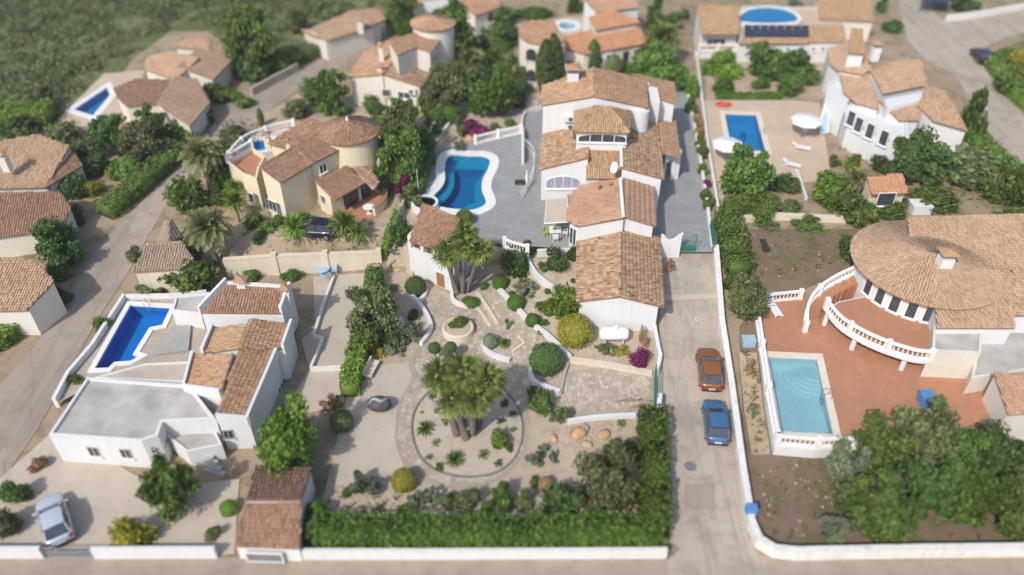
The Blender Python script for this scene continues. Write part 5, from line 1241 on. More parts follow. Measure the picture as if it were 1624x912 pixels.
# white curved walls of the garden
for lab, px, h in (('curved white wall sweeping left of the cobbled court', [(644, 465), (662, 482), (677, 503), (684, 522), (677, 538), (668, 549)], 0.5),
                   ('short white wall around the dark round bush by the pool house', [(662, 482), (672, 474), (677, 463)], 0.4),
                   ('white curb wall around the tall palm clump by the pool house', [(719, 462), (717, 476), (726, 485), (740, 488), (752, 487)], 0.45),
                   ('stepped white wall edging three round bushes beside the ramp', [(790, 460), (812, 484), (824, 497), (849, 521), (873, 540), (904, 571)], 0.5),
                   ('curved white wall below the terrace table', [(834, 407), (840, 424), (853, 443), (877, 462)], 0.6),
                   ('small white wall under the bluish round bush', [(767, 545), (769, 557), (784, 567), (809, 575)], 0.45),
                   ('white wall curling round the large dark ball bush', [(843, 584), (841, 597), (850, 611), (867, 618), (888, 626)], 0.5),
                   ('white wall along the foot of the cobbled ramp', [(900, 672), (947, 665), (1008, 662)], 0.4)):
    wall_line('garden_wall', lab, 'wall', gl(px, 4), h, 0.32, 'white_wall')
wall_line('stone_edge', 'beige stone edging along the top of the cobbled ramp', 'wall', gl([(904, 573), (960, 581), (1034, 595)]), 0.35, 0.5, 'sand_wall')
wall_line('stone_edge', 'dark stone edging on the left of the cobbled ramp', 'wall', gl([(900, 577), (892, 605), (888, 628)]), 0.3, 0.3, 'stone_wall')
wall_line('stone_edge', 'brown stone edging at the foot of the cobbled ramp', 'wall', gl([(908, 660), (1000, 652)]), 0.18, 0.2, 'stone_wall')
wall_line('stone_edge', 'long stone kerb left of the ramp to the terrace', 'wall', gl([(757, 466), (772, 488), (790, 517)]), 0.25, 0.3, 'sand_wall')
wall_line('stone_edge', 'second stone kerb below the ramp to the terrace', 'wall', gl([(750, 480), (765, 500), (778, 520)]), 0.2, 0.25, 'sand_wall')
wall_line('stone_edge', 'angular stone kerb beside the small cactus bed', 'wall', gl([(812, 560), (832, 545), (822, 535)]), 0.2, 0.2, 'sand_wall')
wall_line('terrace_edge', 'white terrace edge wall beneath the dining table', 'wall', pz_([(852, 402), (880, 399), (913, 400)], ZT-0.1), 0.35, 0.3, 'white_wall')
wall_line('bed_edging', 'thin dark metal edging around the round sandy palm bed', 'edging', [Vector((p[0], p[1], hgt(*p))) for p in circ], 0.16, 0.13, 'kerb_dark', closed=True)
wall_line('terrace_wall', 'long low white wall on the hedge side of the villa drive', 'wall', gl([(1088, 142), (1100, 200), (1112, 270), (1121, 330), (1129, 398)]), 0.5, 0.3, 'white_wall')
wall_line('plot_wall', 'white wall left of the dolphin pool deck', 'wall', gl([(1104, 92), (1112, 160), (1122, 240), (1137, 335)]), 0.7, 0.25, 'garden_wall')
wall_line('plot_wall', 'pale low wall right of the round green bushes below the dolphin pool', 'wall', gl([(1262, 272), (1278, 318)]), 0.35, 0.25, 'garden_wall')
wall_line('plot_wall', 'rough pale stone wall above the bare soil plot', 'wall', gl([(1172, 352), (1230, 347), (1340, 352)]), 0.6, 0.5, 'sand_wall')
wall_line('terrace_wall', 'curved white wall at the back of the pool terrace', 'wall', pz_([(828, 212), (829, 190), (838, 180), (860, 174)], ZT, 3), 0.55, 0.2, 'white_wall')
wall_line('terrace_wall', 'white stair wall between pool terrace and villa', 'wall', pz_([(829, 215), (829, 262)], ZT), 1.1, 0.25, 'white_wall')
wall_line('roadside_wall', 'stone wall along the upper bend of the left street', 'wall', gl([(400, 152), (430, 135), (474, 112)]), 1.0, 0.4, 'stone_wall')
wall_line('kerb', 'pale kerb on the far side of the upper right junction', 'kerb', gl([(1500, 34), (1560, 26), (1650, 10), (1760, -5)]), 0.9, 0.4, 'garden_wall')
wall_line('porch_wall', 'curved cream patio wall of the cream house', 'wall', pz_([(594, 302), (607, 308), (613, 319), (607, 334), (594, 344)], ZT, 4), 1.0, 0.3, 'cream_wall', cap='tile_brown')
wall_line('deck_wall', 'white retaining wall of the terracotta pool deck', 'wall', pz_([(1197, 492), (1204, 545), (1217, 640), (1231, 712), (1290, 716), (1360, 714)], 0.6), 1, 0.35, 'white_wall', level=Z_LOW-0.03, base=-1.2)
wall_line('deck_wall', 'white wall on the street side of the royal blue pool', 'wall', pz_([(200, 476), (150, 555), (112, 600), (90, 642)], 0.3), 1, 0.3, 'white_wall', level=Z_WH+0.55, base=-0.8)
wall_line('deck_wall', 'white wall at the head of the royal blue pool', 'wall', pz_([(200, 477), (270, 476), (330, 470)], 0.3), 1, 0.25, 'white_wall', level=Z_WH+0.5, base=-0.8)
balustrade('white balustrade at the far end of the pool terrace', pz_([(754, 228), (790, 219), (826, 211)], ZT+0.1), 0.95, 0.34, posts=3)
balustrade('short white balustrade at the garden edge of the pool terrace', pz_([(800, 391), (812, 396), (836, 403)], ZT+0.05), 0.95, 0.3, posts=2)
balustrade('long curved white balustrade behind the cream house pool', pz_([(366, 256), (378, 240), (396, 226), (419, 217), (443, 209), (467, 204)], ZT+0.1, 3), 1.1, 0.4, posts=4)
balustrade('white balustrade on the cream house roof balcony', pz_([(362, 257), (380, 246), (400, 234)], 5.7), 0.8, 0.35, posts=2)
balustrade('straight white balustrade at the head of the terracotta deck', pz_([(1209, 480), (1268, 474)], Z_LOW), 0.95, 0.34, posts=2)
balustrade('white balustrade between pale turquoise pool and soil plot', pz_([(1232, 704), (1290, 709), (1358, 708)], Z_LOW), 0.95, 0.34, posts=3)
balustrade('white balustrade along the driveway side of the pale turquoise pool', pz_([(1198, 494), (1206, 550), (1218, 632), (1230, 700)], Z_LOW), 0.95, 0.4, posts=4)
balustrade('curved white balustrade on the round villa balcony', [p+Vector((0.0, 0.12, 0.0)) for p in bal_w], 0.95, 0.34, posts=4)
balustrade('white balustrade under the ochre roofed balcony at top right', pz_([(1108, 80), (1168, 80)], ZT+1.1), 0.8, 0.4, posts=3)
# curved stair of the round villa
stair = thing('garden_stair', 'curving terracotta stair with white balustrade rising to the round villa', 'stair', P(1285, 510, Z_LOW))
outer = smooth_px([(1276, 524), (1279, 494), (1294, 470), (1322, 450), (1356, 434)], 3); inn_ = smooth_px([(1297, 520), (1302, 492), (1316, 474), (1338, 460), (1366, 448)], 3); nS = len(outer)-1; rail = []
for k in range(nS):
    z = Z_LOW+0.17*(k+1); q = [P(*outer[k], z), P(*inn_[k], z), P(*inn_[k+1], z), P(*outer[k+1], z)]; MB().prism(xy(q), Z_LOW-0.3, z).build('step', 'terracotta_floor', stair); rail.append(q[0])
balustrade('curved white balustrade of the terracotta stair', rail+[P(*outer[-1], Z_LOW+0.17*nS)], 0.95, 0.34, posts=3)
def railing(label, pts, h=0.95):
    o = thing('railing', label, 'railing', pts[0]); up = Vector((0, 0, 1)); MB().tube([p+up*h for p in pts], 0.035, 6).build('top_rail', 'white_paint', o); MB().tube([p+up*0.12 for p in pts], 0.02, 5).build('bottom_rail', 'white_paint', o)
    for i in range(len(pts)-1):
        n = max(1, int((pts[i+1]-pts[i]).length/0.25))
        for k in range(n): p = pts[i].lerp(pts[i+1], k/n); MB().tube([p, p+up*h], 0.013, 4).build('bar', 'white_paint', o)
railing('curved white railing beside the villa steps on the pool terrace', pz_([(831, 232), (846, 248), (846, 275), (838, 298), (826, 318)], ZT+0.06, 3))

# ---------------------------------------------------------------- planters, tank, sculpture, furniture
g = G(727, 527); o = thing('round_planter', 'raised round stone planter in the cobbled court', 'planter', g)
MB().lathe([(1.42, -0.2), (1.35, 0.6), (1.28, 0.68), (1.15, 0.68), (1.1, 0.55)], g, 32).build('planter_wall', 'sand_wall', o); MB().lathe([(1.12, 0.4), (1.0, 0.64), (0.2, 0.68)], g, 24).build('bed', 'pale_sand', o)
c = GA(974, 529, 0.95); o = thing('gas_tank', 'white horizontal gas tank on legs beside the garage', 'tank', (c.x, c.y, hgt(c.x, c.y))); pr = []; Lt, rt = 2.5, 0.56
mb = MB(); xs = [(-Lt/2, 0.05), (-Lt/2+0.05, 0.3), (-Lt/2+0.15, 0.46), (-Lt/2+0.32, rt), (Lt/2-0.32, rt), (Lt/2-0.15, 0.46), (Lt/2-0.05, 0.3), (Lt/2, 0.05)]
mb.tube([c+Vector((x, 0, 0)) for x, r_ in xs], [r_ for x, r_ in xs], 20).build('vessel', 'white_paint', o, smooth=True)
for x in (-0.75, 0.75): MB().box((c.x+x, c.y, c.z-0.7), (0.14, 0.8, 0.75)).build('leg', 'ac_white', o)
MB().lathe([(0.2, 0), (0.2, 0.2), (0.16, 0.24)], (c.x+0.1, c.y, c.z+rt-0.05), 12).build('valve_dome', 'white_paint', o)
g = G(603, 650); o = thing('sculpture', 'dark rounded stone sculpture with a pale wavy band on a slab', 'sculpture', g); MB().box(g+Vector((0, 0, 0.03)), (2.0, 1.6, 0.1)).build('base_slab', 'patio_concrete', o)
mb = MB(); bd = MB(); M_, K_ = 14, 24
def sc_pt(i, k, s=1.0):
    t = math.pi*i/M_; f = 2*math.pi*k/K_; wob = 1+0.08*math.sin(2*f+3*t); return g+Vector((math.sin(t)*math.cos(f)*0.98*wob*s, math.sin(t)*math.sin(f)*0.62*s, 0.68+math.cos(t)*0.66*s))
vs = [sc_pt(i, k) for i in range(M_+1) for k in range(K_)]; fs = [(i*K_+k, (i+1)*K_+k, (i+1)*K_+(k+1) % K_, i*K_+(k+1) % K_) for i in range(M_) for k in range(K_)]
mb.add(vs, fs, 0.5).build('body', 'sculpture_dark', o, smooth=True)
bp = [g+Vector((-0.75+1.75*t, -0.32+0.25*math.sin(t*6.0), 0.0)) for t in np.linspace(0, 1, 14)]
pts_ = []
for t in np.linspace(0.05, 0.95, 16):
    x = -0.8+1.6*t; y = -0.42+0.55*t+0.2*math.sin(t*7); q = max(0.0, 1-(x/1.0)**2-(y/0.63)**2); pts_.append(g+Vector((x, y, 0.68+0.67*math.sqrt(q))))
bd.tube(pts_, [0.05+0.09*math.sin(math.pi*k/15) for k in range(16)], 6).build('wavy_band', 'sculpture_pale', o, smooth=True)
g = G(590, 590); o = thing('bench', 'pale stone bench beside the big green bushes', 'bench', g); MB().box(g+Vector((0, 0, 0.42)), (0.7, 1.9, 0.12), -0.25).build('seat', 'sand_wall', o)
for s in (-0.7, 0.7): MB().box(g+Vector((0.17*s, s, 0.18)), (0.6, 0.22, 0.38), -0.25).build('leg', 'sand_wall', o)
MB().box(g+Vector((-0.33, 0.0, 0.7)), (0.12, 1.9, 0.5), -0.25).build('backrest', 'sand_wall', o)
def chair(label, c, rot, m, group=None, s=1.0):
    c = Vector(c); o = thing('chair', label, 'chair', c, group); ca, sa = math.cos(rot), math.sin(rot)
    def T(x, y, z): return c+Vector((x*ca-y*sa, x*sa+y*ca, z))*s
    MB().box(T(0, 0, 0.44), (0.5*s, 0.5*s, 0.06), rot).build('seat', m, o); MB().box(T(0, 0.26, 0.72), (0.5*s, 0.07, 0.55*s), rot).build('backrest', m, o)
    for x in (-0.2, 0.2):
        for y in (-0.2, 0.22): MB().tube([T(x, y, 0), T(x*0.95, y*0.95, 0.43)], 0.025, 5).build('leg', m, o)
    for x in (-0.27, 0.27): MB().box(T(x, 0, 0.62), (0.05, 0.5*s, 0.05), rot).build('armrest', m, o)
def table(label, c, m, w_=1.0, d_=0.9, rnd=False, name='table'):
    c = Vector(c); o = thing(name, label, 'table', c)
    if rnd: MB().lathe([(w_/2, 0.70), (w_/2, 0.74)], c, 24).build('tabletop', m, o); MB().lathe([(0.3, 0), (0.28, 0.05), (0.05, 0.08), (0.05, 0.7)], c, 10).build('pedestal', m, o)
    else:
        MB().box(c+Vector((0, 0, 0.72)), (w_, d_, 0.05)).build('tabletop', m, o)
        for x in (-1, 1):
            for y in (-1, 1): MB().tube([c+Vector((x*w_*0.43, y*d_*0.43, 0)), c+Vector((x*w_*0.43, y*d_*0.43, 0.7))], 0.03, 5).build('leg', m, o)
    return o
z = ZT+0.1; table('square white dining table on the grey terrace by the awning', P(880, 374, z), 'white_paint', 1.1, 1.1); t0 = P(880, 374, z)
tb = thing('tablemat', 'green mat lying on the square white table', 'mat', t0+Vector((0, 0, 0.75))); MB().box(t0+Vector((0, 0, 0.757)), (0.3, 0.3, 0.014)).build('cloth', 'lime_plastic', tb)
chair('lime green chair behind the square white table', t0+Vector((0.05, 0.95, 0)), 0.0, 'lime_plastic'); chair('pale green chair left of the square white table', t0+Vector((-0.85, 0.05, 0)), 1.4, 'lime_plastic'); chair('white chair right of the square white table', t0+Vector((0.9, -0.1, 0)), -1.7, 'ac_white'); chair('white chair in front of the square white table', t0+Vector((0, -0.9, 0)), math.pi, 'ac_white')
t1 = G(512, 436); t1.z += 0.06; table('round pale blue table on the patio below the sand-coloured wall', t1, 'pale_blue_paint', 1.5, rnd=True)
for lab, dx, dy, r_ in (('pale blue chair left behind the round patio table', -0.55, 0.95, 0.4), ('pale blue chair behind the round patio table', 0.35, 1.1, -0.2), ('pale blue chair right of the round patio table', 1.15, 0.1, -1.5), ('pale blue chair in front of the round patio table', 0.7, -0.85, -2.6)): chair(lab, t1+Vector((dx, dy, 0)), r_, 'pale_blue_paint')
table('round white table on the terracotta patio of the cream house', P(586, 338, ZT+0.13), 'white_paint', 1.15, rnd=True)
def lounger(label, c, rot, m='white_paint'):
    c = Vector(c); o = thing('sun_lounger', label, 'sun lounger', c); ca, sa = math.cos(rot), math.sin(rot)
    def T(x, y, z): return c+Vector((x*ca-y*sa, x*sa+y*ca, z))
    for k in range(6): MB().box(T(-0.25+k*0.22, 0, 0.33), (0.19, 0.62, 0.04), rot).build('slat', m, o)
    for k in range(3): MB().box(T(-0.5-k*0.2, 0, 0.40+k*0.12), (0.19, 0.62, 0.05), rot).build('back_slat', m, o)
    for s in (-1, 1): MB().box(T(0.1, s*0.33, 0.31), (1.9, 0.05, 0.06), rot).build('side_rail', m, o)
    for x in (-0.7, 0.9):
        for s in (-1, 1): MB().tube([T(x, s*0.3, 0), T(x, s*0.3, 0.3)], 0.025, 5).build('leg', m, o)
lounger('white sun lounger nearer the parasol on the beige deck', P(1270, 237, ZT+0.1), R(-20)); lounger('white sun lounger farther from the parasol on the beige deck', P(1255, 264, ZT+0.1), R(-28)); lounger('white sun lounger on the terracotta deck near the balustrade', P(1227, 494, Z_LOW), R(-80))
def parasol(label, c, r_, h, m='white_paint', n=8):
    c = Vector(c); o = thing('parasol', label, 'parasol', c); up = Vector((0, 0, 1)); MB().tube([c, c+up*(h+0.35)], 0.03, 6).build('pole', 'grey_metal', o); MB().lathe([(0.3, 0), (0.28, 0.08), (0.05, 0.12)], c, 12).build('base', 'grey_metal', o)
    mb = MB(); top = c+up*(h+0.45); rim = [c+Vector((math.cos(2*math.pi*k/n+0.3)*r_, math.sin(2*math.pi*k/n+0.3)*r_, h)) for k in range(n)]
    for k in range(n):
        a, b = rim[k], rim[(k+1) % n]; mb.add([top, a, b, a-up*0.18, b-up*0.18], [(0, 1, 2), (1, 3, 4, 2)], 0.5)
    mb.build('canopy', m, o)
    for k in range(n): MB().tube([top-up*0.06, rim[k]], 0.012, 4).build('rib', 'grey_metal', o)
parasol('open white parasol on the beige deck of the dolphin pool', P(1273, 216, ZT+0.1), 1.75, 2.0); parasol('white parasol half hidden by the leafy tree at the dolphin pool', P(1150, 252, ZT+0.1), 1.7, 1.8)
table('small round table under the open white parasol', P(1275, 215, ZT+0.1), 'ac_white', 0.8, rnd=True)
c = P(835, 300, ZT+0.1); o = thing('closed_parasol', 'closed white parasol standing on the grey terrace', 'parasol', c); MB().tube([c, c+Vector((0, 0, 2.3))], 0.03, 6).build('pole', 'grey_metal', o); MB().lathe([(0.05, 0.8), (0.13, 1.0), (0.1, 1.7), (0.03, 2.3)], c, 8).build('folded_canopy', 'white_paint', o); MB().lathe([(0.3, 0), (0.28, 0.08), (0.05, 0.12)], c, 12).build('base', 'grey_metal', o)
c = P(825, 291, ZT+0.08); o = MB().box(c+Vector((0, 0, 0.2)), (1.1, 0.8, 0.06)); 
for x in (-0.45, 0.45):
    for y in (-0.3, 0.3): o.box(c+Vector((x, y, 0.09)), (0.06, 0.06, 0.18))
tag(o.build('low_bench', 'dark_frame', None, c), 'low dark grey slab bench beside the closed parasol', 'bench')
c = P(1306, 214, ZT+0.08); o = thing('water_slide', 'blue and white curved slide against the upper right villa', 'slide', c); ch = MB(); pts_ = [c+Vector((0.9*t-0.2*math.sin(3*t), 2.6*t, 0.15+2.4*t)) for t in np.linspace(0, 1, 9)]
for k in range(8):
    a, b = pts_[k], pts_[k+1]; s = Vector((0.42, 0, 0)); ch.add([a-s, a+s, b+s, b-s, a-s-Vector((0, 0, .06)), a+s-Vector((0, 0, .06)), b+s-Vector((0, 0, .06)), b-s-Vector((0, 0, .06))], [(0, 1, 2, 3), (7, 6, 5, 4)], 0.5)
ch.build('chute', 'pale_blue_paint', o); [MB().tube([p+Vector((sx*0.44, 0, 0.12)) for p in pts_], 0.07, 6).build('side_rail', 'white_paint', o) for sx in (-1, 1)]; MB().tube([pts_[-1], Vector((pts_[-1].x, pts_[-1].y, ZT))], 0.05, 6).build('support', 'white_paint', o)
c = P(1147, 166, ZT+0.2); o = MB(); ring = [c+Vector((math.cos(t)*0.85, math.sin(t)*0.45, 0.05)) for t in np.linspace(0, 2*math.pi, 20)]; o.tube(ring, 0.15, 8, False); tag(o.build('inflatable_boat', 'red_plastic', None, c, True), 'red inflatable boat lying behind the dolphin pool', 'boat')
# spa corner beside the pool house
c = P(674, 330, ZT); o = thing('spa_basin', 'small blue basin with white rim behind the pool house roof', 'basin', c); MB().lathe([(1.35, -0.3), (1.35, 0.75), (1.1, 0.75), (1.08, 0.3)], c, 24).build('rim', 'white_wall', o); MB().lathe([(1.1, 0.35), (1.1, 0.42)], c, 24).build('basin_floor', 'basin_blue', o); MB().lathe([(1.09, 0.62), (1.09, 0.64)], c, 24).build('water', 'water', o)
p0, p1 = P(665, 318, ZT), None; MB_ = MB().tube([p0, p0+Vector((0, 0, 3.6))], [0.04, 0.03], 6).lathe([(0.12, 0), (0.12, 0.04)], p0, 8); tag(MB_.build('pole', 'ac_white', None, p0), 'thin white pole beside the curvy pool', 'pole')
g = G(1061, 430); o = MB().lathe([(0.18, 0), (0.3, 0.25), (0.34, 0.5), (0.38, 0.55), (0.3, 0.56)], g, 14); po = thing('plant_pot', 'terracotta pot with reddish plant in the garage shadow', 'pot', g); o.build('pot', 'terracotta_pot', po); place('foliage', LOOSE[0], g+Vector((0, 0, 0.8)), po, (0, 0, 0), (0.45, 0.45, 0.4), 'leaf_dry')
def bin_(label, c, m, s=(0.6, 0.6, 0.9), name='box', cat='box'):
    c = Vector(c); o = thing(name, label, cat, c); MB().box(c+Vector((0, 0, s[2]/2)), s).build('body', m, o); MB().box(c+Vector((0, 0, s[2]+0.03)), (s[0]*1.08, s[1]*1.08, 0.07)).build('lid', m, o)
bin_('blue box on the driveway wall near the street', G(1190, 812, 0.9), 'blue_plastic', (0.7, 0.5, 0.5)); bin_('grey-blue storage box in the strip beside the driveway wall', G(1186, 546), 'pale_blue_paint', (1.0, 0.8, 0.6)); bin_('blue covered pool pump beside the terracotta deck', P(1466, 640, Z_LOW), 'blue_plastic', (0.9, 1.0, 0.9)); bin_('dark blue bundle beside the round tower of the cream house', P(598, 213, ZT), 'navy_cloth', (0.8, 0.6, 1.0)); bin_('dark slab cover lying on the bare soil plot', G(1212, 392), 'dark_frame', (0.5, 1.6, 0.25)); bin_('grey chest at the end of the terracotta deck balustrade', P(1219, 474, Z_LOW), 'grey_metal', (0.9, 0.7, 0.6))
tp = at_z([(274, 521), (304, 519), (300, 558), (243, 566)], Z_WH); tag(MB().prism(tp, Z_WH+0.1, Z_WH+0.25).build('pool_cover', 'grey_tarp', None, (*tp[0], Z_WH)), 'grey tarp cover on the deck of the white house', 'cover')
o = thing('canopy', 'dark blue canopy on posts beside the upper right junction', 'canopy', G(1478, 22)); q = [G(1455, 24), G(1500, 27), G(1503, -6), G(1458, -8)]; MB().prism(xy(q), ZT+2.2, ZT+2.35).build('roof_sheet', 'navy_cloth', o); [MB().tube([p, p+Vector((0, 0, 2.2))], 0.06, 6).build('post', 'grey_metal', o) for p in q]
# rocks scattered over the banks
for lab, px, py, s, m in (('ochre boulder on the rocky bank beside the tall hedge', 918, 689, 0.75, 'rock_ochre'), ('greyish boulder above the ochre boulder', 924, 682, 0.5, 'rock_pale'), ('flat ochre rock right of the boulders on the bank', 958, 692, 0.6, 'rock_ochre'), ('small ochre rock left of the boulders on the bank', 878, 696, 0.4, 'rock_ochre'), ('rough rock at the lower end of the rocky bank', 932, 706, 0.45, 'rock_pale'), ('pale rock at the wood pile by the ramp', 1012, 632, 0.3, 'rock_pale'), ('pale boulder beside the prickly pears left of the pool house', 632, 428, 0.5, 'rock_pale'), ('low pale rock in front of the magenta shrub by the pool', 745, 222, 0.8, 'rock_ochre')):
    g = G(px, py); o = rock(None, g+Vector((0, 0, s*0.2)), (s, s*0.7, s*0.5), m); tag(o, lab, 'rock')
br = MB(); g = G(1005, 642)
for k in range(22):
    t = random.uniform(-0.5, 0.5); a = g+Vector((random.uniform(-1.6, 1.4), random.uniform(-0.5, 0.5), random.uniform(0.1, 0.25))); br.tube([a, a+Vector((math.cos(t), math.sin(t)*0.6, random.uniform(-0.05, 0.25)))*random.uniform(0.6, 1.3)], 0.02, 4)
tag(br.build('branch_pile', 'trunk_bark', None, g), 'pile of cut grey branches on the cobbled ramp', 'branches')

# ---------------------------------------------------------------- cars
def carpaint(name, col):
    def f(n, b):
        b.inputs['Base Color'].default_value = (*col, 1); b.inputs['Roughness'].default_value = 0.32; b.inputs['Metallic'].default_value = 0.25
        b.inputs['Coat Weight'].default_value = 0.5; b.inputs['Coat Roughness'].default_value = 0.08
    mat(name, f)
carpaint('paint_orange', (0.30, 0.115, 0.035)); carpaint('paint_blue', (0.06, 0.17, 0.33)); carpaint('paint_dark', (0.012, 0.016, 0.03)); carpaint('paint_silver', (0.55, 0.60, 0.68))
plain('head_lamp', (0.7, 0.7, 0.7), 0.15, spec=0.8); plain('tail_lamp', (0.35, 0.01, 0.01), 0.25, spec=0.7); plain('plate', (0.75, 0.75, 0.72), 0.5)
def car(label, c, heading, paint, L=4.3, W=1.82, H=1.6, roofpaint=None):
    """heading: direction of the nose; local x forward, y left"""
    c = Vector(c); h = Vector(heading); h.z = h.z; h.normalize(); lf = Vector((0, 0, 1)).cross(h).normalized(); up = h.cross(lf)
    o = thing('parked_car', label, 'car', c)
    def T(x, y, z): return c+h*x+lf*y+up*z
    a = L/2; w2 = W/2; secs = [(-a, 0.78, 0.42, 0.80), (-a+0.08, 0.93, 0.30, 0.98), (-a+0.5, 1.0, 0.22, 1.02), (-0.9, 1.0, 0.2, 0.98), (0.2, 1.0, 0.2, 0.96), (a-1.2, 0.99, 0.2, 0.99), (a-0.65, 0.97, 0.22, 0.93), (a-0.2, 0.90, 0.26, 0.82), (a-0.04, 0.78, 0.34, 0.70), (a, 0.6, 0.42, 0.62)]
    K = 14; mb = MB(); vs = []
    for x, wf, zl, zt in secs:
        for k in range(K):
            t = 2*math.pi*(k+0.5)/K; cx, cz = math.cos(t), math.sin(t); sx = abs(cx)**0.45*(1 if cx > 0 else -1); sz = abs(cz)**0.45*(1 if cz > 0 else -1)
            vs.append(T(x, sx*w2*wf*(1-0.08*max(0, sz)), (zl+zt)/2+sz*(zt-zl)/2))
    n = len(secs); fs = [(i*K+k, i*K+(k+1) % K, (i+1)*K+(k+1) % K, (i+1)*K+k) for i in range(n-1) for k in range(K)]+[tuple(range(K-1, -1, -1)), tuple(range((n-1)*K, n*K))]
    body = mb.add(vs, fs, 0.5).build('body', paint, o, smooth=True)
    # glasshouse: black glass with a painted roof panel and pillars
    gs = [(-a+0.18, 0.80, 0.97, 0.80, 0.99), (-a+0.55, 0.90, 0.97, 0.70, H-0.06), (-0.5, 0.92, 0.95, 0.74, H), (0.12, 0.92, 0.95, 0.72, H-0.07), (0.92, 0.90, 0.93, 0.84, 0.985)]
    vs = []; 
    for x, wb, zb_, wt, zt in gs: vs += [T(x, -w2*wb, zb_), T(x, w2*wb, zb_), T(x, w2*wt, zt), T(x, -w2*wt, zt)]
    fs = [(i*4+k, i*4+(k+1) % 4, (i+1)*4+(k+1) % 4, (i+1)*4+k) for i in range(4) for k in range(4)]+[(3, 2, 1, 0), (16, 17, 18, 19)]
    MB().add(vs, fs, 0.5).build('windows', 'glass', o)
    rp = []; ins = 0.985
    for i in (1, 2, 3): x, wb, zb_, wt, zt = gs[i]; rp += [T(x+(0.1 if i == 1 else -0.12 if i == 3 else 0), -w2*wt*ins, zt+0.012), T(x+(0.1 if i == 1 else -0.12 if i == 3 else 0), -w2*wt*0.5, zt+0.05), T(x+(0.1 if i == 1 else -0.12 if i == 3 else 0), w2*wt*0.5, zt+0.05), T(x+(0.1 if i == 1 else -0.12 if i == 3 else 0), w2*wt*ins, zt+0.012)]
    MB().add(rp, [(i*4+k, i*4+k+1, (i+1)*4+k+1, (i+1)*4+k) for i in range(2) for k in range(3)], 0.5).build('roof', roofpaint or paint, o, smooth=True)
    pl = MB()
    for s in (-1, 1):
        for i, j in ((0, 1), (3, 4)): pl.tube([T(gs[i][0], s*w2*gs[i][3], gs[i][4]+0.01), T(gs[j][0], s*w2*gs[j][3], gs[j][4]+0.01)], 0.045, 5)
        pl.tube([T(gs[2][0], s*w2*gs[2][1], gs[2][2]), T(gs[2][0], s*w2*gs[2][3], gs[2][4])], 0.035, 5)
    pl.build('pillars', paint, o)
    for s in (-1, 1):
        MB().box(T(0.72, s*(w2+0.1), 1.0), (0.14, 0.22, 0.14), math.atan2(h.y, h.x)).build('mirror', paint, o); MB().box(T(a-0.2, s*w2*0.68, 0.62), (0.2, 0.26, 0.12), math.atan2(h.y, h.x)).build('headlight', 'head_lamp', o); MB().box(T(-a+0.05, s*w2*0.76, 0.82), (0.12, 0.26, 0.2), math.atan2(h.y, h.x)).build('tail_light', 'tail_lamp', o)
        for x in (a-0.85, -a+0.8):
            q = T(x, s*(w2-0.13), 0.33); wv = [q-lf*0.11, q-lf*0.10, q+lf*0.10, q+lf*0.11]; wh_ = MB().tube(wv, [0.26, 0.33, 0.33, 0.26], 18).build('wheel', 'black_rubber', o); MB().tube([q+lf*s*0.09, q+lf*s*0.125], 0.2, 12).build('rim', 'grey_metal', wh_)
    MB().box(T(-a+0.0, 0, 0.58), (0.05, 0.5, 0.12), math.atan2(h.y, h.x)).build('number_plate', 'plate', o); MB().box(T(-a+0.05, 0, 0.36), (0.14, W*0.8, 0.16), math.atan2(h.y, h.x)).build('bumper', 'black_rubber', o)
    return o
def hdg(p, q): return G(*q)-G(*p)
dv = hdg((1155, 620), (1141, 520)); dv2 = hdg((1166, 700), (1155, 620))
car('copper orange hatchback parked on the driveway ahead of the blue car', G(1123, 592)+Vector((0, 0, 0.05)), dv, 'paint_orange', 4.1, 1.85)
car('blue hatchback parked on the driveway behind the orange car', G(1133, 676)+Vector((0, 0, 0.05)), dv2, 'paint_blue', 4.1, 1.8)
car('dark estate car half hidden by spiky plants below the cream house', P(499, 372, ZT+0.08), Vector((-1, 0.12, 0)), 'paint_dark', 4.4, 1.82)
car('silver-blue car parked at the lower left driveway', G(92, 832)+Vector((0, 0, 0.06)), Vector((-0.55, 0.8, 0)), 'paint_silver', 4.3, 1.8)
car('dark car parked at the upper right traffic island', G(1553, 95)+Vector((0, 0, 0.06)), Vector((0.1, 1, 0)), 'paint_dark', 4.2, 1.8)

# steps beside the white house
ss = thing('outdoor_stair', 'grey steps beside the white flat-roofed house', 'stair', G(320, 740))
for k in range(8):
    z_ = 0.17*(8-k); q = G(306+k*5, 706+k*6); MB().box((q.x, q.y, hgt(q.x, q.y)+z_/2), (1.7, 0.42, z_), -0.35).build('step', 'grey_wall', ss)

# small marks on the driveway
g = G(1103, 506); tag(MB().box(g+Vector((0, 0, 0.05)), (0.07, 0.9, 0.004)).box(g+Vector((0.12, 0.1, 0.05)), (0.3, 0.07, 0.0035)).build('paint_mark', 'white_paint', None, g), 'small white cross mark painted on the driveway', 'mark')
g = G(1095, 740); dc_ = thing('drain_cover', 'round metal drain cover in the driveway near the street', 'drain cover', g); MB().lathe([(0.36, 0.03), (0.36, 0.052)], g, 24).build('cover', 'grey_metal', dc_); MB().lathe([(0.44, 0.02), (0.44, 0.046)], g, 24).build('frame', 'kerb_dark', dc_)
for nm, px in (('pale repair strip across the driveway below the gate', [(1052, 470), (1138, 466), (1139, 474), (1052, 479)]), ('darker repair patch in the driveway near the street', [(1085, 770), (1130, 768), (1134, 808), (1086, 812)])):
    tag(sheet('road_patch', xy(gp(px)), 0.04, 'asphalt' if 'dark' in nm else 'patio_concrete'), nm)

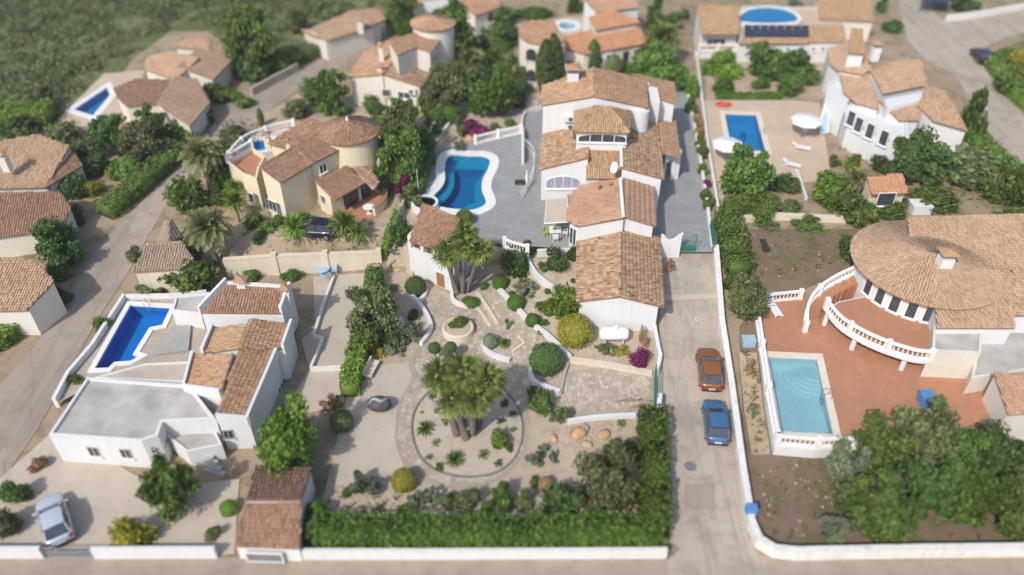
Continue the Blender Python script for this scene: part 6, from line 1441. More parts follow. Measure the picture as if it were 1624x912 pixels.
def ladder(label, p, out):
    p = Vector(p); out = Vector(out).normalized(); sd = Vector((-out.y, out.x, 0)); o = thing('pool_ladder', label, 'ladder', p); up = Vector((0, 0, 1))
    for s in (-0.25, 0.25): MB().tube([p+sd*s+out*0.35+up*0.02, p+sd*s+out*0.3+up*0.6, p+sd*s+up*0.75, p+sd*s-out*0.25+up*0.55, p+sd*s-out*0.25-up*0.7], 0.025, 6).build('side_rail', 'grey_metal', o)
    for k in range(3): MB().tube([p-sd*0.25-out*0.25-up*(0.15+0.22*k), p+sd*0.25-out*0.25-up*(0.15+0.22*k)], 0.02, 5).build('rung', 'grey_metal', o)
ladder('metal ladder at the curvy pool', P(752, 242, ZT+0.1), (0, 1, 0)); ladder('metal ladder at the dolphin pool', P(1207, 212, ZT+0.1), (1, 0, 0)); ladder('metal ladder at the pale turquoise pool', P(1309, 630, Z_LOW+0.1), (1, 0, 0)); ladder('metal ladder at the royal blue pool', P(236, 485, Z_WH+0.1), (0, 1, 0))
# loose stones and weeds strewn over bare ground
rg = np.random.default_rng(11)
def strew(px, n):
    poly = xy(gp(px)); xs = [p[0] for p in poly]; ys = [p[1] for p in poly]; out = []
    while len(out) < n:
        x, y = rg.uniform(min(xs), max(xs)), rg.uniform(min(ys), max(ys))
        if inside(poly, x, y) and not inside(court, x, y) and not inside(ramp_xy, x, y): out.append((x, y, hgt(x, y)))
    return out
areas = {'pebbles': [([(520, 770), (1000, 760), (1000, 840), (510, 840)], 420), ([(905, 672), (1005, 665), (1005, 745), (905, 720)], 220), ([(800, 430), (905, 400), (910, 500), (870, 530)], 160), ([(600, 440), (650, 440), (660, 560), (610, 560)], 160), ([(1172, 370), (1340, 370), (1340, 430), (1190, 445)], 35), ([(1200, 735), (1320, 735), (1320, 850), (1215, 850)], 40), ([(390, 330), (600, 350), (600, 415), (380, 425)], 260), ([(1120, 95), (1310, 95), (1310, 150), (1122, 150)], 160), ([(0, 760), (230, 790), (360, 790), (360, 870), (0, 870)], 60), ([(935, 535), (1030, 540), (1030, 585), (910, 565)], 120)],
         'weeds': [([(1172, 370), (1350, 370), (1340, 430), (1190, 450)], 70), ([(1195, 735), (1330, 735), (1640, 860), (1215, 858)], 160), ([(1174, 560), (1198, 560), (1220, 720), (1194, 720)], 60), ([(500, 780), (1000, 770), (1000, 835), (510, 838)], 90), ([(300, 190), (420, 190), (380, 260), (290, 300)], 200), ([(1330, 210), (1600, 230), (1600, 330), (1330, 330)], 320), ([(0, 120), (120, 190), (200, 230), (60, 260)], 200), ([(1060, 5), (1100, 5), (1100, 90), (1060, 90)], 60), ([(380, 360), (600, 350), (600, 420), (380, 428)], 90)]}
vs, fs, ts = [], [], []
for px, n in areas['pebbles']:
    for x, y, z in strew(px, n):
        s = rg.uniform(0.04, 0.13); o = len(vs); a0 = rg.uniform(0, 6.28)
        vs += [(x+math.cos(a0+k*1.57)*s*rg.uniform(0.7, 1.2), y+math.sin(a0+k*1.57)*s*rg.uniform(0.7, 1.2), z+0.02) for k in range(4)]+[(x+math.cos(a0+k*1.57)*s*0.6, y+math.sin(a0+k*1.57)*s*0.6, z+0.05+s*0.6) for k in range(4)]
        f_ = [(o+4, o+5, o+6, o+7)]+[(o+k, o+(k+1) % 4, o+4+(k+1) % 4, o+4+k) for k in range(4)]; fs += f_; ts += [rg.uniform(0, 1)]*5
tag(place('pebbles', np_mesh('pebbles', np.array(vs), np.array(fs), np.array(ts), 'paving_stone'), (0, 0, 0)), 'loose stones strewn over the bare ground', kind='stuff')
vs, fs, ts = [], [], []
for px, n in areas['weeds']:
    for x, y, z in strew(px, n):
        h_ = rg.uniform(0.12, 0.4)
        for k in range(7):
            a0 = rg.uniform(0, 6.28); o = len(vs); d = np.array((math.cos(a0), math.sin(a0), 0)); sdv = np.array((-d[1], d[0], 0)); b = np.array((x, y, z+0.02)); vs += [b-sdv*0.03, b+sdv*0.03, b+d*h_*0.5+sdv*0.04+np.array((0, 0, h_*0.7)), b+d*h_*0.9+np.array((0, 0, h_))]; fs.append((o, o+1, o+2, o+3)); ts.append(rg.uniform(0, 1))
tag(place('weeds', np_mesh('weeds', np.array(vs), np.array(fs), np.array(ts), 'leaf_olive'), (0, 0, 0)), 'scattered weeds on bare soil', kind='stuff')
# ---------------------------------------------------------------- vegetation, garden first
for a in (('large dark green ball bush beside the pool house door', 659, 454, 17, 'leaf_dark'), ('olive ball bush at the top of the stepped white wall', 793, 448, 13, 'leaf_hedge'), ('second round bush down the stepped white wall', 818, 480, 14, 'leaf_hedge'), ('third, smallest round bush down the stepped white wall', 845, 508, 12, 'leaf_hedge'),
          ('largest dark green ball bush at the foot of the stepped wall', 866, 570, 27, 'leaf_dark'), ('big yellow-green ball bush beside the gas tank', 911, 525, 28, 'leaf_yellow'), ('bluish green ball bush above the small white wall', 778, 541, 13, 'leaf_grey'), ('round green bush beside the curvy pool and pool house', 737, 345, 14, 'leaf_mid'),
          ('small dark ball bush at the end of the white wall near the terrace', 868, 462, 5, 'leaf_hedge'), ('yellow-green ball bush at the lower end of the gravel court', 640, 762, 20, 'leaf_yellow'), ('brown-tinged ball bush at the bottom of the garden', 866, 767, 12, 'leaf_dry'), ('olive brown ball bush beside the big leafy tree', 541, 668, 19, 'leaf_olive'), ('dark ball bush in the big shrub border left of the court', 617, 532, 20, 'leaf_dark'),
          ('olive oval mound in front of the palm clump by the pool house', 746, 479, 15, 'leaf_hedge', 8)):
    ball(*a)
ball('left of two dark ball topiaries on stems above the big palms', 689, 552, 10, 'leaf_dark', stem=1.1); ball('right of two dark ball topiaries on stems above the big palms', 715, 551, 9.5, 'leaf_dark', stem=1.1); ball('dark ball topiary half hidden by the big palm fronds', 713, 569, 9, 'leaf_dark', stem=1.0)
for a in (('dark flat-bottomed shrub below the curling white wall', 858, 637, 24, 19, 'leaf_mid'), ('dark oleander at the short terrace balustrade', 816, 421, 24, 20, 'leaf_dark'), ('dark bush below the terrace dining table', 884, 415, 20, 18, 'leaf_dark'), ('green bush poking over the short terrace balustrade', 840, 396, 11, 13, 'leaf_mid'), ('bush at the garage corner below the terrace', 908, 404, 9, 12, 'leaf_dark'),
          ('bright large-leaved bush against the garage side', 905, 482, 28, 28, 'leaf_bright'), ('bright leafy bush left of the garage side bush', 872, 488, 20, 12, 'leaf_bright'), ('tiny shrub on the sand near the yellow-green ball', 865, 512, 7, 5, 'leaf_mid'), ('low green shrub beside the second round bush', 811, 466, 6, 5, 'leaf_mid')): shrub(*a)
shrub('thin grey oleander between round bushes and terrace wall', 838, 457, 22, 14, 'leaf_grey', LOOSE); shrub('sparse bush row in front of the gas tank', 966, 553, 20, 8, 'leaf_olive', LOOSE); shrub('yellowish low bush right of the sparse row at the gas tank', 987, 557, 14, 8, 'leaf_yellow', LOOSE)
shrub('magenta flowering bush at the gas tank bed corner', 1015, 569, 14, 15, 'flower_magenta'); shrub('reddish thin twiggy shrub behind the magenta bush', 1019, 535, 6, 16, 'leaf_dry', LOOSE); shrub('tiny green tuft on the sand below the terrace', 908, 446, 4, 4, 'leaf_mid')
c = GA(727, 512, 0.85); tag(place('planter_shrub', SHRUBS[1], c, None, (0, 0, 0.4), (0.85, 0.6, 0.45), 'leaf_bright'), 'green plant filling the raised round planter', 'plant')
# mid garden palms: the big clump
base = [(724, 690), (738, 697), (750, 690), (758, 680), (733, 680)]; tops = [(697, 598, 5.4), (722, 634, 4.8), (752, 634, 5.2), (773, 605, 5.8), (733, 592, 6.6)]
names_ = ('leftmost leaning palm of the clump in the round sandy bed', 'front palm of the clump in the round sandy bed', 'tallest middle palm of the clump in the round sandy bed', 'rightmost palm of the clump in the round sandy bed', 'back palm of the clump in the round sandy bed')
for (bx, by), (tx, ty, h_), nm in zip(base, tops, names_): fan_palm(nm, G(bx, by), GA(tx, ty, h_), 1.5, 21, 'palms in the round sandy bed', 0.24)
base = [(724, 468), (735, 466), (742, 464), (730, 462)]; tops = [(708, 402, 5.2), (736, 392, 6.0), (760, 398, 5.6), (735, 378, 6.4)]; names_ = ('left leaning palm beside the pool house', 'middle palm beside the pool house', 'right palm beside the pool house', 'hindmost palm beside the pool house')
for (bx, by), (tx, ty, h_), nm in zip(base, tops, names_): fan_palm(nm, G(bx, by), GA(tx, ty, h_), 1.42, 19, 'palms beside the pool house', 0.2)
# round bed plants
for a in (('spiky dark rosette at the left edge of the round bed', 675, 681, 17, 'leaf_mid', SPIKY), ('largest spiky rosette at the bottom of the round bed', 721, 730, 18, 'leaf_mid', SPIKY), ('grey-green rosette right of the largest rosette in the round bed', 767, 722, 12, 'leaf_grey', SPIKY), ('small rosette at the right edge of the round bed', 795, 669, 9, 'leaf_mid', AGAVE), ('green tuft at the upper right rim of the round bed', 814, 657, 8, 'leaf_mid', AGAVE), ('pale star-shaped aloe in the round bed', 815, 682, 7, 'leaf_bright', AGAVE), ('grey succulent upper left in the round bed', 694, 652, 7, 'leaf_grey', AGAVE), ('grey-green succulent below the left spiky rosette', 691, 703, 9, 'leaf_grey', AGAVE), ('small grey succulent lower left in the round bed', 681, 726, 8, 'leaf_grey', AGAVE), ('tiny yellowish succulent at the left rim of the round bed', 669, 655, 5, 'leaf_bright', AGAVE), ('grey agave under the left palm fronds', 686, 630, 9, 'leaf_grey', AGAVE)): rosette(*a)
shrub('bright leafy bush right in the round bed', 792, 699, 13, 16, 'leaf_bright'); shrub('small round bush beside the bright bush in the round bed', 808, 709, 8, 7, 'leaf_mid')
rosette('red-tipped yucca above the small white wall', 800, 545, 10, 'leaf_bright', SPIKY, 0.3, 'yucca'); rosette('little yucca on a stem in the cactus bed', 804, 510, 6, 'leaf_bright', SPIKY, 0.9, 'yucca')
# lower garden
shrub('pale cactus-like bush right of the round bed', 845, 727, 16, 14, 'leaf_grey', LOOSE); shrub('small sparse tree-like bush below the ramp', 889, 658, 18, 15, 'leaf_olive', LOOSE); shrub('grey oleander at the lower left of the gravel court', 575, 772, 26, 22, 'leaf_grey', LOOSE); shrub('low dark bush left of the grey oleander', 549, 782, 9, 8, 'leaf_olive')
shrub('grey-green bush just above the hedge, leftmost of the row', 662, 792, 18, 12, 'leaf_grey', LOOSE); shrub('pale agave-like bush second in the row above the hedge', 690, 788, 16, 14, 'leaf_grey', LOOSE); shrub('dull green bush third in the row above the hedge', 713, 795, 18, 17, 'leaf_olive'); shrub('dull green bush fourth in the row above the hedge', 744, 795, 20, 18, 'leaf_olive'); shrub('dark upright bush above the hedge, below the round bed', 799, 791, 18, 24, 'leaf_mid'); shrub('olive upright bush right of the dark upright bush', 834, 795, 14, 17, 'leaf_olive')
shrub('large dark bush just above the hedge', 890, 797, 27, 32, 'leaf_dark'); shrub('very large loose grey-green bush beside the vertical hedge', 967, 756, 50, 44, 'leaf_olive', CROWNS); shrub('small round bush on top of the rocky bank', 963, 712, 10, 9, 'leaf_mid'); shrub('dark bush at the vertical hedge top', 998, 716, 16, 14, 'leaf_dark'); shrub('tiny wispy shrub on the rocky bank', 985, 672, 7, 7, 'leaf_grey', LOOSE)
shrub('low scrubby bush at the hedge beside the dull green bushes', 650, 812, 20, 10, 'leaf_mid')
def hl(px, s=0): return gl(px, s)
hedge('tall clipped green hedge along the bottom street wall', gl([(508, 858), (650, 860), (850, 860), (1046, 858)]), 1.9, 1.9, 'leaf_hedge'); hedge('tall clipped green hedge along the driveway', gl([(1032, 668), (1034, 720), (1036, 790), (1038, 852)]), 1.9, 1.85, 'leaf_hedge')
ball('yellow-green clump at the left end of the bottom hedge', 494, 812, 15, 'leaf_hedge'); shrub('hedge end bush beside the tiled garage', 505, 840, 20, 26, 'leaf_mid')
# left border of the garden
tree('big grey-green tree in the border between patio and court', 592, 492, 40, 36, 1.2, 'leaf_olive'); shrub('dense bush below the big border tree', 577, 545, 27, 30, 'leaf_mid'); shrub('dark bush above the big border tree', 600, 466, 22, 20, 'leaf_dark'); shrub('grey succulent mass right of the dark border ball', 644, 528, 22, 26, 'leaf_grey', LOOSE); shrub('grey low succulents below the dark border ball', 626, 552, 18, 12, 'leaf_grey', LOOSE)
hedge('loose hedge strip climbing along the pale patio', gl([(597, 440), (590, 470)]), 1.2, 1.6, 'leaf_mid'); hedge('loose hedge strip down the lower side of the pale patio', gl([(572, 565), (562, 600), (556, 630)]), 1.4, 1.5, 'leaf_bright')
rosette('yellowish agave beside the stone bench', 602, 563, 12, 'leaf_yellow', AGAVE); pear_cactus('prickly pear left of the pool house', 622, 400, 14); pear_cactus('prickly pear lower left of the pool house', 618, 420, 12); rosette('aloe tuft above the big border tree', 622, 458, 11, 'leaf_grey', AGAVE); shrub('dark bush beside the pool house roof corner', 636, 372, 15, 22, 'leaf_dark'); shrub('small brownish bush left of the pool house', 645, 408, 10, 10, 'leaf_dry', LOOSE)
hedge('green hedge along the left side of the curvy pool', gl([(655, 320), (668, 280), (676, 258)]), 1.5, 1.2, 'leaf_mid'); shrub('grey-green shrub in front of the pool hedge', 654, 315, 16, 20, 'leaf_olive'); shrub('magenta flowering shrub beside the cream house path', 640, 298, 9, 20, 'flower_magenta', LOOSE); shrub('dark round shrub at the cream house porch', 610, 300, 11, 13, 'leaf_dark')
shrub('magenta bougainvillea at the pool terrace balustrade', 757, 206, 21, 13, 'flower_magenta'); shrub('pale green bush left of the bougainvillea', 731, 203, 9, 16, 'leaf_olive'); shrub('low green bush below the bougainvillea', 728, 232, 13, 8, 'leaf_grey', LOOSE); shrub('small bush right of the bougainvillea', 784, 203, 7, 7, 'leaf_mid'); shrub('small bush near the terrace corner', 808, 197, 9, 7, 'leaf_mid'); pear_cactus('dark prickly pear at the villa back corner', 836, 158, 12)
# trees between cream house and pool
tree('dark pine-like tree between cream house and pool', 640, 205, 30, 36, 2.0, 'leaf_olive', LOOSE); tree('leafy tree right of the round tower', 640, 245, 34, 34, 1.5, 'leaf_mid'); shrub('dense dark bush along the grey boundary wall', 672, 235, 18, 26, 'leaf_dark'); shrub('bushy growth behind the round tower', 606, 200, 18, 18, 'leaf_bright', LOOSE); shrub('dark bush at the foot of the leafy tree', 655, 270, 16, 20, 'leaf_mid')
for nm, x, y, r_ in (('white-flowered yucca left of the pool hedge', 617, 262, 16), ('white-flowered yucca nearest the cream house porch', 603, 272, 13), ('white-flowered yucca farthest up by the round tower', 625, 243, 14)): rosette(nm, x, y, r_, 'leaf_bright', SPIKY, 1.8, 'yucca', 'plant', None, True)
# behind the pool: garden slope
tree('dark olive tree below the flat round tower', 705, 140, 33, 30, 1.5, 'leaf_olive'); tree('left of two dark umbrella-shaped trees behind the terrace', 762, 158, 28, 20, 1.1, 'leaf_hedge', SHRUBS); tree('right of two dark umbrella-shaped trees behind the terrace', 792, 152, 27, 24, 1.1, 'leaf_hedge', SHRUBS); shrub('light green round bush left of the umbrella trees', 715, 180, 18, 17, 'leaf_hedge', BALLS); shrub('green bush in the slope behind the umbrella trees', 797, 118, 17, 15, 'leaf_mid'); shrub('yellowish bush below the dark olive tree', 680, 165, 14, 20, 'leaf_bright')
tree('spreading tree in front of the off-white tower house', 640, 180, 26, 20, 1.5, 'leaf_mid'); shrub('leafy bush before the off-white tower house wall', 588, 158, 17, 14, 'leaf_mid'); shrub('bush under the off-white tower house window', 598, 175, 14, 9, 'leaf_dark'); tree('bushy tree left of the off-white tower house', 520, 145, 34, 28, 1.2, 'leaf_mid'); shrub('grey bush beside the left street bend', 485, 138, 12, 14, 'leaf_grey'); shrub('olive bush above the cream house roof', 470, 175, 20, 14, 'leaf_olive'); shrub('palm-like bush above the cream house roof ridge', 495, 168, 16, 15, 'palm_green', SPIKY); shrub('dark shrub behind the cream house tower', 540, 172, 20, 12, 'leaf_dark')
fan_palm('yellowish fan palm behind the dark olive tree', GA(748, 118, 0), GA(745, 98, 2.6), 1.9, 30, None, 0.25, 6, 'date_green'); tree('dark tree behind the flat round tower', 722, 55, 30, 40, 1.5, 'leaf_mid'); shrub('mass of bush left of the arched-window house', 782, 70, 22, 20, 'leaf_mid'); shrub('dark bush in the slope above the umbrella trees', 760, 120, 20, 18, 'leaf_dark'); shrub('bush at the foot of the arched-window house', 815, 130, 16, 14, 'leaf_olive'); shrub('dark bush behind the terrace corner', 830, 140, 12, 14, 'leaf_dark'); shrub('bush along the path at the top', 790, 30, 26, 14, 'leaf_mid'); shrub('big bush in front of the roof at the top edge', 700, 12, 32, 14, 'leaf_mid'); shrub('grey bush at the pale top path', 770, 78, 10, 10, 'leaf_grey'); shrub('low hedge bush near the oval pool', 845, 22, 30, 8, 'leaf_hedge'); shrub('dark bush at the top edge by the oval pool', 915, 10, 15, 12, 'leaf_dark')
cypress('left of two slim cypresses at the arched-window house', 864, 68, 144, wd=1.1); cypress('right of two slim cypresses at the arched-window house', 876, 60, 140, wd=1.1); cypress('cypress before the orange tiled roof', 939, 66, 118, wd=1.35); cypress('squat rounded cypress right of the cypress before the orange roof', 972, 88, 122, wd=2.3, m='leaf_olive'); shrub('low bush between cypress and main villa roof', 1005, 112, 16, 10, 'leaf_mid')
date_palm('large feather palm right of the orange tiled house', 1050, 65, 34, 3.4, 34, 'palm_green'); tree('dark green tree mass behind the main villa', 1045, 105, 38, 26, 1.0, 'leaf_mid'); shrub('dark bush below the feather palm', 1072, 120, 20, 26, 'leaf_dark'); shrub('tall bush behind the feather palm', 1040, 25, 14, 26, 'leaf_mid'); shrub('small bush in the pale yard at the top', 1083, 24, 11, 9, 'leaf_grey')
# shrubs along the villa drive
for i, (nm, x, y, a, b, m) in enumerate((('topmost green shrub along the villa drive wall', 1096, 140, 9, 16, 'leaf_bright'), ('second green shrub along the villa drive wall', 1098, 170, 9, 15, 'leaf_mid'), ('brownish shrub along the villa drive wall', 1106, 192, 9, 11, 'leaf_dry'), ('dark reddish shrub along the villa drive wall', 1107, 210, 8, 9, 'leaf_dry'), ('small green shrub below the reddish ones on the drive wall', 1112, 226, 8, 10, 'leaf_bright'), ('round green shrub midway along the villa drive wall', 1114, 243, 8, 10, 'leaf_hedge'), ('green shrub above the red-flowered shrub on the drive wall', 1117, 270, 8, 10, 'leaf_mid'), ('red-flowered shrub on the villa drive wall', 1120, 291, 8, 7, 'flower_magenta'), ('round green shrub below the red-flowered shrub', 1119, 310, 9, 10, 'leaf_hedge'), ('lowest round shrub on the villa drive wall near the gate', 1124, 325, 10, 10, 'leaf_hedge'))): shrub(nm, x, y, a, b, m)
hedge('thick green hedge beside the driveway gate', gl([(1150, 352), (1158, 385), (1166, 420), (1172, 440)]), 2.3, 1.7, 'leaf_mid', name='hedge'); hedge('green hedge below the dolphin pool garden', gl([(1150, 336), (1200, 330), (1232, 330)]), 1.6, 1.2, 'leaf_mid'); tree('dark conical evergreen beside the terracotta deck', 1178, 470, 30, 36, 0.8, 'leaf_olive', CROWNS, name='evergreen_tree'); shrub('pale shoot bush at the top of the conical evergreen', 1176, 428, 8, 9, 'leaf_bright'); tree('leafy tree over the corner of the dolphin pool', 1186, 272, 40, 33, 1.0, 'leaf_mid'); shrub('dark left of two round bushes below the dolphin pool', 1231, 293, 13, 13, 'leaf_dark'); shrub('grey-green right of two round bushes below the dolphin pool', 1250, 292, 19, 17, 'leaf_dark'); shrub('dry bush beside the beige deck', 1322, 255, 12, 11, 'leaf_olive', LOOSE)
shrub('green bush in the strip left of the stone wall', 1210, 340, 20, 14, 'leaf_mid'); shrub('bush under the dolphin garden wall', 1250, 330, 18, 12, 'leaf_olive'); shrub('wide green bush above the soil plot', 1320, 305, 34, 26, 'leaf_bright'); shrub('dark green bush mass right above the soil plot', 1360, 335, 36, 24, 'leaf_mid'); shrub('lower green bush at the soil plot corner', 1280, 355, 30, 10, 'leaf_mid', LOOSE); shrub('small weeds above the soil plot', 1225, 358, 20, 6, 'leaf_olive', LOOSE); date_palm('grey-green feather palm near the orange pavilion', 1358, 285, 24, 2.0, 26, 'date_green'); tree('big dark tree below the upper right villa', 1466, 250, 46, 34, 1.0, 'leaf_dark'); shrub('bush left of the orange pavilion', 1352, 262, 14, 16, 'leaf_bright'); shrub('dark bush before the upper right villa', 1430, 272, 18, 20, 'leaf_mid'); shrub('wide bush right of the big dark tree', 1535, 270, 40, 28, 'leaf_olive'); shrub('green bush at the right edge above the round villa', 1600, 300, 40, 34, 'leaf_mid'); shrub('bright bush at the bend of the upper right street', 1565, 250, 24, 18, 'leaf_bright'); shrub('low bushes between pavilion and round villa', 1480, 318, 40, 14, 'leaf_mid'); shrub('dark cypress-like bush at the round villa side', 1345, 397, 15, 22, 'leaf_dark'); shrub('bushy strip beside the upper right street', 1548, 190, 14, 40, 'leaf_mid')
bin_('white shed box behind the round villa', G(1456, 335), 'white_wall', (1.8, 1.4, 0.9), 'shed', 'shed')
for nm, x, y, a, b, m in (('rounded bush left in the garden above the dolphin pool', 1151, 106, 32, 21, 'leaf_bright'), ('taller bush mid in the garden above the dolphin pool', 1211, 98, 34, 28, 'leaf_mid'), ('dark bush right in the garden above the dolphin pool', 1266, 112, 38, 26, 'leaf_dark'), ('small round bush behind the red boat', 1148, 138, 16, 11, 'leaf_hedge'), ('round bush in the middle of the rocky bed above the dolphin pool', 1205, 133, 16, 12, 'leaf_hedge'), ('round bush at the right of the rocky bed above the dolphin pool', 1254, 138, 18, 18, 'leaf_mid'), ('palm-like bush on the upper terrace by the rooftop pool', 1262, 8, 14, 8, 'leaf_grey')): shrub(nm, x, y, a, b, m)
hedge('low clipped hedge strip behind the dolphin pool', gl([(1135, 156), (1238, 156)]), 0.9, 0.7, 'leaf_hedge')
# traffic island and street trees at upper right
shrub('green bush on the traffic island nearest the road', 1592, 92, 24, 12, 'leaf_bright'); shrub('dark bush on the traffic island', 1598, 128, 26, 26, 'leaf_mid'); shrub('bright bush at the right edge of the traffic island', 1620, 105, 16, 22, 'leaf_yellow'); shrub('dark bush beside the blue canopy', 1530, 8, 26, 12, 'leaf_dark'); shrub('bush behind the upper right villa roofs', 1415, 44, 14, 10, 'leaf_dark'); shrub('dark tree-like bush at the upper junction', 1400, 10, 10, 12, 'leaf_dark')
# lower right plot
for i, (nm, x, y, a, b, m) in enumerate((('grey bush at the corner of the pale turquoise pool', 1345, 735, 34, 30, 'leaf_grey'), ('tall bush before the terracotta deck', 1400, 705, 44, 40, 'leaf_mid'), ('wide olive bush in the lower right plot', 1470, 690, 50, 46, 'leaf_olive'), ('bright round tree near the street in the lower right plot', 1400, 800, 52, 46, 'leaf_mid'), ('dark bush between the lower right trees', 1470, 770, 44, 46, 'leaf_dark'), ('bright bush near the lower street wall', 1530, 790, 44, 44, 'leaf_hedge'), ('dark dense bush at the right edge', 1590, 720, 44, 38, 'leaf_dark'), ('bright bush in the bottom right corner', 1600, 800, 40, 40, 'leaf_mid'), ('grey low bush by the lower street wall', 1325, 840, 26, 18, 'leaf_grey'), ('bush behind the tall deck bush', 1540, 715, 36, 34, 'leaf_mid'))):
    tree(nm, x, y, a, b, 0.5, m, CROWNS, 'garden trees at lower right')
shrub('grey weeds in the strip beside the driveway wall', 1192, 648, 9, 8, 'leaf_grey', LOOSE); shrub('dry weeds beside the terracotta deck wall', 1190, 585, 9, 14, 'leaf_dry', LOOSE); shrub('yellow bush near the white annex of the round villa', 1575, 590, 18, 18, 'leaf_olive')
# white house surroundings
tree('big bright leafy tree at the corner of the white house', 468, 690, 60, 50, 1.2, 'leaf_bright'); shrub('brown shrub behind the olive ball bush', 525, 640, 20, 12, 'leaf_dry', LOOSE); tree('leafy tree before the white flat-roofed house', 270, 780, 40, 48, 0.8, 'leaf_mid'); shrub('yellow-green bush at the lower left wall', 203, 843, 36, 28, 'leaf_yellow'); shrub('dark upright bush beside the white house stairs', 252, 722, 14, 26, 'leaf_dark'); ball('small bright ball bush by the tiled garage', 362, 806, 14, 'leaf_bright'); shrub('low olive bush on the pale ground near the garage', 338, 848, 14, 11, 'leaf_olive'); shrub('dark bush at the left edge beside the street', 18, 782, 24, 24, 'leaf_mid'); shrub('grey-green bush at the lower left edge', 8, 835, 20, 22, 'leaf_olive'); shrub('brown potted bush near the white house corner', 58, 738, 16, 12, 'leaf_dry'); shrub('dark bush between street and royal blue pool', 162, 517, 12, 14, 'leaf_mid'); shrub('thin hedge at the lower corner of the pool deck', 125, 605, 16, 10, 'leaf_mid'); shrub('dense bush above the white house roof', 303, 440, 38, 26, 'leaf_mid'); shrub('scrubby bush above the royal blue pool', 240, 458, 24, 14, 'leaf_olive', LOOSE); shrub('small green bush in the strip under the sand-coloured wall', 398, 438, 14, 8, 'leaf_mid'); shrub('second small bush in the strip under the sand-coloured wall', 462, 438, 15, 9, 'leaf_mid'); shrub('palm-like bush beside the tiled garage roof', 500, 815, 18, 20, 'leaf_bright')
# plants before the cream house
for nm, x, y, r_, st in (('spiky yucca right of the dark estate car', 545, 356, 26, 1.6), ('lower spiky yucca right of the dark estate car', 556, 384, 26, 0.6), ('upper spiky yucca by the terracotta patio', 566, 368, 20, 0.8), ('spiky plant left of the dark estate car', 466, 362, 26, 1.0), ('spiky low plant nearest the date palm', 398, 393, 16, 0.2), ('spiky yucca at the cream house left corner', 372, 322, 22, 2.0), ('flowering yucca above the left corner yucca', 371, 300, 18, 2.0)): rosette(nm, x, y, r_, 'leaf_bright', SPIKY, st, 'yucca')
shrub('grey bushy plant left of the dark estate car', 433, 378, 18, 16, 'leaf_grey', SPIKY); shrub('leafy bush in front of the dark estate car', 470, 388, 26, 16, 'leaf_bright'); shrub('small round bush between the yuccas and the car', 518, 390, 9, 9, 'leaf_mid'); shrub('small bush on the sand-coloured wall', 434, 402, 8, 8, 'leaf_mid'); hedge('narrow climbing hedge on the lower grey boundary wall', gl([(606, 420), (618, 385), (632, 345)]), 0.6, 1.2, 'leaf_bright')
date_palm('large date palm beside the small garage', 330, 366, 42, 4.0, 46); date_palm('date palm beside the left street above the cream house', 320, 248, 36, 5.0, 44); shrub('dense green bush below the upper street palm', 296, 316, 28, 28, 'leaf_mid'); shrub('dark bush behind the upper street palm', 352, 275, 18, 24, 'leaf_dark'); shrub('olive bush along the street before the cream house', 372, 215, 26, 12, 'leaf_olive'); cypress('thin little cypress at the left street bend', 416, 172, 200, 'leaf_olive'); shrub('flowering bush by the cream house wall', 382, 300, 14, 13, 'leaf_mid'); shrub('bush at the small garage corner', 255, 455, 16, 10, 'leaf_olive')
# left side of the street
hedge('clipped hedge along the left street opposite the cream house', gl([(170, 345), (215, 310), (255, 275), (288, 245)]), 2.2, 1.6, 'leaf_mid'); hedge('clipped hedge beside the small blue pool', gl([(-40, 200), (20, 196), (84, 192)]), 4.0, 1.8, 'leaf_bright'); tree('dark tree between the left edge houses', 82, 388, 48, 34, 0.8, 'leaf_dark'); shrub('light bush beside the dark tree at the left edge', 120, 402, 14, 14, 'leaf_bright'); shrub('bright yellow bush near the left edge house', 150, 300, 14, 12, 'leaf_yellow'); shrub('second yellowish bush near the left edge house', 180, 278, 12, 10, 'leaf_yellow'); tree('dark tree group before the top left villa', 172, 215, 34, 26, 0.8, 'leaf_dark'); tree('dusty tree below the top left villa', 222, 225, 34, 26, 1.0, 'leaf_olive'); tree('palm-topped dark tree beside the top left villa', 240, 195, 24, 24, 1.0, 'leaf_mid'); hedge('curved hedge in the left edge garden', gl([(-20, 560), (15, 545), (32, 515), (34, 492)]), 1.3, 1.3, 'leaf_bright'); shrub('green bush between top left villa and street', 350, 148, 24, 14, 'leaf_mid'); tree('tall round olive tree beside the top left villa', 393, 66, 34, 40, 1.5, 'leaf_mid'); shrub('dark bush below the tall olive tree', 405, 112, 30, 16, 'leaf_dark'); shrub('bush between olive tree and long low house', 445, 100, 26, 16, 'leaf_bright'); hedge('roadside hedge below the long low house', gl([(470, 98), (530, 80), (600, 60), (640, 46)]), 2.2, 1.6, 'leaf_olive'); tree('dark tree above the roadside hedge', 634, 20, 24, 26, 1.0, 'leaf_mid'); shrub('bush behind the long low house', 470, 38, 20, 16, 'leaf_olive'); shrub('dark bush beside the left edge villa pool', 70, 160, 24, 18, 'leaf_olive')
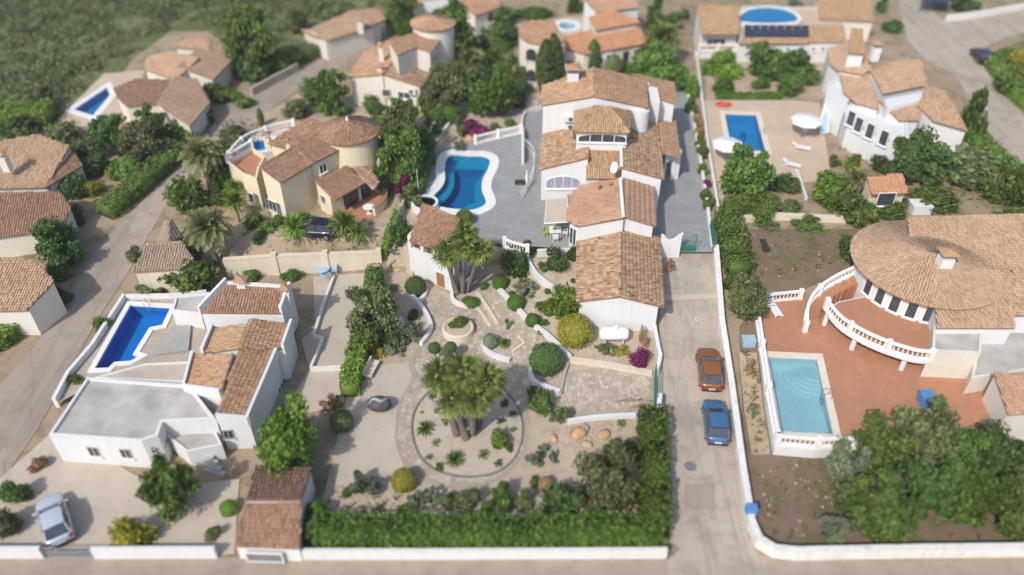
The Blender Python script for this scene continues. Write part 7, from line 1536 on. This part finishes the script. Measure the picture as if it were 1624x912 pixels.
# scrub covering the far hillside, one mass
rg = np.random.default_rng(5); parts = []; hp = [(-40, -40), (620, -40), (600, 10), (470, 30), (440, 90), (380, 80), (330, 45), (270, 40), (215, 80), (160, 110), (110, 150), (40, 178), (-40, 180)]; poly = xy(gp(hp)); xs = [p[0] for p in poly]; ys = [p[1] for p in poly]; cnt = 0
while cnt < 900:
    x, y = rg.uniform(min(xs), max(xs)), rg.uniform(min(ys), max(ys))
    if not inside(poly, x, y): continue
    r = rg.uniform(0.5, 1.9); c = np.array((x, y, hgt(x, y)+r*0.25)); d, dd = shell(int(60*r), c, (r, r, r*0.6), rg, 0.5, 1.1, -0.3); v, f = leaves(d, dd, 0.22, rg, 0.6); parts.append((v, f, np.clip(rg.uniform(0, 0.6)+rg.uniform(0, 0.4, len(f)), 0, 1))); cnt += 1
tag(place('hillside_scrub', np_mesh('hillside_scrub', *join_np(parts), 'leaf_olive'), (0, 0, 0)), 'olive scrub covering the far hillside', kind='stuff')

# more growth round the cream house, the left street and the slopes
for a in (('bushy strip between street and cream house terrace', 352, 240, 26, 14, 'leaf_mid'), ('green bush under the cream house balcony', 362, 292, 18, 20, 'leaf_mid'), ('dark bush below the cream house left wing', 350, 312, 16, 18, 'leaf_dark'), ('spreading bush beside the large date palm', 366, 400, 20, 12, 'leaf_olive'), ('bush between date palm and small garage', 300, 398, 22, 16, 'leaf_mid'), ('leafy bush at the cream house front corner', 440, 352, 14, 12, 'leaf_mid'), ('dark low bush behind the estate car', 480, 350, 16, 9, 'leaf_dark'), ('low bush beneath the upper spiky yucca', 575, 392, 20, 12, 'leaf_dark'),
          ('green bush at the street corner below the top left villa', 285, 215, 26, 16, 'leaf_mid'), ('dark bush right below the top left villa', 320, 185, 20, 12, 'leaf_dark'), ('bush row at the roadside above the hedge', 262, 242, 24, 16, 'leaf_olive'), ('bush behind the left street hedge', 205, 270, 26, 18, 'leaf_mid'), ('dark bush left of the left street hedge', 150, 262, 24, 18, 'leaf_dark'), ('olive bush beside the brown left edge roof', 128, 235, 22, 16, 'leaf_olive'), ('bush between the two left edge roofs', 118, 345, 14, 16, 'leaf_dark'), ('dark shrub by the lower left edge roof', 100, 470, 14, 14, 'leaf_dark'),
          ('bushy growth right of the flat round tower', 735, 80, 22, 26, 'leaf_dark'), ('green bush above the dark olive tree', 715, 105, 22, 18, 'leaf_mid'), ('light bush between olive tree and umbrella trees', 738, 145, 16, 16, 'leaf_bright'), ('bush in the slope below the pale top path', 800, 90, 20, 16, 'leaf_olive'), ('dark bush left of the rounded house end', 808, 60, 14, 18, 'leaf_dark'), ('green bush between the tower house and the slope', 690, 190, 16, 14, 'leaf_mid'), ('shrub at the head of the grey boundary wall', 690, 212, 12, 14, 'leaf_dark'),
          ('bush beside the top left pool deck', 100, 215, 26, 16, 'leaf_olive'), ('bush at the end of the roadside stone wall', 385, 160, 18, 12, 'leaf_mid'), ('dark bush behind the long low house ridge', 520, 18, 26, 14, 'leaf_olive'), ('bush below the orange pavilion', 1410, 335, 26, 12, 'leaf_mid'), ('bush behind the orange pavilion', 1400, 262, 20, 14, 'leaf_dark'), ('bush left below the dark evergreen', 1160, 448, 12, 16, 'leaf_mid'), ('green bush at the round villa street side', 1610, 350, 30, 14, 'leaf_mid'), ('bush at the lower right plot left end', 1350, 790, 30, 26, 'leaf_olive')):
    shrub(*a)

for a in (('dense bush beside the flat round tower wall', 735, 112, 20, 18, 'leaf_mid'), ('dark bush at the tower house back corner', 715, 30, 24, 18, 'leaf_dark'), ('bush left below the yellowish fan palm', 728, 128, 16, 14, 'leaf_olive'), ('green bush right of the yellowish fan palm', 775, 100, 18, 16, 'leaf_hedge'), ('bush before the arched lower window', 828, 118, 10, 16, 'leaf_mid'), ('olive bush between the umbrella trees and the villa', 822, 160, 12, 12, 'leaf_olive'), ('round clipped bush in the slope by the arched windows', 800, 136, 14, 13, 'leaf_hedge'), ('bush in front of the orange roofed house door', 985, 108, 14, 10, 'leaf_mid'), ('dark growth left of the feather palm trunk', 1022, 98, 18, 20, 'leaf_mid'), ('bush by the top pale yard', 1062, 40, 16, 16, 'leaf_dark'), ('green bush beside the top path wall', 760, 30, 18, 12, 'leaf_hedge'), ('dark bush under the leafy tree by the tower', 632, 282, 14, 16, 'leaf_dark'), ('bush at the upper end of the pool hedge', 684, 250, 10, 12, 'leaf_mid')):
    shrub(*a)

# smaller planting of the garden
for a in (('low tuft left of the palm trunks in the round bed', 704, 668, 8, 6, 'leaf_grey', LOOSE), ('small grey bush at the bottom right rim of the round bed', 790, 735, 8, 6, 'leaf_grey', LOOSE), ('little green bush at the lower left rim of the round bed', 697, 742, 7, 6, 'leaf_mid'), ('small tuft at the top right of the round bed', 800, 640, 7, 6, 'leaf_mid'), ('pale succulent clump outside the round bed on the right', 862, 712, 9, 9, 'leaf_grey', LOOSE), ('thin cactus clump right of the pale clump', 878, 724, 7, 12, 'leaf_grey', LOOSE), ('small bush beside the brown-tinged ball', 848, 765, 9, 8, 'leaf_mid'), ('grey tuft above the bottom hedge at left', 600, 808, 12, 8, 'leaf_grey', LOOSE), ('green bush above the bottom hedge right of the row', 772, 806, 12, 9, 'leaf_mid'), ('grey low bush above the hedge near the large dark bush', 862, 806, 12, 9, 'leaf_grey', LOOSE), ('yellowish bush above the hedge at the far right', 945, 806, 16, 9, 'leaf_olive'), ('small green bush under the grey terrace edge', 862, 424, 9, 8, 'leaf_mid'), ('low grey bush beside the third round bush', 858, 528, 7, 5, 'leaf_grey', LOOSE), ('small bush beside the curved wall left of the court', 655, 500, 9, 9, 'leaf_mid'), ('small leafy bush between the stone kerbs', 768, 455, 7, 6, 'leaf_mid'), ('bush on top of the sand-coloured wall at left', 388, 412, 12, 8, 'leaf_mid'), ('bush on top of the sand-coloured wall at the middle', 455, 408, 14, 9, 'leaf_olive'), ('bush on top of the sand-coloured wall at right', 586, 405, 12, 8, 'leaf_mid')):
    shrub(*a)

hedge('clipped dark hedge along the upper right street edge', gl([(1540, 222), (1556, 244), (1588, 268), (1630, 300)]), 2.0, 1.4, 'leaf_mid'); hedge('hedge round the near side of the traffic island', gl([(1572, 104), (1590, 132), (1612, 160), (1650, 188)]), 1.8, 1.2, 'leaf_bright')
for a in (('dark tree mass behind the brown left edge roof', 30, 205, 40, 16, 'leaf_dark'), ('dark bush between left edge house and its lower roof', 118, 300, 16, 20, 'leaf_dark'), ('dark bush beside the low hip roof at the left edge', 96, 430, 20, 18, 'leaf_mid'), ('olive bush at the street before the small garage', 212, 405, 12, 12, 'leaf_olive'), ('leafy bush left before the cream house front wall', 402, 352, 16, 14, 'leaf_mid'), ('low palm-like bush in the cream house front garden', 425, 362, 12, 10, 'leaf_bright'), ('dark bush in the cream house front garden centre', 410, 376, 12, 9, 'leaf_dark')):
    shrub(*a)
# ---------------------------------------------------------------- thin summer haze
hm = bpy.data.materials.new('haze_air'); hm.use_nodes = True; hn = hm.node_tree; hn.nodes.remove(hn.nodes['Principled BSDF'])
pv_ = hn.nodes.new('ShaderNodeVolumePrincipled'); pv_.inputs['Color'].default_value = (0.93, 0.95, 1.0, 1); pv_.inputs['Density'].default_value = 0.0004; pv_.inputs['Anisotropy'].default_value = 0.25
hn.links.new(pv_.outputs[0], hn.nodes['Material Output'].inputs['Volume']); MATS['haze_air'] = hm
gext = max(abs(gxs).max(), abs(gys).max())+60
tag(MB().box((0, 0, 22.0), (2*gext, 2*gext, 56.0)).build('haze', 'haze_air'), 'thin pale summer haze', kind='stuff')
